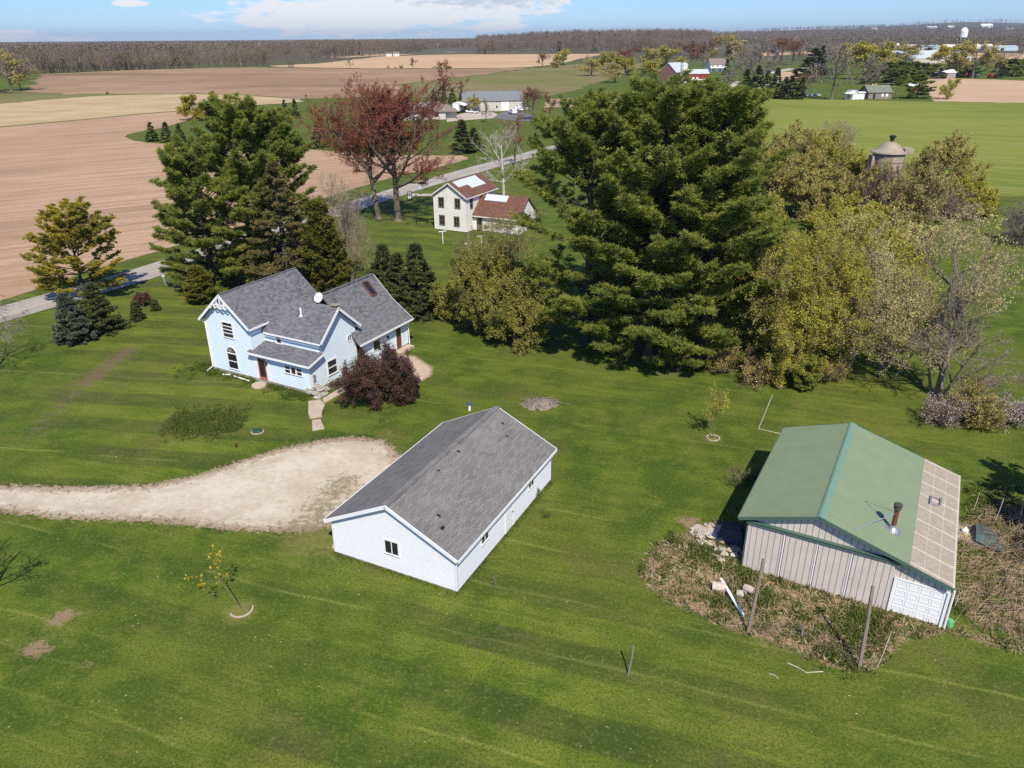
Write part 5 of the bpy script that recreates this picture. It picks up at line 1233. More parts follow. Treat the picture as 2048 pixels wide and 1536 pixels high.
rs = simple_barn('small_shed', 'small reddish shed with white roof beside the round pine', 'shed', G(1822, 183), -1.1, 3.5, 4.5, 2.6, 4.0, 'red_wood', 'white'); openings(rs, 'door', 'white', [(-.6, .6, .1, 2.1)])
w1 = simple_barn('small_shed', 'white gabled garden shed left of its twin at the wheat field edge', 'shed', G(1697, 199), -1.15, 3.2, 4.0, 2.6, 3.9, 'white_old', 'white'); openings(w1, 'door', 'galv', [(-.6, .6, .1, 2.)])
w2 = simple_barn('small_shed', 'white box shaped shed between the garden shed and the grey workshop', 'shed', G(1720, 199), .05, 2.6, 3.6, 2.9, 3.2, 'white', 'white'); openings(w2, 'door', 'white_old', [(-.5, .5, .1, 2.)])
gwk = simple_barn('workshop', 'weathered grey workshop with mossy green roof and lean to porch', 'shed', G(1759, 198), .05, 9, 10.5, 2.9, 5.6, 'wood', 'moss_roof'); openings(gwk, 'door', 'dark', [(-3.2, -2.2, .1, 2.1)]); openings(gwk, 'window', 'white', [(.5, 1.6, 1, 2.1), (2.5, 3.6, 1, 2.1)])
part('porch', 'wood', gwk, lambda mb: (mb.slab([(5.2, -.5, 2.7), (8.6, -.5, 2.2), (8.6, 6, 2.2), (5.2, 6, 2.7)], .12), [mb.box(8.2, y, 0, 8.35, y+.15, 2.2) for y in (0, 2.8, 5.6)]))
def swing():
    o = thing('swing_set', 'wooden play set with two yellow slides behind the grey workshop', 'play set', G(1764, 181), .05)
    part('frame', 'wood', o, lambda mb: (mb.beam((-6, 0, 3.4), (6, 0, 3.4), .2, .2), [mb.tube([(x, y, 0), (x*.97, 0, 3.3)], .1, 5) for x in (-6, -2.5, 2.5, 6) for y in (-1.2, 1.2)], mb.box(2.5, -1, 1.6, 6, 1, 1.75)))
    for x in (-5.4, -3.8): part('slide', 'yellow', o, lambda mb: mb.slab([(x-.4, -2.6, .3), (x+.4, -2.6, .3), (x+.4, 0, 3.1), (x-.4, 0, 3.1)], .12))
swing()
def junk():
    o = thing('machinery', 'white and grey scrap machinery heap at the field edge beside the spruces', 'machinery', G(1619, 194), .1); rng = np.random.default_rng(3)
    part('body', 'white_old', o, lambda mb: [mb.box(x, rng.uniform(-1, 1), z, x+rng.uniform(.6, 1.6), rng.uniform(1, 2), z+rng.uniform(.4, 1)) for x, z in ((-4, 0), (-2.4, .4), (-1.2, 1.2), (.5, .3), (2, 0), (3.2, .6))])
    part('boom', 'galv', o, lambda mb: (mb.tube([(-2, 0, .5), (-1.4, 0, 4.8)], .15, 6), mb.tube([(-1.5, 0, 3.5), (3.6, .5, 2.4)], .12, 6), mb.tube([(-3, 0, 0), (-1.5, 0, 3.6)], .1, 6))); part('wheel', 'tyre', o, lambda mb: [mb.tube([(x, -.3, .6), (x, .1, .6)], .6, 12) for x in (-3, 2.4)])
junk()
def tractor(px, mat, lab, k=1.):
    o = thing('farm_machine', lab, 'farm machine', G(*px), .3*k, 'machinery parked along the tan field')
    part('body', mat, o, lambda mb: (mb.box(-.2*k, -.5, .8, 2.6*k, .5, 1.7), mb.box(-1.8*k, -.9, 1.0, -.2*k, .9, 1.5), mb.box(-1.5*k, -.7, 1.5, -.3*k, .7, 2.7)))
    for x, r in ((-1.1, .85), (2.0, .5)):
        for y in (-1.1, .75): part('wheel', 'tyre', o, lambda mb: mb.tube([(x*k, y, r), (x*k, y+.35, r)], r, 14))
for px, mat, lab in (((1908, 151), 'rust', 'rust brown farm machine leftmost in the row along the tan field'), ((1930, 153), 'machine_red', 'bright red farm machine below the olive willow'), ((1950, 154), 'galv', 'grey farm machine between two red machines'), ((1982, 156), 'machine_red', 'red farm machine rightmost beside the dark pines')): tractor(px, mat, lab, 1.4)
fs = thing('silo', 'tall dark blue silo with pale dome at the far right farm', 'silo', G(1921, 97.5), 0); part('tower', 'blue_silo', fs, lambda mb: mb.lathe((0, 0, 0), [(7, 0), (7, 20)], 20)); part('tower_top', 'white_old', fs, lambda mb: mb.lathe((0, 0, 20), [(7.02, 0), (7.02, 10)], 20)); part('dome', 'white', fs, lambda mb: mb.lathe((0, 0, 30), [(7.1, 0), (6.4, 3), (4, 6), (.5, 7.5)], 20))
for px, ln, wd, ze, zr, wm, rm, lab in (((1938, 98), 92, 18, 4, 8, 'white_old', 'white_old', 'very long white roofed dairy barn below the far silo'), ((1857, 101.5), 38, 22, 7, 9, 'blue_trim', 'blue_trim', 'pale blue grey barn left of the long dairy barn'), ((2004, 101.5), 52, 20, 6, 8, 'blue_trim', 'silver_roof', 'pale grey barn right of the long dairy barn'), ((1827, 100), 24, 16, 6, 9, 'groove', 'white', 'small dark barn with white roof left in the far farm'), ((1786, 97), 26, 16, 5, 10, 'silver_roof', 'white_old', 'pale barn roof peeking over trees left of the far farm')):
    bb = simple_barn('dairy_barn', lab, 'barn', G(*px), 0, wd, ln, ze, zr, wm, rm, 'far farm barns'); openings(bb, 'door', 'dark', [(-3, 3, .1, 4)])
def on_hill(px, py, dist, ln, wd, ze, zr, wm, rm, lab, cat='house'):
    d = ray(px, py); k = dist/math.hypot(d[0], d[1]); x, y = k*d[0], k*d[1]; z = float(hill_z(np.array(x), np.array(y)))-.5
    bb = simple_barn('hill_farm', lab, cat, (x, y, z), 0, wd, ln, ze, zr, wm, rm, 'white farms on the far hills', e=1); openings(bb, 'door', 'dark', [(-3, 3, .1, 4)])
    return x, y, z
for a_ in ((1974, 57, 6400, 75, 40, 16, 28, 'white', 'white', 'large white barn on the skyline of the far hills'), (1864, 62, 6000, 60, 35, 12, 20, 'white', 'white', 'white farm below the left end of the far hill top'), (1903, 60, 6200, 45, 35, 12, 20, 'white', 'white_old', 'white farm house right of its neighbour on the far hill'), (2020, 68, 5600, 50, 30, 9, 15, 'white', 'white', 'white barn low on the far hillside at the right edge'), (1748, 66, 6300, 40, 30, 12, 22, 'white', 'tan_roof', 'pale house left on the far hillside by the clearing')): on_hill(*a_)
fh = thing('farm_house', 'small white house tucked into the woodland across the tan field', 'house', G(792, 112.5), 0); part('wall', 'white', fh, lambda mb: (mb.box(-4, 0, 0, 5, 8, 4.2), mb.box(-16, 2, 0, -7, 9, 3.6))); part('roof', 'tan_roof', fh, lambda mb: (mb.slab([(-4.5, -.5, 4.2), (5.5, -.5, 4.2), (5.5, 4, 6.6), (-4.5, 4, 6.6)], .2), mb.slab([(-16.5, 1.5, 3.6), (-6.5, 1.5, 3.6), (-6.5, 5.5, 5.6), (-16.5, 5.5, 5.6)], .2)))
openings(fh, 'window', 'glass', [(-3, -1.6, 1, 2.5), (1, 2.4, 1, 2.5)])

# old silo and ruined barn in the thicket
so = thing('silo', 'old round concrete silo with flared dome roof rising out of the thicket', 'silo', G(1754, 432), 0); Rs = 31*mpp(G(1754, 432)); Hs = top_z(G(1754, 432), 1778, 302)
part('tower', 'silo_wall', so, lambda mb: mb.lathe((0, 0, 0), [(Rs*.93, 0), (Rs*.93, Hs-.3), (Rs*.95, Hs)], 32))
def band(mb):
    for k in range(8): mb.lathe((0, 0, .8+k*1.25), [(Rs*.93, 0), (Rs*.945, .02), (Rs*.945, .07), (Rs*.93, .09)], 32)
part('hoop', 'rust', so, band)
do = part('dome', 'silo_cap', so, lambda mb: mb.lathe((0, 0, Hs-.1), [(Rs*1.08, -.1), (Rs*1.06, .05), (Rs*.86, .28), (Rs*.68, .62), (Rs*.52, 1.0), (Rs*.34, 1.32), (Rs*.16, 1.5)], 32))
part('vent', 'dark', do, lambda mb: mb.lathe((.1, 0, Hs+1.3), [(.3, 0), (.3, .55), (.5, .75), (.52, .9), (.2, 1.0)], 14))
part('chute', 'silo_wall', so, lambda mb: (mb.box(-Rs*1.12, -.7, 0, -Rs*.9, .7, Hs-.6), mb.box(Rs*.6, -Rs*.75, Hs-.2, Rs*1.15, Rs*.1, Hs+.55)))
rn = thing('ruined_barn', 'collapsing dark barn with rusty brown roof hidden in the thicket left of the silo', 'barn', G(1680, 405), .9)
part('roof', 'brown_door', rn, lambda mb: (mb.slab([(-4, 0, 3.0), (4, 0, 3.0), (4, 4, 6.6), (-4, 4, 6.6)], .15), mb.slab([(4, 8, 3.0), (-4, 8, 3.0), (-4, 4, 6.6), (4, 4, 6.6)], .15)))
part('wall', 'bark_dark', rn, lambda mb: (mb.box(-3.8, .4, 0, 3.8, .55, 3.1), mb.poly([(-3.8, .5, 0), (-3.8, .5, 3), (-3.8, 4, 6.3), (-3.8, 7.5, 3), (-3.8, 7.5, 0)]), mb.poly([(3.8, .5, 0), (3.8, 7.5, 0), (3.8, 7.5, 3), (3.8, 4, 6.3), (3.8, .5, 3)])))
# poles
def upole(base, top, lab, arm=True):
    p = G(*base); H = top_z(p, *top); o = thing('utility_pole', lab, 'utility pole', p, .4, 'wooden utility poles'); part('pole', 'wood', o, lambda mb: mb.tube([(0, 0, 0), (0, 0, H)], [.2, .13], 7))
    if arm: part('crossarm', 'wood', o, lambda mb: mb.beam((-1.4, .15, H-.4), (1.4, .15, H-.4), .15, .18))
upole((1577, 137), (1579, 108), 'utility pole with crossarm beside the pale farm lane'); upole((1530, 140), (1533, 122), 'utility pole rising from behind the dark spruces', False); upole((1446, 137), (1448, 114), 'utility pole at the right end of the white farm house', False)
upole((938, 512), (937, 466), 'short grey pole in the shrubs left of the big pines', False)

# ------------------------------------------------------------------ yard objects
def tpost(base, top, lab):
    p = G(*base); H = top_z(p, *top); o = thing('clothesline_post', lab, 'clothesline post', p, .5, 'white clothesline posts'); part('post', 'white', o, lambda mb: mb.tube([(0, 0, 0), (0, 0, H)], .06, 8)); part('arm', 'white', o, lambda mb: mb.beam((-.6, 0, H), (.6, 0, H), .08, .1))
tpost((886, 487), (884, 462), 'white clothesline post on open lawn before the white house corner'); tpost((963, 498), (962, 471), 'white clothesline post right of the short grey pole'); tpost((937, 510), (936, 486), 'white clothesline post among the shrubs lowest of the three')
def sign():
    o = thing('yard_sign', 'white panel sign hanging in a dark frame by the road', 'sign', G(820, 403), .9); H = 1.7
    part('frame', 'dark', o, lambda mb: (mb.box(-.55, -.04, 0, -.47, .04, H), mb.box(.47, -.04, 0, .55, .04, H), mb.box(-.55, -.04, H, .55, .04, H+.08))); part('panel', 'white', o, lambda mb: mb.box(-.42, -.02, .55, .42, .02, 1.6))
    m = thing('mailbox', 'small pale mailbox on a post beside the road sign', 'mailbox', G(842, 390), .9); part('post', 'wood', m, lambda mb: mb.box(-.06, -.06, 0, .06, .06, 1.0)); part('box', 'blue_trim', m, lambda mb: (mb.box(-.18, -.3, 1.0, .18, .3, 1.25), mb.tube([(0, -.3, 1.25), (0, .3, 1.25)], .18, 10)))
sign()
o = thing('utility_pedestal', 'leaning pale green utility pedestal near the road', 'pedestal', G(333, 569)); part('cabinet', 'galv', o, lambda mb: mb.hexa([(-.14, -.12, 0), (.14, -.12, 0), (.14, .12, 0), (-.14, .12, 0), (-.3, -.12, 1.0), (-.02, -.12, 1.0), (-.02, .12, 1.0), (-.3, .12, 1.0)])); part('cap', 'white', o, lambda mb: mb.box(-.33, -.15, 1.0, .0, .15, 1.08))
o = thing('well_pipe', 'white well pipe with blue cap behind the garage', 'well pipe', G(939, 821)); part('casing', 'white', o, lambda mb: mb.tube([(0, 0, 0), (0, 0, .5)], .1, 12)); part('cap', 'blue_cap', o, lambda mb: mb.lathe((0, 0, .48), [(.14, 0), (.14, .16), (.1, .2)], 12))
o = thing('septic_lid', 'round dark green septic lid set in the lawn', 'lid', G(515, 863)); part('lid', 'lid', o, lambda mb: mb.lathe((0, 0, 0), [(.38, 0), (.38, .1), (.33, .14), (.1, .16)], 24)); part('ring', 'mulch', o, lambda mb: mb.lathe((0, 0, 0), [(.48, 0), (.46, .03)], 20))
o = thing('yard_spigot', 'small dark spigot sticking out of the lawn above the driveway', 'spigot', G(473, 894)); part('pipe', 'dark', o, lambda mb: mb.tube([(0, 0, 0), (0, 0, .28)], .05, 8)); part('tap', 'rust', o, lambda mb: mb.box(-.12, -.05, .2, .05, .05, .3))
def slabs():
    for i, (q, zz) in enumerate(([[(617, 805), (641, 801), (650, 812), (644, 826), (617, 829)], .12], [[(618, 830), (643, 826), (644, 835), (620, 838)], .07], [[(624, 841), (641, 839), (649, 858), (625, 862)], .05], [[(645, 799), (694, 770), (700, 778), (648, 808)], .09])):
        mb = MB(); P = pix(*q)
        if sdist(P.mean(0)[None], P)[0] < 0: pass
        a2 = sum(P[k][0]*P[(k+1) % len(P)][1]-P[(k+1) % len(P)][0]*P[k][1] for k in range(len(P)))
        if a2 < 0: P = P[::-1]
        mb.slab([(x, y, zz) for x, y in P], zz+.05)
        lab = ('wide top slab of the concrete garden steps', 'narrow middle tread of the concrete garden steps', 'lowest concrete slab at the foot of the garden steps', 'long concrete path slab leading to the dark red bush')[i]
        tag(mb.build('path_slab', M['concrete']), lab, 'path slab', 'concrete slabs of the garden path')
slabs()
def pile(name, lab, cat, px, R, n, mat, rs=(.12, .3), hz=.5, seed=1):
    rng = random.Random(seed); mb = MB()
    for k in range(n):
        a_, r = rng.uniform(0, 6.28), math.sqrt(rng.random())*R; h = max(0, 1-r/R)*hz; s = rng.uniform(*rs); mb.rock((r*math.cos(a_), r*math.sin(a_), h), (s*1.3, s, s*.55), rng)
    o = mb.build(name, M[mat]); p = G(*px); o.location = (*p, 0); return tag(o, lab, cat)
pile('stone_pile', 'heap of grey fieldstones at the corner of the blue farmhouse', 'stone pile', (634, 787), 1.0, 46, 'stone', (.14, .3), .85, 4)
pile('rubble_pile', 'pale rubble heap between the weeds and the dark grill', 'rubble', (1425, 1072), 1.2, 60, 'pale_wood', (.08, .25), .3, 5)
pile('rubble_pile', 'pale broken stones along the left foot of the green roofed shed', 'rubble', (1455, 1108), .9, 36, 'pale_wood', (.07, .2), .2, 6)
def ashes():
    rng = np.random.default_rng(8); g = Geo(); n = 36; rr = np.linspace(1, 0, 7); V = []
    for r in rr: V += [(1.55*r*math.cos(6.283*k/n)*(1+.12*rng.normal()*r), 1.1*r*math.sin(6.283*k/n)*(1+.12*rng.normal()*r), .32*(1-r*r)-.02+.05*rng.normal()*(r > 0)*(r < 1)) for k in range(n)]
    F = [[k*n+j, k*n+(j+1) % n, (k+1)*n+(j+1) % n, (k+1)*n+j] for k in range(6) for j in range(n)]; g.add(np.array(V), np.array(F))
    C = rng.normal(size=(160, 3))*(.65, .45, 0)+(0, 0, .2); D = unit(rng.normal(size=(160, 3))*(1, 1, .35)); A, B = C-D*.3, C+D*.3; v, f = tubes(A, B, np.full(160, .018), np.full(160, .012), 4); g.add(v, f, 1)
    o = g.build('burn_pile', [M['ash'], M['wood']]); o.location = (*G(1081, 808), 0); tag(o, 'low grey brush and ash pile on the lawn behind the garage', 'burn pile')
ashes()
def stick(name, lab, cat, a_, b_, r, mat, ztop, group=None, k=6):
    """post from ground pixel a_ to a top seen at pixel b_, assumed above the same spot plus its lean"""
    p = G(*a_); d = ray(*b_); t_ = (ztop-CAMH)/d[2]; q = np.array([t_*d[0], t_*d[1]]); o = thing(name, lab, cat, p, 0, group)
    part('shaft', mat, o, lambda mb: mb.tube([(0, 0, -.05), ((q[0]-p[0])*.5+.03, (q[1]-p[1])*.5, ztop*.5), (q[0]-p[0], q[1]-p[1], ztop)], [r, r*.92, r*.8], k)); return o
stick('wooden_post', 'tall weathered grey post left in the weeds before the shed', 'post', (1495, 1266), (1527, 1118), .085, 'wood', 3.9, 'weathered posts in the weed patch')
stick('wooden_post', 'tall weathered grey post standing in front of the white roll up door', 'post', (1718, 1338), (1746, 1172), .09, 'wood', 4.0, 'weathered posts in the weed patch')
stick('wooden_post', 'short stub post low between the two tall posts', 'post', (1603, 1275), (1605, 1250), .07, 'wood', .65, 'weathered posts in the weed patch')
stick('wooden_post', 'shorter split post leaning against the left tall post', 'post', (1506, 1228), (1513, 1172), .06, 'wood', 1.5, 'weathered posts in the weed patch')
stick('stake', 'thin pale stake leaning right of the front tall post', 'stake', (1753, 1338), (1783, 1262), .02, 'pale_wood', 1.9)
stick('metal_post', 'lone grey metal post leaning in the open front lawn', 'post', (1256, 1350), (1267, 1291), .045, 'galv', 1.65)
for a_, b_, z, lab in (((1944, 1026), (1959, 985), 1.5, 'thin garden stake nearest the low shed eave'), ((1988, 1045), (2008, 996), 1.7, 'thin garden stake second behind the blue netting'), ((2037, 1048), (2046, 1008), 1.5, 'thin garden stake at the right edge in shade')): stick('stake', lab, 'stake', a_, b_, .025, 'pale_wood', z, 'thin stakes behind the shed')
stick('metal_rod', 'short rusty rod in the bare soil by the dead stalks', 'rod', (1964, 1266), (1973, 1238), .025, 'rust', .8)
stick('stake', 'short stake beside the downspout of the white roll up door', 'stake', (1908, 1215), (1917, 1190), .03, 'pale_wood', .8)
def board(name, lab, cat, a_, b_, w_, h_, mat, z=.15):
    A, B = G(*a_), G(*b_); mb = MB(); mb.beam((*A, z+.25), (*B, z), w_, h_); return tag(mb.build(name, M[mat]), lab, cat)
board('white_board', 'long white painted board lying across the logs in the weeds', 'board', (1440, 1170), (1485, 1236), .14, .05, 'white', .2)
def log(lab, a_, b_, r, z):
    A, B = G(*a_), G(*b_); mb = MB(); mb.tube([(*A, z), (*((A+B)/2), z+.02), (*B, z)], [r, r*1.05, r*.95], 10); tag(mb.build('log', M['pale_wood']), lab, 'log', 'pale logs in the weed patch')
log('thick pale log under the upper end of the white board', (1424, 1178), (1450, 1182), .24, .2); log('pale log left half of the pair beside the tall post', (1473, 1190), (1491, 1194), .17, .15); log('pale log lying on top nearest the tall post', (1487, 1184), (1505, 1192), .18, .32)
def grill():
    o = thing('covered_grill', 'dark covered grill in the shade of the left shed corner', 'grill', G(1462, 1082), -.5)
    part('cover', 'navy', o, lambda mb: mb.hexa([(-.75, -.45, .05), (.75, -.45, .05), (.75, .45, .05), (-.75, .45, .05), (-.6, -.35, .95), (.55, -.35, 1.0), (.55, .35, 1.0), (-.6, .35, .95)])); part('lid', 'dark', o, lambda mb: mb.tube([(-.55, 0, .95), (.5, 0, 1.0)], .28, 12))
grill()
def coldframe():
    o = thing('cold_frame', 'wooden cold frame with blue green netting right of the shed', 'cold frame', (25.9, 35.6), -.5)
    part('frame', 'wood', o, lambda mb: (mb.box(-1.3, -.9, 0, 1.3, -.82, .25), mb.box(-1.3, .82, 0, 1.3, .9, .25), mb.box(-1.3, -.82, 0, -1.22, .82, .25), mb.box(.2, -.82, 0, .28, .82, .25), mb.box(1.22, -.82, 0, 1.3, .82, .25)))
    part('soil', 'mulch', o, lambda mb: mb.box(-1.22, -.82, 0, .2, .82, .12)); part('netting', 'net', o, lambda mb: (mb.slab([(.25, -.95, .4), (1.7, -1.1, .12), (1.3, .4, .4), (.25, .2, .55)], .02), mb.slab([(.25, .2, .55), (1.3, .4, .4), (1.1, 1.1, .2), (.25, .9, .5)], .02)))
coldframe()
o = thing('bucket', 'upturned green plastic bucket at the right corner of the shed', 'bucket', G(1898, 1251)); part('pail', 'bucket', o, lambda mb: mb.lathe((0, 0, 0), [(.18, 0), (.19, .04), (.15, .34), (.13, .36)], 14))
o = thing('white_jug', 'white plastic jug beside the cold frame', 'jug', G(1928, 1068)); part('body', 'white', o, lambda mb: mb.lathe((0, 0, 0), [(.16, 0), (.18, .3), (.08, .42), (.05, .48)], 12))
for lab, a_, b_ in (('long white downspout length lying along the farmhouse wall', (468, 754), (500, 764)), ('short white downspout length on the grass by the farmhouse corner', (446, 751), (462, 751))): A, B = G(*a_), G(*b_); mb = MB(); mb.tube([(*A, .1), (*B, .08)], .06, 6); tag(mb.build('fallen_downspout', M['white']), lab, 'downspout', 'loose downspouts on the ground')
def edging(px, r, lab, arc=(0, 6.283)):
    mb = MB(); n = 22
    for k in range(n):
        t0 = arc[0]+(arc[1]-arc[0])*k/n; t1 = arc[0]+(arc[1]-arc[0])*(k+.9)/n
        mb.hexa([(q*math.cos(t_), q*math.sin(t_), z) for z in (0, .06) for q, t_ in ((r-.04, t0), (r+.03, t0), (r+.03, t1), (r-.04, t1))])
    o = mb.build('tree_ring', M['concrete']); o.location = (*G(*px), 0); tag(o, lab, 'tree ring', 'edging rings round saplings')
edging((1426, 876), .45, 'round edging at the foot of the sapling near the green roof'); edging((483, 1220), .55, 'half ring of edging under the yellow leaved sapling', (-2.6, .6))
def rope():
    A = pix((1545, 790), (1517, 858), (1560, 868)); mb = MB()
    mb.tube([(*A[0], .03), (*A[1], .03), (*A[2], .03)], .03, 5); tag(mb.build('garden_border', M['pale_wood']), 'thin pale timber border laid on the lawn above the shed', 'border')
rope()

# ---- ground vegetation nobody could count
def scatter_in(poly, n, rng):
    lo, hi = poly.min(0), poly.max(0); out = np.zeros((0, 2))
    while len(out) < n:
        q = rng.uniform(lo, hi, (n*2, 2)); out = np.concatenate([out, q[sdist(q, poly) > 0]])
    return out[:n]
def dead_grass():
    rng = np.random.default_rng(21); g = Geo()
    P = np.concatenate([scatter_in(WEED, 7000, rng), scatter_in(BRUSH, 1800, rng), scatter_in(SHED_C, 500, rng)])
    k = rng.uniform(.15, .5, len(P)); D = unit(np.column_stack([rng.normal(size=(len(P), 2)), rng.uniform(.05, .9, len(P))])); C = np.column_stack([P, np.full(len(P), .02)])
    V, F = kites(C, D, k, np.full(len(P), .035), rng); g.add(V, F)
    tag(g.build('dead_grass', [L['straw']]), 'matted dead tan grass in the weed patch round the shed', 'dead grass', None, 'stuff')
dead_grass()
def weeds():
    rng = np.random.default_rng(22); g = Geo(); cl = []
    for px, r, n in (((1400, 1100), .9, 40), ((1430, 1110), 1.2, 60), ((1350, 1085), .6, 25), ((1490, 1150), .7, 40), ((1520, 1200), .6, 40), ((1710, 1260), 1.2, 80), ((1740, 1240), .8, 50), ((1620, 1270), .8, 25), ((1690, 1320), .8, 30), ((1460, 1210), .6, 18), ((1420, 1205), .5, 15), ((1560, 1160), .5, 18), ((1900, 1210), .5, 20), ((1650, 1310), .6, 18), ((1590, 1230), .4, 10), ((1500, 1040), .6, 20), ((1500, 960), 1.0, 20),
                     ((590, 790), 1.0, 50), ((560, 775), .8, 50), ((610, 795), .6, 25), ((430, 745), 1.0, 40), ((470, 752), .9, 40), ((500, 762), .6, 25), ((410, 735), .8, 30), ((385, 740), 1.4, 40)):
        c = G(*px); cl.append(c+rng.normal(size=(n, 2))*r*.55)
    c = G(412, 845); q = rng.normal(size=(900, 2))*(1.9, .95); q = q[(np.hypot(q[:, 0]-.6, q[:, 1]*1.2) > .5) & (np.abs(q[:, 0]) < 2.9)]; cl.append(c+q)
    cl.append(scatter_in(WEED, 420, rng)); cl.append(scatter_in(BRUSH, 160, rng)); cl.append(scatter_in(SHED_C, 200, rng))
    P = np.concatenate(cl); n = len(P); m = 16; C = np.repeat(np.column_stack([P, np.full(n, .0)]), m, 0); C[:, :2] += rng.normal(size=(n*m, 2))*.12
    D = unit(np.column_stack([rng.normal(size=(n*m, 2))*.6, rng.uniform(.4, 1, n*m)])); V, F = kites(C, D, rng.uniform(.12, .38, n*m), rng.uniform(.03, .07, n*m), rng); g.add(V, F)
    tag(g.build('weeds', [L['weed']]), 'green weeds and tall grass clumps round the shed and house', 'weeds', None, 'stuff')
weeds()
def grass_tufts():
    """unmown grass standing along walls and the driveway edge"""
    rng = np.random.default_rng(23); g = Geo(); P = []
    def along(a, b, n, s=.12): q = rng.uniform(0, 1, (n, 1)); P.append(a+(b-a)*q+rng.normal(size=(n, 2))*s)
    def loc(o, h, u, v): return np.array([o[0]+math.cos(h)*u-math.sin(h)*v, o[1]+math.sin(h)*u+math.cos(h)*v])
    for o_, h_, pts in ((GO, GH, [(-3.95, -.12), (3.98, -.12), (4.05, 12.1)]), (SO, SH, [(-3.5, -.2), (-3.5, 10.8)]), (HO, HH, [(-2.7, 8), (-2.7, -.15), (2.6, -.2), (8.5, -.2), (8.7, 5.5)])):
        W_ = [loc(o_, h_, *p) for p in pts]
        for a_, b_ in zip(W_, W_[1:]): along(a_, b_, int(np.linalg.norm(b_-a_)*26))
    for a_, b_ in zip(DRIVE, np.roll(DRIVE, -1, 0)): along(a_, b_, int(np.linalg.norm(b_-a_)*5), .45)
    P = np.concatenate(P); n = len(P); m = 5; C = np.repeat(np.column_stack([P, np.zeros(n)]), m, 0); C[:, :2] += rng.normal(size=(n*m, 2))*.05; D = unit(np.column_stack([rng.normal(size=(n*m, 2))*.55, rng.uniform(.5, 1, n*m)]))
    V, F = kites(C, D, rng.uniform(.06, .2, n*m), np.full(n*m, .03), rng); g.add(V, F); tag(g.build('grass_tufts', [L['weed']]), 'short grass tufts along walls and driveway edge', 'grass', None, 'stuff')
grass_tufts()
def brush_heap():
    rng = np.random.default_rng(24); g = Geo(); n = 1500; P = scatter_in(BRUSH, n, rng); c = BRUSH.mean(0); hgt = np.clip(sdist(P, BRUSH)*.28, 0, .7)*rng.uniform(0, 1, n)
    C = np.column_stack([P, hgt+.05]); a_ = rng.normal(.9, .7, n); D = unit(np.column_stack([np.cos(a_), np.sin(a_), rng.normal(0, .22, n)])); ln = rng.uniform(.5, 1.7, n)
    V, F = tubes(C-D*ln[:, None]*.5, C+D*ln[:, None]*.5, np.full(n, .016), np.full(n, .009), 3); V[:, 2] = np.maximum(V[:, 2], .01); g.add(V, F)
    tag(g.build('brush_heap', [L['straw']]), 'heap of dry tan stalks and brush right of the shed', 'brush heap')
brush_heap()
def twigs():
    rng = random.Random(9)
    for lab, pts in (('long pale fallen stick on the front lawn below the weed patch', ((1574, 1326), (1600, 1338), (1612, 1346), (1646, 1344))), ('short pale fallen twig left of the longer stick', ((1538, 1348), (1550, 1352), (1556, 1358)))):
        mb = MB(); P = pix(*pts); mb.tube([(*p, .03) for p in P], [.022]*len(P), 5); tag(mb.build('fallen_stick', M['pale_wood']), lab, 'stick')
twigs()
def wire_fence():
    o = thing('wire_fence', 'sagging rusty wire fence strung between the two tall posts', 'fence', (0, 0)); A, B, C_ = G(1495, 1266), G(1603, 1275), G(1718, 1338)
    def w_(mb):
        for z in (.15, .35, .55, .8, 1.05):
            mb.tube([(*A, z), (*((A+B)/2), z*.8), (*B, z*.9), (*((B+C_)/2), z*.8), (*C_, z)], .008, 4)
        for k in range(28):
            q = A+(C_-A)*k/28 if k > 14 else A+(B-A)*k/14; q = B+(C_-B)*(k-14)/14 if k > 14 else q; mb.tube([(*q, .05), (*q, .95)], .005, 3)
    part('wire', 'bark', o, w_)
wire_fence()

def litter():
    rng = np.random.default_rng(29); n = 900; P = np.column_stack([rng.uniform(-28, 26, n), rng.uniform(19, 52, n), np.full(n, .012)]); keep = sdist(P[:, :2], DRIVE) < -.5; P = P[keep]; n = len(P)
    g = Geo(); a = rng.uniform(0, 6.28, n); D = np.column_stack([np.cos(a), np.sin(a), rng.uniform(0, .15, n)]); V, F = kites(P, unit(D), rng.uniform(.05, .14, n), rng.uniform(.04, .07, n), rng); V[:, 2] = np.maximum(V[:, 2], .012); g.add(V, F)
    tag(g.build('leaf_litter', [L['straw']]), 'pale dead leaves scattered thinly over the lawn', 'leaf litter', None, 'stuff')
litter()

# ------------------------------------------------------------------ trees and shrubs (foot pixel, top row, crown width in pixels)
gp = 'giant white pines in the centre'
tree('pine_tree', 'pine', 'pine', (1172, 690), 172, 300, 'giant dark green pine, leftmost of the tall centre group', gp, base=.10, per=8, sec=10)
tree('pine_tree', 'pine', 'pine', (1298, 724), 135, 290, 'giant dark green pine in front at the middle of the tall group', gp, base=.05, per=8, sec=10)
tree('pine_tree', 'pine', 'pine', (1400, 730), 150, 270, 'giant dark green pine at the right side of the tall group', gp, base=.03, per=8, sec=10)
tree('pine_tree', 'pine', 'pine', (1325, 640), 138, 320, 'giant dark green pine standing behind the tall front group', gp, base=.2, per=7, leaf='pine_dark')
tree('pine_tree', 'pine', 'pine', (428, 578), 262, 190, 'tall green pine left in the group behind the farmhouse, nearest the road', base=.03, per=8, sec=11)
tree('pine_tree', 'pine', 'pine', (512, 560), 184, 215, 'tallest green pine in the group behind the left gable of the farmhouse', base=.05, per=8, sec=11)
tree('pine_tree', 'pine', 'pine', (575, 545), 205, 170, 'green pine right behind the brownish cone hung spruce', base=.1, per=7, sec=10)
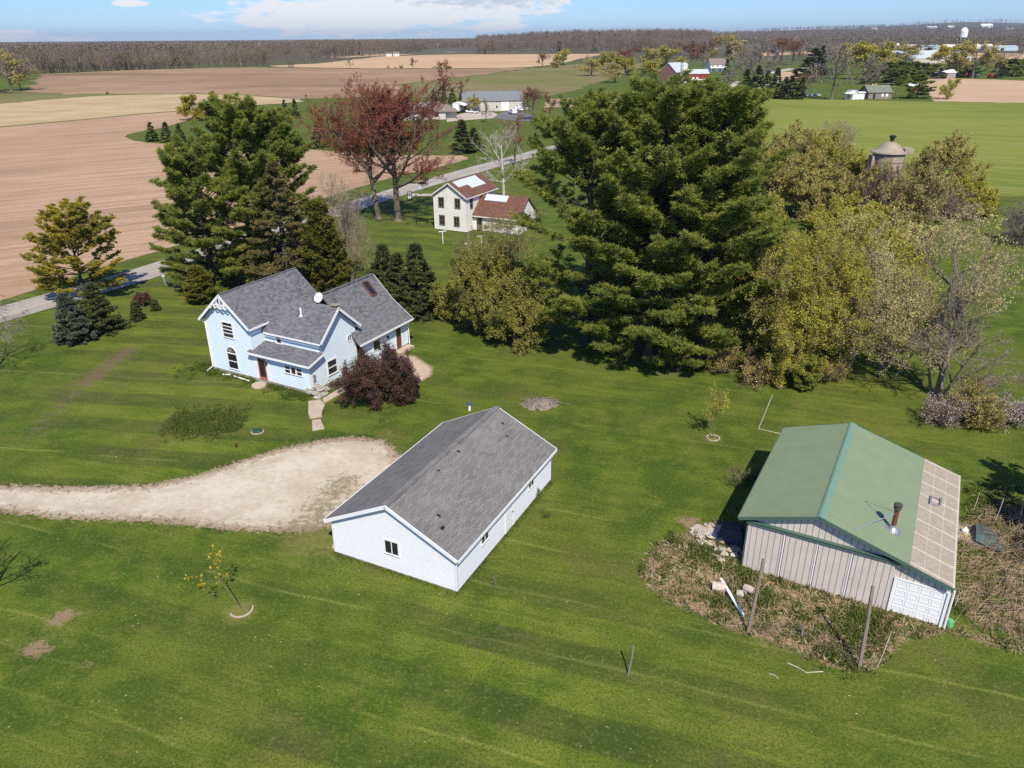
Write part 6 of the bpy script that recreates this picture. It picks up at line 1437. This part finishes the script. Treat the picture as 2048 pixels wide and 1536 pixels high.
tree('pine_tree', 'pine', 'pine', (172, 600), 392, 185, 'gold tinged open pine beside the road at left', leaf='gold', base=.10, per=7, sec=9, gaps=.15, jit=.45, step=.75, bl=(.2, .38))
tree('spruce_tree', 'spruce', 'spruce', (152, 683), 578, 80, 'blue grey spruce, the left one of the pair by the road', leaf='blue_spruce')
tree('spruce_tree', 'spruce', 'spruce', (203, 662), 560, 92, 'green spruce right beside the blue grey one')
tree('spruce_tree', 'spruce', 'spruce', (276, 640), 598, 30, 'small young spruce on the lawn right of the blue grey one', sec=5, tuft=3)
tree('spruce_tree', 'spruce', 'spruce', (312, 620), 597, 22, 'tiny young spruce on the lawn, smallest of all', sec=5, tuft=3)
tree('spruce_tree', 'spruce', 'spruce', (578, 580), 318, 190, 'tall brownish spruce hung with cones behind the farmhouse roof', leaf='cone_spruce', bend=.05, blades=10, bl=(.2, .4), sec=8, tuft=5, step=.7)
tree('cedar_tree', 'cedar', 'cedar', (655, 585), 392, 105, 'yellow green cedar right of the brownish cone hung spruce', step=.4)
tree('cedar_tree', 'cedar', 'cedar', (402, 606), 528, 58, 'low yellow green cedar at the left back corner of the farmhouse', step=.3)
tree('spruce_tree', 'spruce', 'spruce', (772, 600), 485, 90, 'dark spruce left in the trio behind the rear wing', 'trio of spruces')
tree('spruce_tree', 'spruce', 'spruce', (838, 628), 483, 112, 'dark spruce right in the trio behind the rear wing', 'trio of spruces')
tree('spruce_tree', 'spruce', 'spruce', (800, 610), 502, 80, 'dark shorter spruce in the middle of the trio', 'trio of spruces')
tree('bare_shrub', 'shrub', 'shrub', (702, 560), 345, 120, 'tall bare tan shrub between cedar and maples', leaf=None, twig='twig_tan', bark='twig_tan', stems=14, stem_ang=(5, 25), counts=(6, 6, 5, 3))
tree('purple_bush', 'bush', 'shrub', (768, 806), 698, 150, 'big dark purple leaved bush beside the farmhouse patio', leaf='purple', twig='bark_dark', bark='bark_dark', counts=(7, 7, 5, 4), stems=14, per=4, size=(.06, .13), stem_ang=(10, 70), fork=.1)
tree('purple_bush', 'shrub', 'shrub', (284, 614), 588, 24, 'small dark red twiggy shrub behind the young spruce', leaf='purple', twig='twig_brown', stems=8, counts=(4, 4, 3, 2))
tree('maple_tree', 'tree', 'bud', (757, 437), 178, 190, 'maple with rust brown buds and tall trunk, left of the two', leaf='rust_bud', twig='twig_brown', per=8, size=(.11, .22), fork=.36, r0=.45, counts=(11, 8, 7, 6), trop=.2, low=6, spread=(25, 62), lean=(-.08, 0))
tree('maple_tree', 'tree', 'bud', (796, 441), 134, 265, 'larger maple with dark red buds, right of the two', leaf='red_bud', twig='twig_brown', per=8, size=(.11, .22), fork=.32, r0=.55, counts=(13, 8, 7, 6), trop=.2, low=8, spread=(28, 66))
tree('birch_tree', 'tree', 'bare', (1008, 408), 242, 110, 'dead white barked birch behind the white house roof', bark='birch', twig='birch', counts=(8, 6, 5, 4), twig_w=.018, r0=.3)
tree('bare_tree', 'tree', 'bud', (1030, 330), 225, 75, 'thin tree with rusty buds behind the white birch', leaf='rust_bud', twig='twig_tan', per=1, size=(.15, .25))
tg = 'budding shrubs left of the giant pines'
tree('budding_shrub', 'shrub', 'shrub', (955, 668), 500, 110, 'olive budding shrub nearest the spruce trio', tg, leaf='olive_green', per=6, twig='twig_grey', counts=(6, 6, 5, 3))
tree('budding_shrub', 'shrub', 'shrub', (1045, 690), 535, 130, 'yellow green budding shrub against the left giant pine', tg, leaf='olive_green', per=7, counts=(6, 6, 5, 3))
tree('budding_shrub', 'shrub', 'shrub', (995, 655), 482, 110, 'tall grey green budding shrub at the back of that clump', tg, leaf='olive_green', per=4, counts=(6, 6, 5, 3))
tree('budding_shrub', 'shrub', 'shrub', (905, 640), 560, 70, 'low brown budding shrub next to the right spruce', tg, leaf='olive_green', twig='twig_brown', per=3)
tree('budding_tree', 'tree', 'bud', (1560, 750), 455, 235, 'dense golden green budding tree right of the giant pines', leaf='bud_bright', per=8, counts=(8, 7, 6, 5), stems=5, stem_ang=(4, 30), fork=.1, r0=.12, size=(.08, .16), lead=.8)
tree('budding_tree', 'tree', 'bud', (1545, 665), 405, 230, 'golden green budding tree behind the dense one', leaf='bud', per=6, counts=(8, 7, 6, 5), stems=4, stem_ang=(4, 28), fork=.1, r0=.12, size=(.12, .22), lead=.8)
tree('budding_tree', 'tree', 'bud', (1660, 650), 410, 230, 'olive budding tree behind the leaning catkin trees', leaf='olive', per=5, counts=(8, 7, 6, 5), stems=4, stem_ang=(4, 28), fork=.1, r0=.12, size=(.12, .22), lead=.8)
tree('catkin_tree', 'tree', 'bud', (1692, 742), 470, 190, 'slender leaning tree with pale catkins, left of the pair', leaf='catkin', twig='twig_tan', bark='bark_pale', per=2, size=(.08, .15), lean=(.22, 0), stems=3, stem_ang=(3, 22), fork=.3, counts=(8, 7, 6, 5), r0=.13, lead=.8)
tree('catkin_tree', 'tree', 'bud', (1775, 752), 408, 270, 'taller leaning tree with pale catkins, right of the pair', leaf='catkin', twig='twig_tan', bark='bark_pale', per=2, size=(.08, .15), lean=(.22, 0), stems=3, stem_ang=(3, 24), fork=.28, counts=(9, 7, 6, 6), r0=.15, lead=.8)
tree('catkin_tree', 'tree', 'bud', (1890, 640), 420, 200, 'sparse pale budding tree behind the bare multi stemmed tree', leaf='catkin', twig='twig_tan', per=2, size=(.12, .22))
tree('bare_tree', 'tree', 'bare', (1872, 792), 480, 150, 'upright bare pale tree with twin trunk above the blossom bush', bark='bark_pale', twig='twig_tan', lean=(.06, 0), fork=.22, trop=.25, r0=.28)
tree('bare_tree', 'tree', 'bare', (1888, 797), 585, 270, 'bare pale multi stemmed tree fanning far right from the same foot', bark='bark_pale', twig='twig_tan', stems=4, stem_ang=(18, 48), lean=(.55, .1), fork=.3, trop=.22, r0=.22, lead=.85, counts=(8, 6, 6, 5), twig_w=.012)
tree('pine_tree', 'pine', 'pine', (1607, 778), 705, 55, 'little green pine at the foot of the golden budding tree', base=.12, step=.4, per=5, sec=5, bl=(.15, .3), gaps=.2)
tree('blossom_bush', 'bush', 'shrub', (1885, 850), 785, 85, 'bush with whitish blossom below the bare multi stemmed tree', leaf='blossom', twig='twig_brown', stems=14, per=1, lvls=1, size=(.05, .10), counts=(5, 5, 4, 2))
tree('blossom_bush', 'bush', 'shrub', (1945, 850), 770, 95, 'brown bare bush right of the blossoming one', leaf='olive', twig='twig_brown', stems=14, per=1, size=(.06, .12), counts=(6, 6, 5, 3))
tree('blossom_bush', 'bush', 'shrub', (2015, 852), 785, 90, 'pale blossoming bush at the right edge', leaf='blossom', twig='twig_brown', stems=14, per=1, lvls=1, size=(.06, .12), counts=(5, 5, 4, 2))
tree('blossom_bush', 'bush', 'shrub', (1440, 745), 690, 60, 'dark bare undergrowth under the right giant pine', leaf='olive', twig='twig_brown', stems=12, per=1, lvls=1, size=(.06, .12))
sg = 'thicket round the old silo'
for px, top, wd, kind, kw, lab in (
    ((1545, 425), 250, 130, 'bud', dict(leaf='olive', per=5), 'olive tree at the left end of the silo thicket'),
    ((1610, 380), 262, 120, 'bud', dict(leaf='olive', per=4, twig='twig_tan'), 'pale olive tree at the back left of the silo thicket'),
    ((1648, 330), 236, 85, 'bare', dict(twig='twig_tan'), 'thin bare tree topping the back of the silo thicket'),
    ((1700, 418), 268, 150, 'bud', dict(leaf='bud', per=5), 'yellow green tree just left of the old silo'),
    ((1628, 440), 330, 150, 'shrub', dict(leaf='olive', per=5), 'wide olive shrub low on the left of the silo thicket'),
    ((1730, 445), 325, 115, 'shrub', dict(leaf=None, twig='twig_brown'), 'brown bare shrub before the left side of the silo'),
    ((1796, 450), 318, 130, 'shrub', dict(leaf='olive', per=1, twig='twig_grey'), 'grey twiggy shrub before the right side of the silo'),
    ((1858, 420), 272, 120, 'bud', dict(leaf='olive', per=6), 'ochre budding tree right of the old silo'),
    ((1870, 442), 370, 120, 'shrub', dict(leaf=None, twig='twig_tan'), 'tan bare shrub below the ochre tree'),
    ((1938, 432), 352, 105, 'shrub', dict(leaf='bud_bright', per=7), 'bright yellow green shrub at the right end of the silo thicket'),
    ((1480, 430), 300, 120, 'bud', dict(leaf='olive', per=4), 'olive tree showing past the right giant pine'),
    ((1690, 470), 400, 130, 'shrub', dict(leaf='bud', per=5), 'low green shrub in the gap below the ruined barn'),
    ((1770, 520), 440, 150, 'shrub', dict(leaf='catkin', per=3, twig='twig_tan'), 'low pale shrub between silo and catkin trees'),
    ((2052, 490), 400, 110, 'shrub', dict(leaf=None, twig='twig_grey'), 'grey bare shrub cut by the right edge of the view')):
    tree('thicket_tree' if kind != 'shrub' else 'thicket_shrub', 'tree' if kind != 'shrub' else 'shrub', kind, px, top, wd, lab, sg, **{**dict(counts=(8, 7, 6, 5) if kind != 'shrub' else (7, 7, 6, 4), size=(.14, .28), twig_w=.018, fork=.12, **(dict(stems=4, stem_ang=(3, 26), r0=.12, lead=.8) if kind != 'shrub' else {})), **kw})
for px, top, wd, leaf, per, lab in (((1485, 645), 425, 150, 'olive', 4, 'olive tree squeezed between the right giant pine and the golden trees'), ((1625, 705), 515, 160, 'bud', 6, 'lower golden green tree between dense tree and catkin trees'), ((1745, 665), 455, 190, 'bud', 4, 'thin yellow green tree behind the taller catkin tree')):
    tree('budding_tree', 'tree', 'bud', px, top, wd, lab, leaf=leaf, per=per, counts=(8, 7, 6, 5), stems=4, stem_ang=(4, 28), fork=.1, r0=.12, size=(.12, .22), lead=.8)
for px, top, wd, lab in (((1520, 766), 706, 80, 'dark twiggy undergrowth at the foot of the dense golden tree'), ((1650, 760), 715, 80, 'dark twiggy undergrowth between the little pine and the catkin trees')):
    tree('undergrowth', 'shrub', 'shrub', px, top, wd, lab, leaf='olive', twig='twig_brown', stems=16, per=1, lvls=1, size=(.06, .12), counts=(5, 5, 4, 3))
tree('budding_shrub', 'shrub', 'shrub', (1010, 545), 415, 140, 'sparse olive sapling clump before the lower roof of the white house', leaf='olive_green', per=2, stems=6, stem_ang=(3, 25), counts=(6, 5, 4, 3), size=(.1, .2))
tree('budding_shrub', 'shrub', 'shrub', (940, 560), 478, 70, 'thin olive sapling clump by the short grey pole', leaf='olive_green', per=1, stems=5, stem_ang=(3, 25), counts=(5, 4, 4, 3), size=(.1, .2))
# left edge and saplings
tree('weeping_tree', 'tree', 'bare', (-8, 735), 612, 190, 'bare drooping tree cut by the left edge of the lawn', droop=.7, bark='bark_pale', twig='twig_grey', counts=(9, 7, 6, 4), fork=.3, twig_w=.013)
tree('bare_tree', 'tree', 'bare', (-52, 1240), 1000, 220, 'pale bare tree mostly outside the lower left edge', bark='bark_pale', twig='twig_grey', counts=(8, 6, 5, 3), fork=.35)
tree('budding_tree', 'tree', 'bud', (2155, 1150), 885, 200, 'budding tree just outside the right edge shading the garden', leaf='olive', per=5, size=(.15, .3), fork=.2)
tree('budding_tree', 'tree', 'bud', (2165, 1050), 820, 190, 'second budding tree outside the right edge beyond the garden', leaf='olive', per=5, size=(.15, .3), fork=.2)
tree('sapling', 'sapling', 'bud', (1425, 876), 770, 55, 'young sapling with fine yellow green leaves in a ring of edging', leaf='bud', per=5, size=(.05, .11), counts=(9, 6, 5), fork=.35, r0=.035, twig_w=.006, scatter=.04)
tree('sapling', 'sapling', 'bud', (482, 1217), 1104, 100, 'leaning sapling with a few yellow leaves on the near lawn', leaf='yellow', per=4, lvls=1, size=(.10, .18), counts=(5, 3, 2), fork=.45, r0=.03, twig_w=.007, lean=(-.45, .15), scatter=.05)
tree('sapling', 'sapling', 'bud', (368, 612), 590, 22, 'thin yellow sapling on the lawn left of the low cedar', leaf='yellow', per=1, size=(.06, .1), counts=(5, 4, 3), r0=.03, twig_w=.007)
tree('seedling', 'seedling', 'shrub', (1090, 1036), 1020, 20, 'small dark weed sprig on the lawn beside the garage', leaf='weed', per=2, size=(.05, .1), counts=(3, 3), stems=5, r0=.01, twig_w=.006)
tree('seedling', 'seedling', 'shrub', (990, 1174), 1150, 26, 'dry twiggy sprig near the front corner of the garage', leaf=None, counts=(3, 3), stems=6, r0=.012, twig_w=.008, twig='twig_tan')
tree('seedling', 'seedling', 'shrub', (1073, 992), 978, 16, 'green sprig against the long side of the garage', leaf='weed', per=3, size=(.05, .12), counts=(3, 3), stems=5, r0=.01, twig_w=.006)
tree('seedling', 'shrub', 'shrub', (1478, 975), 930, 50, 'thin young green shrub in the shade left of the shed', leaf='weed', per=1, lvls=1, size=(.06, .12), counts=(4, 4, 3), stems=6, r0=.02, twig_w=.008)
# mid distance
F = dict(far=True)
lg = 'dark spruces across the road'
for px, top, wd, lab in (((306, 283), 243, 27, 'leftmost dark spruce on the point of the neighbour lawn'), ((336, 284), 243, 30, 'dark spruce second on the point of the neighbour lawn'), ((362, 286), 246, 26, 'dark spruce third on the point of the neighbour lawn'), ((572, 236), 198, 19, 'small spruce left of a pair above the farmhouse pine'), ((592, 237), 197, 21, 'small spruce right of a pair above the farmhouse pine'), ((640, 296), 240, 40, 'dark spruce behind the rust brown maple'), ((690, 300), 245, 40, 'dark spruce seen between the two maples'), ((925, 306), 238, 55, 'broad spruce right of the dark red maple'), ((948, 303), 254, 42, 'shorter spruce overlapping the broad one at right'), ((868, 204), 177, 15, 'spruce first in the row of four behind the ranch house'), ((888, 206), 175, 17, 'spruce second in the row of four behind the ranch house'), ((905, 207), 174, 18, 'spruce third in the row of four behind the ranch house'), ((923, 205), 177, 14, 'spruce last in the row of four beside the pole building')):
    tree('spruce_tree', 'spruce', 'spruce', px, top, wd, lab, lg, **F)
tree('willow_tree', 'willow', 'willow', (390, 240), 192, 70, 'round yellow willow behind the farmhouse pine', **F)
tree('willow_tree', 'willow', 'willow', (440, 228), 184, 55, 'yellow willow mostly hidden by the farmhouse pine top', **F)
tree('bare_tree', 'tree', 'olive', (24, 181), 104, 90, 'olive tinged bare tree at the left edge of the brown field', **F); tree('bare_tree', 'tree', 'bare', (-10, 186), 80, 150, 'larger grey bare tree cut by the left edge', **F); tree('bare_tree', 'tree', 'bare', (42, 181), 112, 66, 'grey bare tree right of the olive tinged ones', **F)
for px, top, wd, kind, lab in (((1065, 240), 172, 52, 'brown', 'bare reddish tree right of the pole building'), ((1100, 238), 184, 30, 'brown', 'smaller bare reddish tree between pole building and giant pine'), ((946, 224), 189, 34, 'olive', 'round dark tree in front of the pole building'), ((972, 245), 196, 26, 'bare', 'thin bare tree on the neighbour lawn before the pole building'), ((1047, 252), 205, 22, 'bare', 'thin bare tree at the dark drive'), ((660, 248), 205, 26, 'bare', 'pale thin bare tree left of the rust brown maple'), ((1085, 136), 105, 30, 'brown', 'bare brown tree on the tan stubble field edge'), ((1126, 130), 98, 42, 'bud', 'round green willow on the tan stubble field edge'),
                              ((1183, 152), 112, 48, 'olive', 'olive tree first in the hedgerow left of the red barn'), ((1215, 140), 104, 50, 'bud', 'yellow green tree second in that hedgerow'), ((1250, 150), 112, 56, 'bud', 'yellow green tree low in that hedgerow'), ((1262, 128), 92, 62, 'brown', 'rusty brown tree at the back of that hedgerow'), ((1300, 140), 96, 60, 'olive', 'olive tree before the dark wood left of the barn'), ((1335, 138), 92, 60, 'bud', 'green tree just left of the red barn'), ((1345, 120), 84, 50, 'bare', 'bare tree behind the red barn roof'), ((1300, 165), 122, 60, 'bud', 'low yellow green tree showing over the giant pines'), ((1230, 165), 125, 50, 'olive', 'low olive tree showing left over the giant pines'),
                              ((1408, 140), 76, 60, 'brown', 'brown bare oak between barn and white farm house'), ((1452, 132), 68, 66, 'olive', 'tall olive tree behind the white farm house'), ((1492, 150), 88, 70, 'bare', 'grey bare tree right of the white farm house'), ((1520, 128), 84, 50, 'bare', 'grey bare tree further right of the white farm house'), ((1562, 125), 74, 64, 'brown', 'brown bare tree above the pale farm lane'), ((1535, 118), 76, 40, 'bare', 'bare tree far back above the dark spruces'), ((1456, 178), 138, 40, 'bare', 'small grey bare tree right of the giant pine top'),
                              ((1663, 199), 86, 84, 'bare', 'large grey bare tree with double trunk at the wheat field edge'), ((1727, 192), 108, 55, 'bare', 'purplish bare tree behind the white sheds'), ((1619, 178), 142, 40, 'brown', 'round rusty bare shrub beside the large grey tree'), ((1738, 160), 84, 92, 'bud', 'big yellow green tree behind the white sheds'), ((1700, 150), 92, 50, 'olive', 'olive tree left of the big yellow green one'), ((1805, 128), 84, 66, 'olive', 'olive brown tree behind the machine shed'), ((1889, 130), 90, 54, 'yellow', 'bright yellow tree behind the white roofed shed'), ((1944, 156), 80, 84, 'olive', 'big olive willow above the parked machinery'), ((1915, 150), 95, 50, 'olive', 'olive willow leaning left of the biggest one'), ((1992, 150), 110, 40, 'olive', 'small olive tree right of the machinery'), ((2035, 120), 95, 16, 'bare', 'thin bare tree near the right edge'), ((1896, 198), 157, 40, 'bud', 'small leaning tree alone at the tan field corner'), ((1840, 106), 88, 40, 'brown', 'brown tree before the far barns'), ((1645, 128), 82, 60, 'bare', 'tall bare tree behind the grey house')):
    tree('distant_tree', 'tree', kind, px, top, wd*1.15, lab, **F)
for i, (px, top, wd, kind) in enumerate((((1475, 120), 80, 60, 'bare'), ((1585, 130), 82, 50, 'brown'), ((1605, 120), 86, 60, 'bare'), ((1425, 118), 82, 50, 'bare'), ((1388, 112), 84, 50, 'brown'), ((1505, 168), 108, 50, 'bare'), ((1480, 163), 112, 50, 'bare'), ((1548, 142), 100, 44, 'bare'), ((1678, 122), 86, 50, 'olive'), ((1702, 116), 84, 60, 'bare'), ((1772, 112), 84, 60, 'bare'), ((1852, 116), 92, 50, 'brown'), ((1970, 142), 100, 46, 'olive'), ((2012, 132), 100, 40, 'bare'), ((1642, 166), 122, 40, 'bare'), ((1360, 112), 84, 50, 'brown'), ((1535, 165), 118, 40, 'bare'))):
    tree('distant_tree', 'tree', kind, px, top, wd*1.1, 'bare or budding tree filling the farm tree line at right', 'trees filling the farm tree line', **F)
cg = 'conifers of the farm windbreak'
for px, top, wd, kind, lab in (((1490, 193), 137, 26, 'spruce', 'dark spruce first at left in the windbreak row'), ((1512, 195), 128, 30, 'spruce', 'yellowish spruce second in the windbreak row'), ((1531, 197), 140, 24, 'spruce', 'dark spruce third in the windbreak row'), ((1549, 197), 134, 26, 'spruce', 'dark spruce fourth, slim, in the windbreak row'), ((1568, 198), 152, 26, 'spruce', 'low dark spruce fifth in the windbreak row'), ((1584, 198), 138, 34, 'spruce', 'dark spruce sixth and broadest in the windbreak row'), ((1601, 198), 155, 20, 'spruce', 'small dark spruce last in the windbreak row'), ((1625, 150), 94, 48, 'spruce', 'tall dark spruce beside the grey house'), ((1639, 148), 90, 24, 'spruce', 'slim dark spruce touching the grey house'), ((1452, 150), 118, 14, 'spruce', 'slim dark spruce at the white farm house'),
                              ((1754, 165), 128, 40, 'pine', 'dark pine first in the row before the machine shed'), ((1776, 166), 122, 40, 'pine', 'dark pine second in the row before the machine shed'), ((1800, 166), 120, 40, 'pine', 'dark pine third in the row before the machine shed'), ((1822, 162), 121, 40, 'pine', 'dark pine fourth in the row before the machine shed'), ((1845, 158), 124, 38, 'pine', 'dark pine fifth in the row before the machine shed'), ((1866, 157), 126, 36, 'pine', 'dark pine sixth in the row before the machine shed'), ((1788, 170), 135, 40, 'pine', 'lower dark pine standing before that row'), ((1833, 197), 146, 46, 'pine', 'round dark pine alone at the corner of wheat and tan field'), ((1740, 168), 132, 36, 'pine', 'dark pine under the big yellow green tree'), ((1910, 152), 122, 40, 'pine', 'dark pine under the olive willow'), ((1935, 155), 128, 36, 'pine', 'dark pine right under the olive willow'), ((2002, 156), 132, 22, 'spruce', 'small dark spruce at the right of the machinery'), ((2024, 153), 116, 34, 'pine', 'dark pine near the right edge of the farm'), ((2050, 152), 112, 30, 'pine', 'dark pine cut by the right edge'), ((2000, 145), 116, 26, 'pine', 'brownish pine behind the small dark spruce')):
    tree('conifer', 'conifer', kind, px, top, wd*1.3, lab, cg, **F)
fg = 'bushes along the far field edge'
for px, top, wd, kind, lab in (((584, 136), 115, 16, 'greybush', 'grey bush leftmost on the field line'), ((700, 137), 114, 18, 'bare', 'ragged bare tree on the field line left'), ((776, 137.5), 129, 10, 'greybush', 'small grey bush on the field line'), ((790, 137.5), 133, 8, 'greybush', 'tiny grey bush beside the small one'), ((803, 137.5), 130, 9, 'bush', 'small round green bush on the field line'), ((826, 137), 115, 18, 'brown', 'dark leaning tree on the field line'), ((870, 137.5), 131, 17, 'greybush', 'low wide grey bush on the field line'), ((897, 137.5), 131, 19, 'bush', 'low wide olive bush rightmost on the field line'), ((680, 122), 110, 8, 'greybush', 'bare little tree far back in the tan field'), ((605, 127), 98, 24, 'bare', 'bare tree left in the group at the wood edge'), ((620, 126), 96, 22, 'bare', 'bare tree middle in the group at the wood edge'), ((633, 125), 97, 22, 'bare', 'bare tree right in the group at the wood edge'), ((216, 188.5), 182.5, 8, 'bush', 'dark round bush alone in the dry grass'), ((1110, 136), 122, 20, 'bush', 'low bush between the two field edge trees')):
    tree('field_bush', 'bush' if 'bush' in lab else 'tree', kind, px, top, wd, lab, fg, **F)

# ------------------------------------------------------------------ air
def haze():
    mb = MB(); mb.box(-18000, -18000, -1, 18000, 18000, 180); m = bpy.data.materials.new('haze_air'); m.use_nodes = True; n = m.node_tree.nodes; n.remove(n['Principled BSDF'])
    v = n.new('ShaderNodeVolumePrincipled'); v.inputs['Color'].default_value = (.72, .82, 1, 1); v.inputs['Density'].default_value = HAZE; v.inputs['Anisotropy'].default_value = .2
    m.node_tree.links.new(v.outputs[0], n['Material Output'].inputs['Volume']); tag(mb.build('haze', m), kind='stuff', label='thin pale haze over the far land')
HAZE = 5e-5
haze()
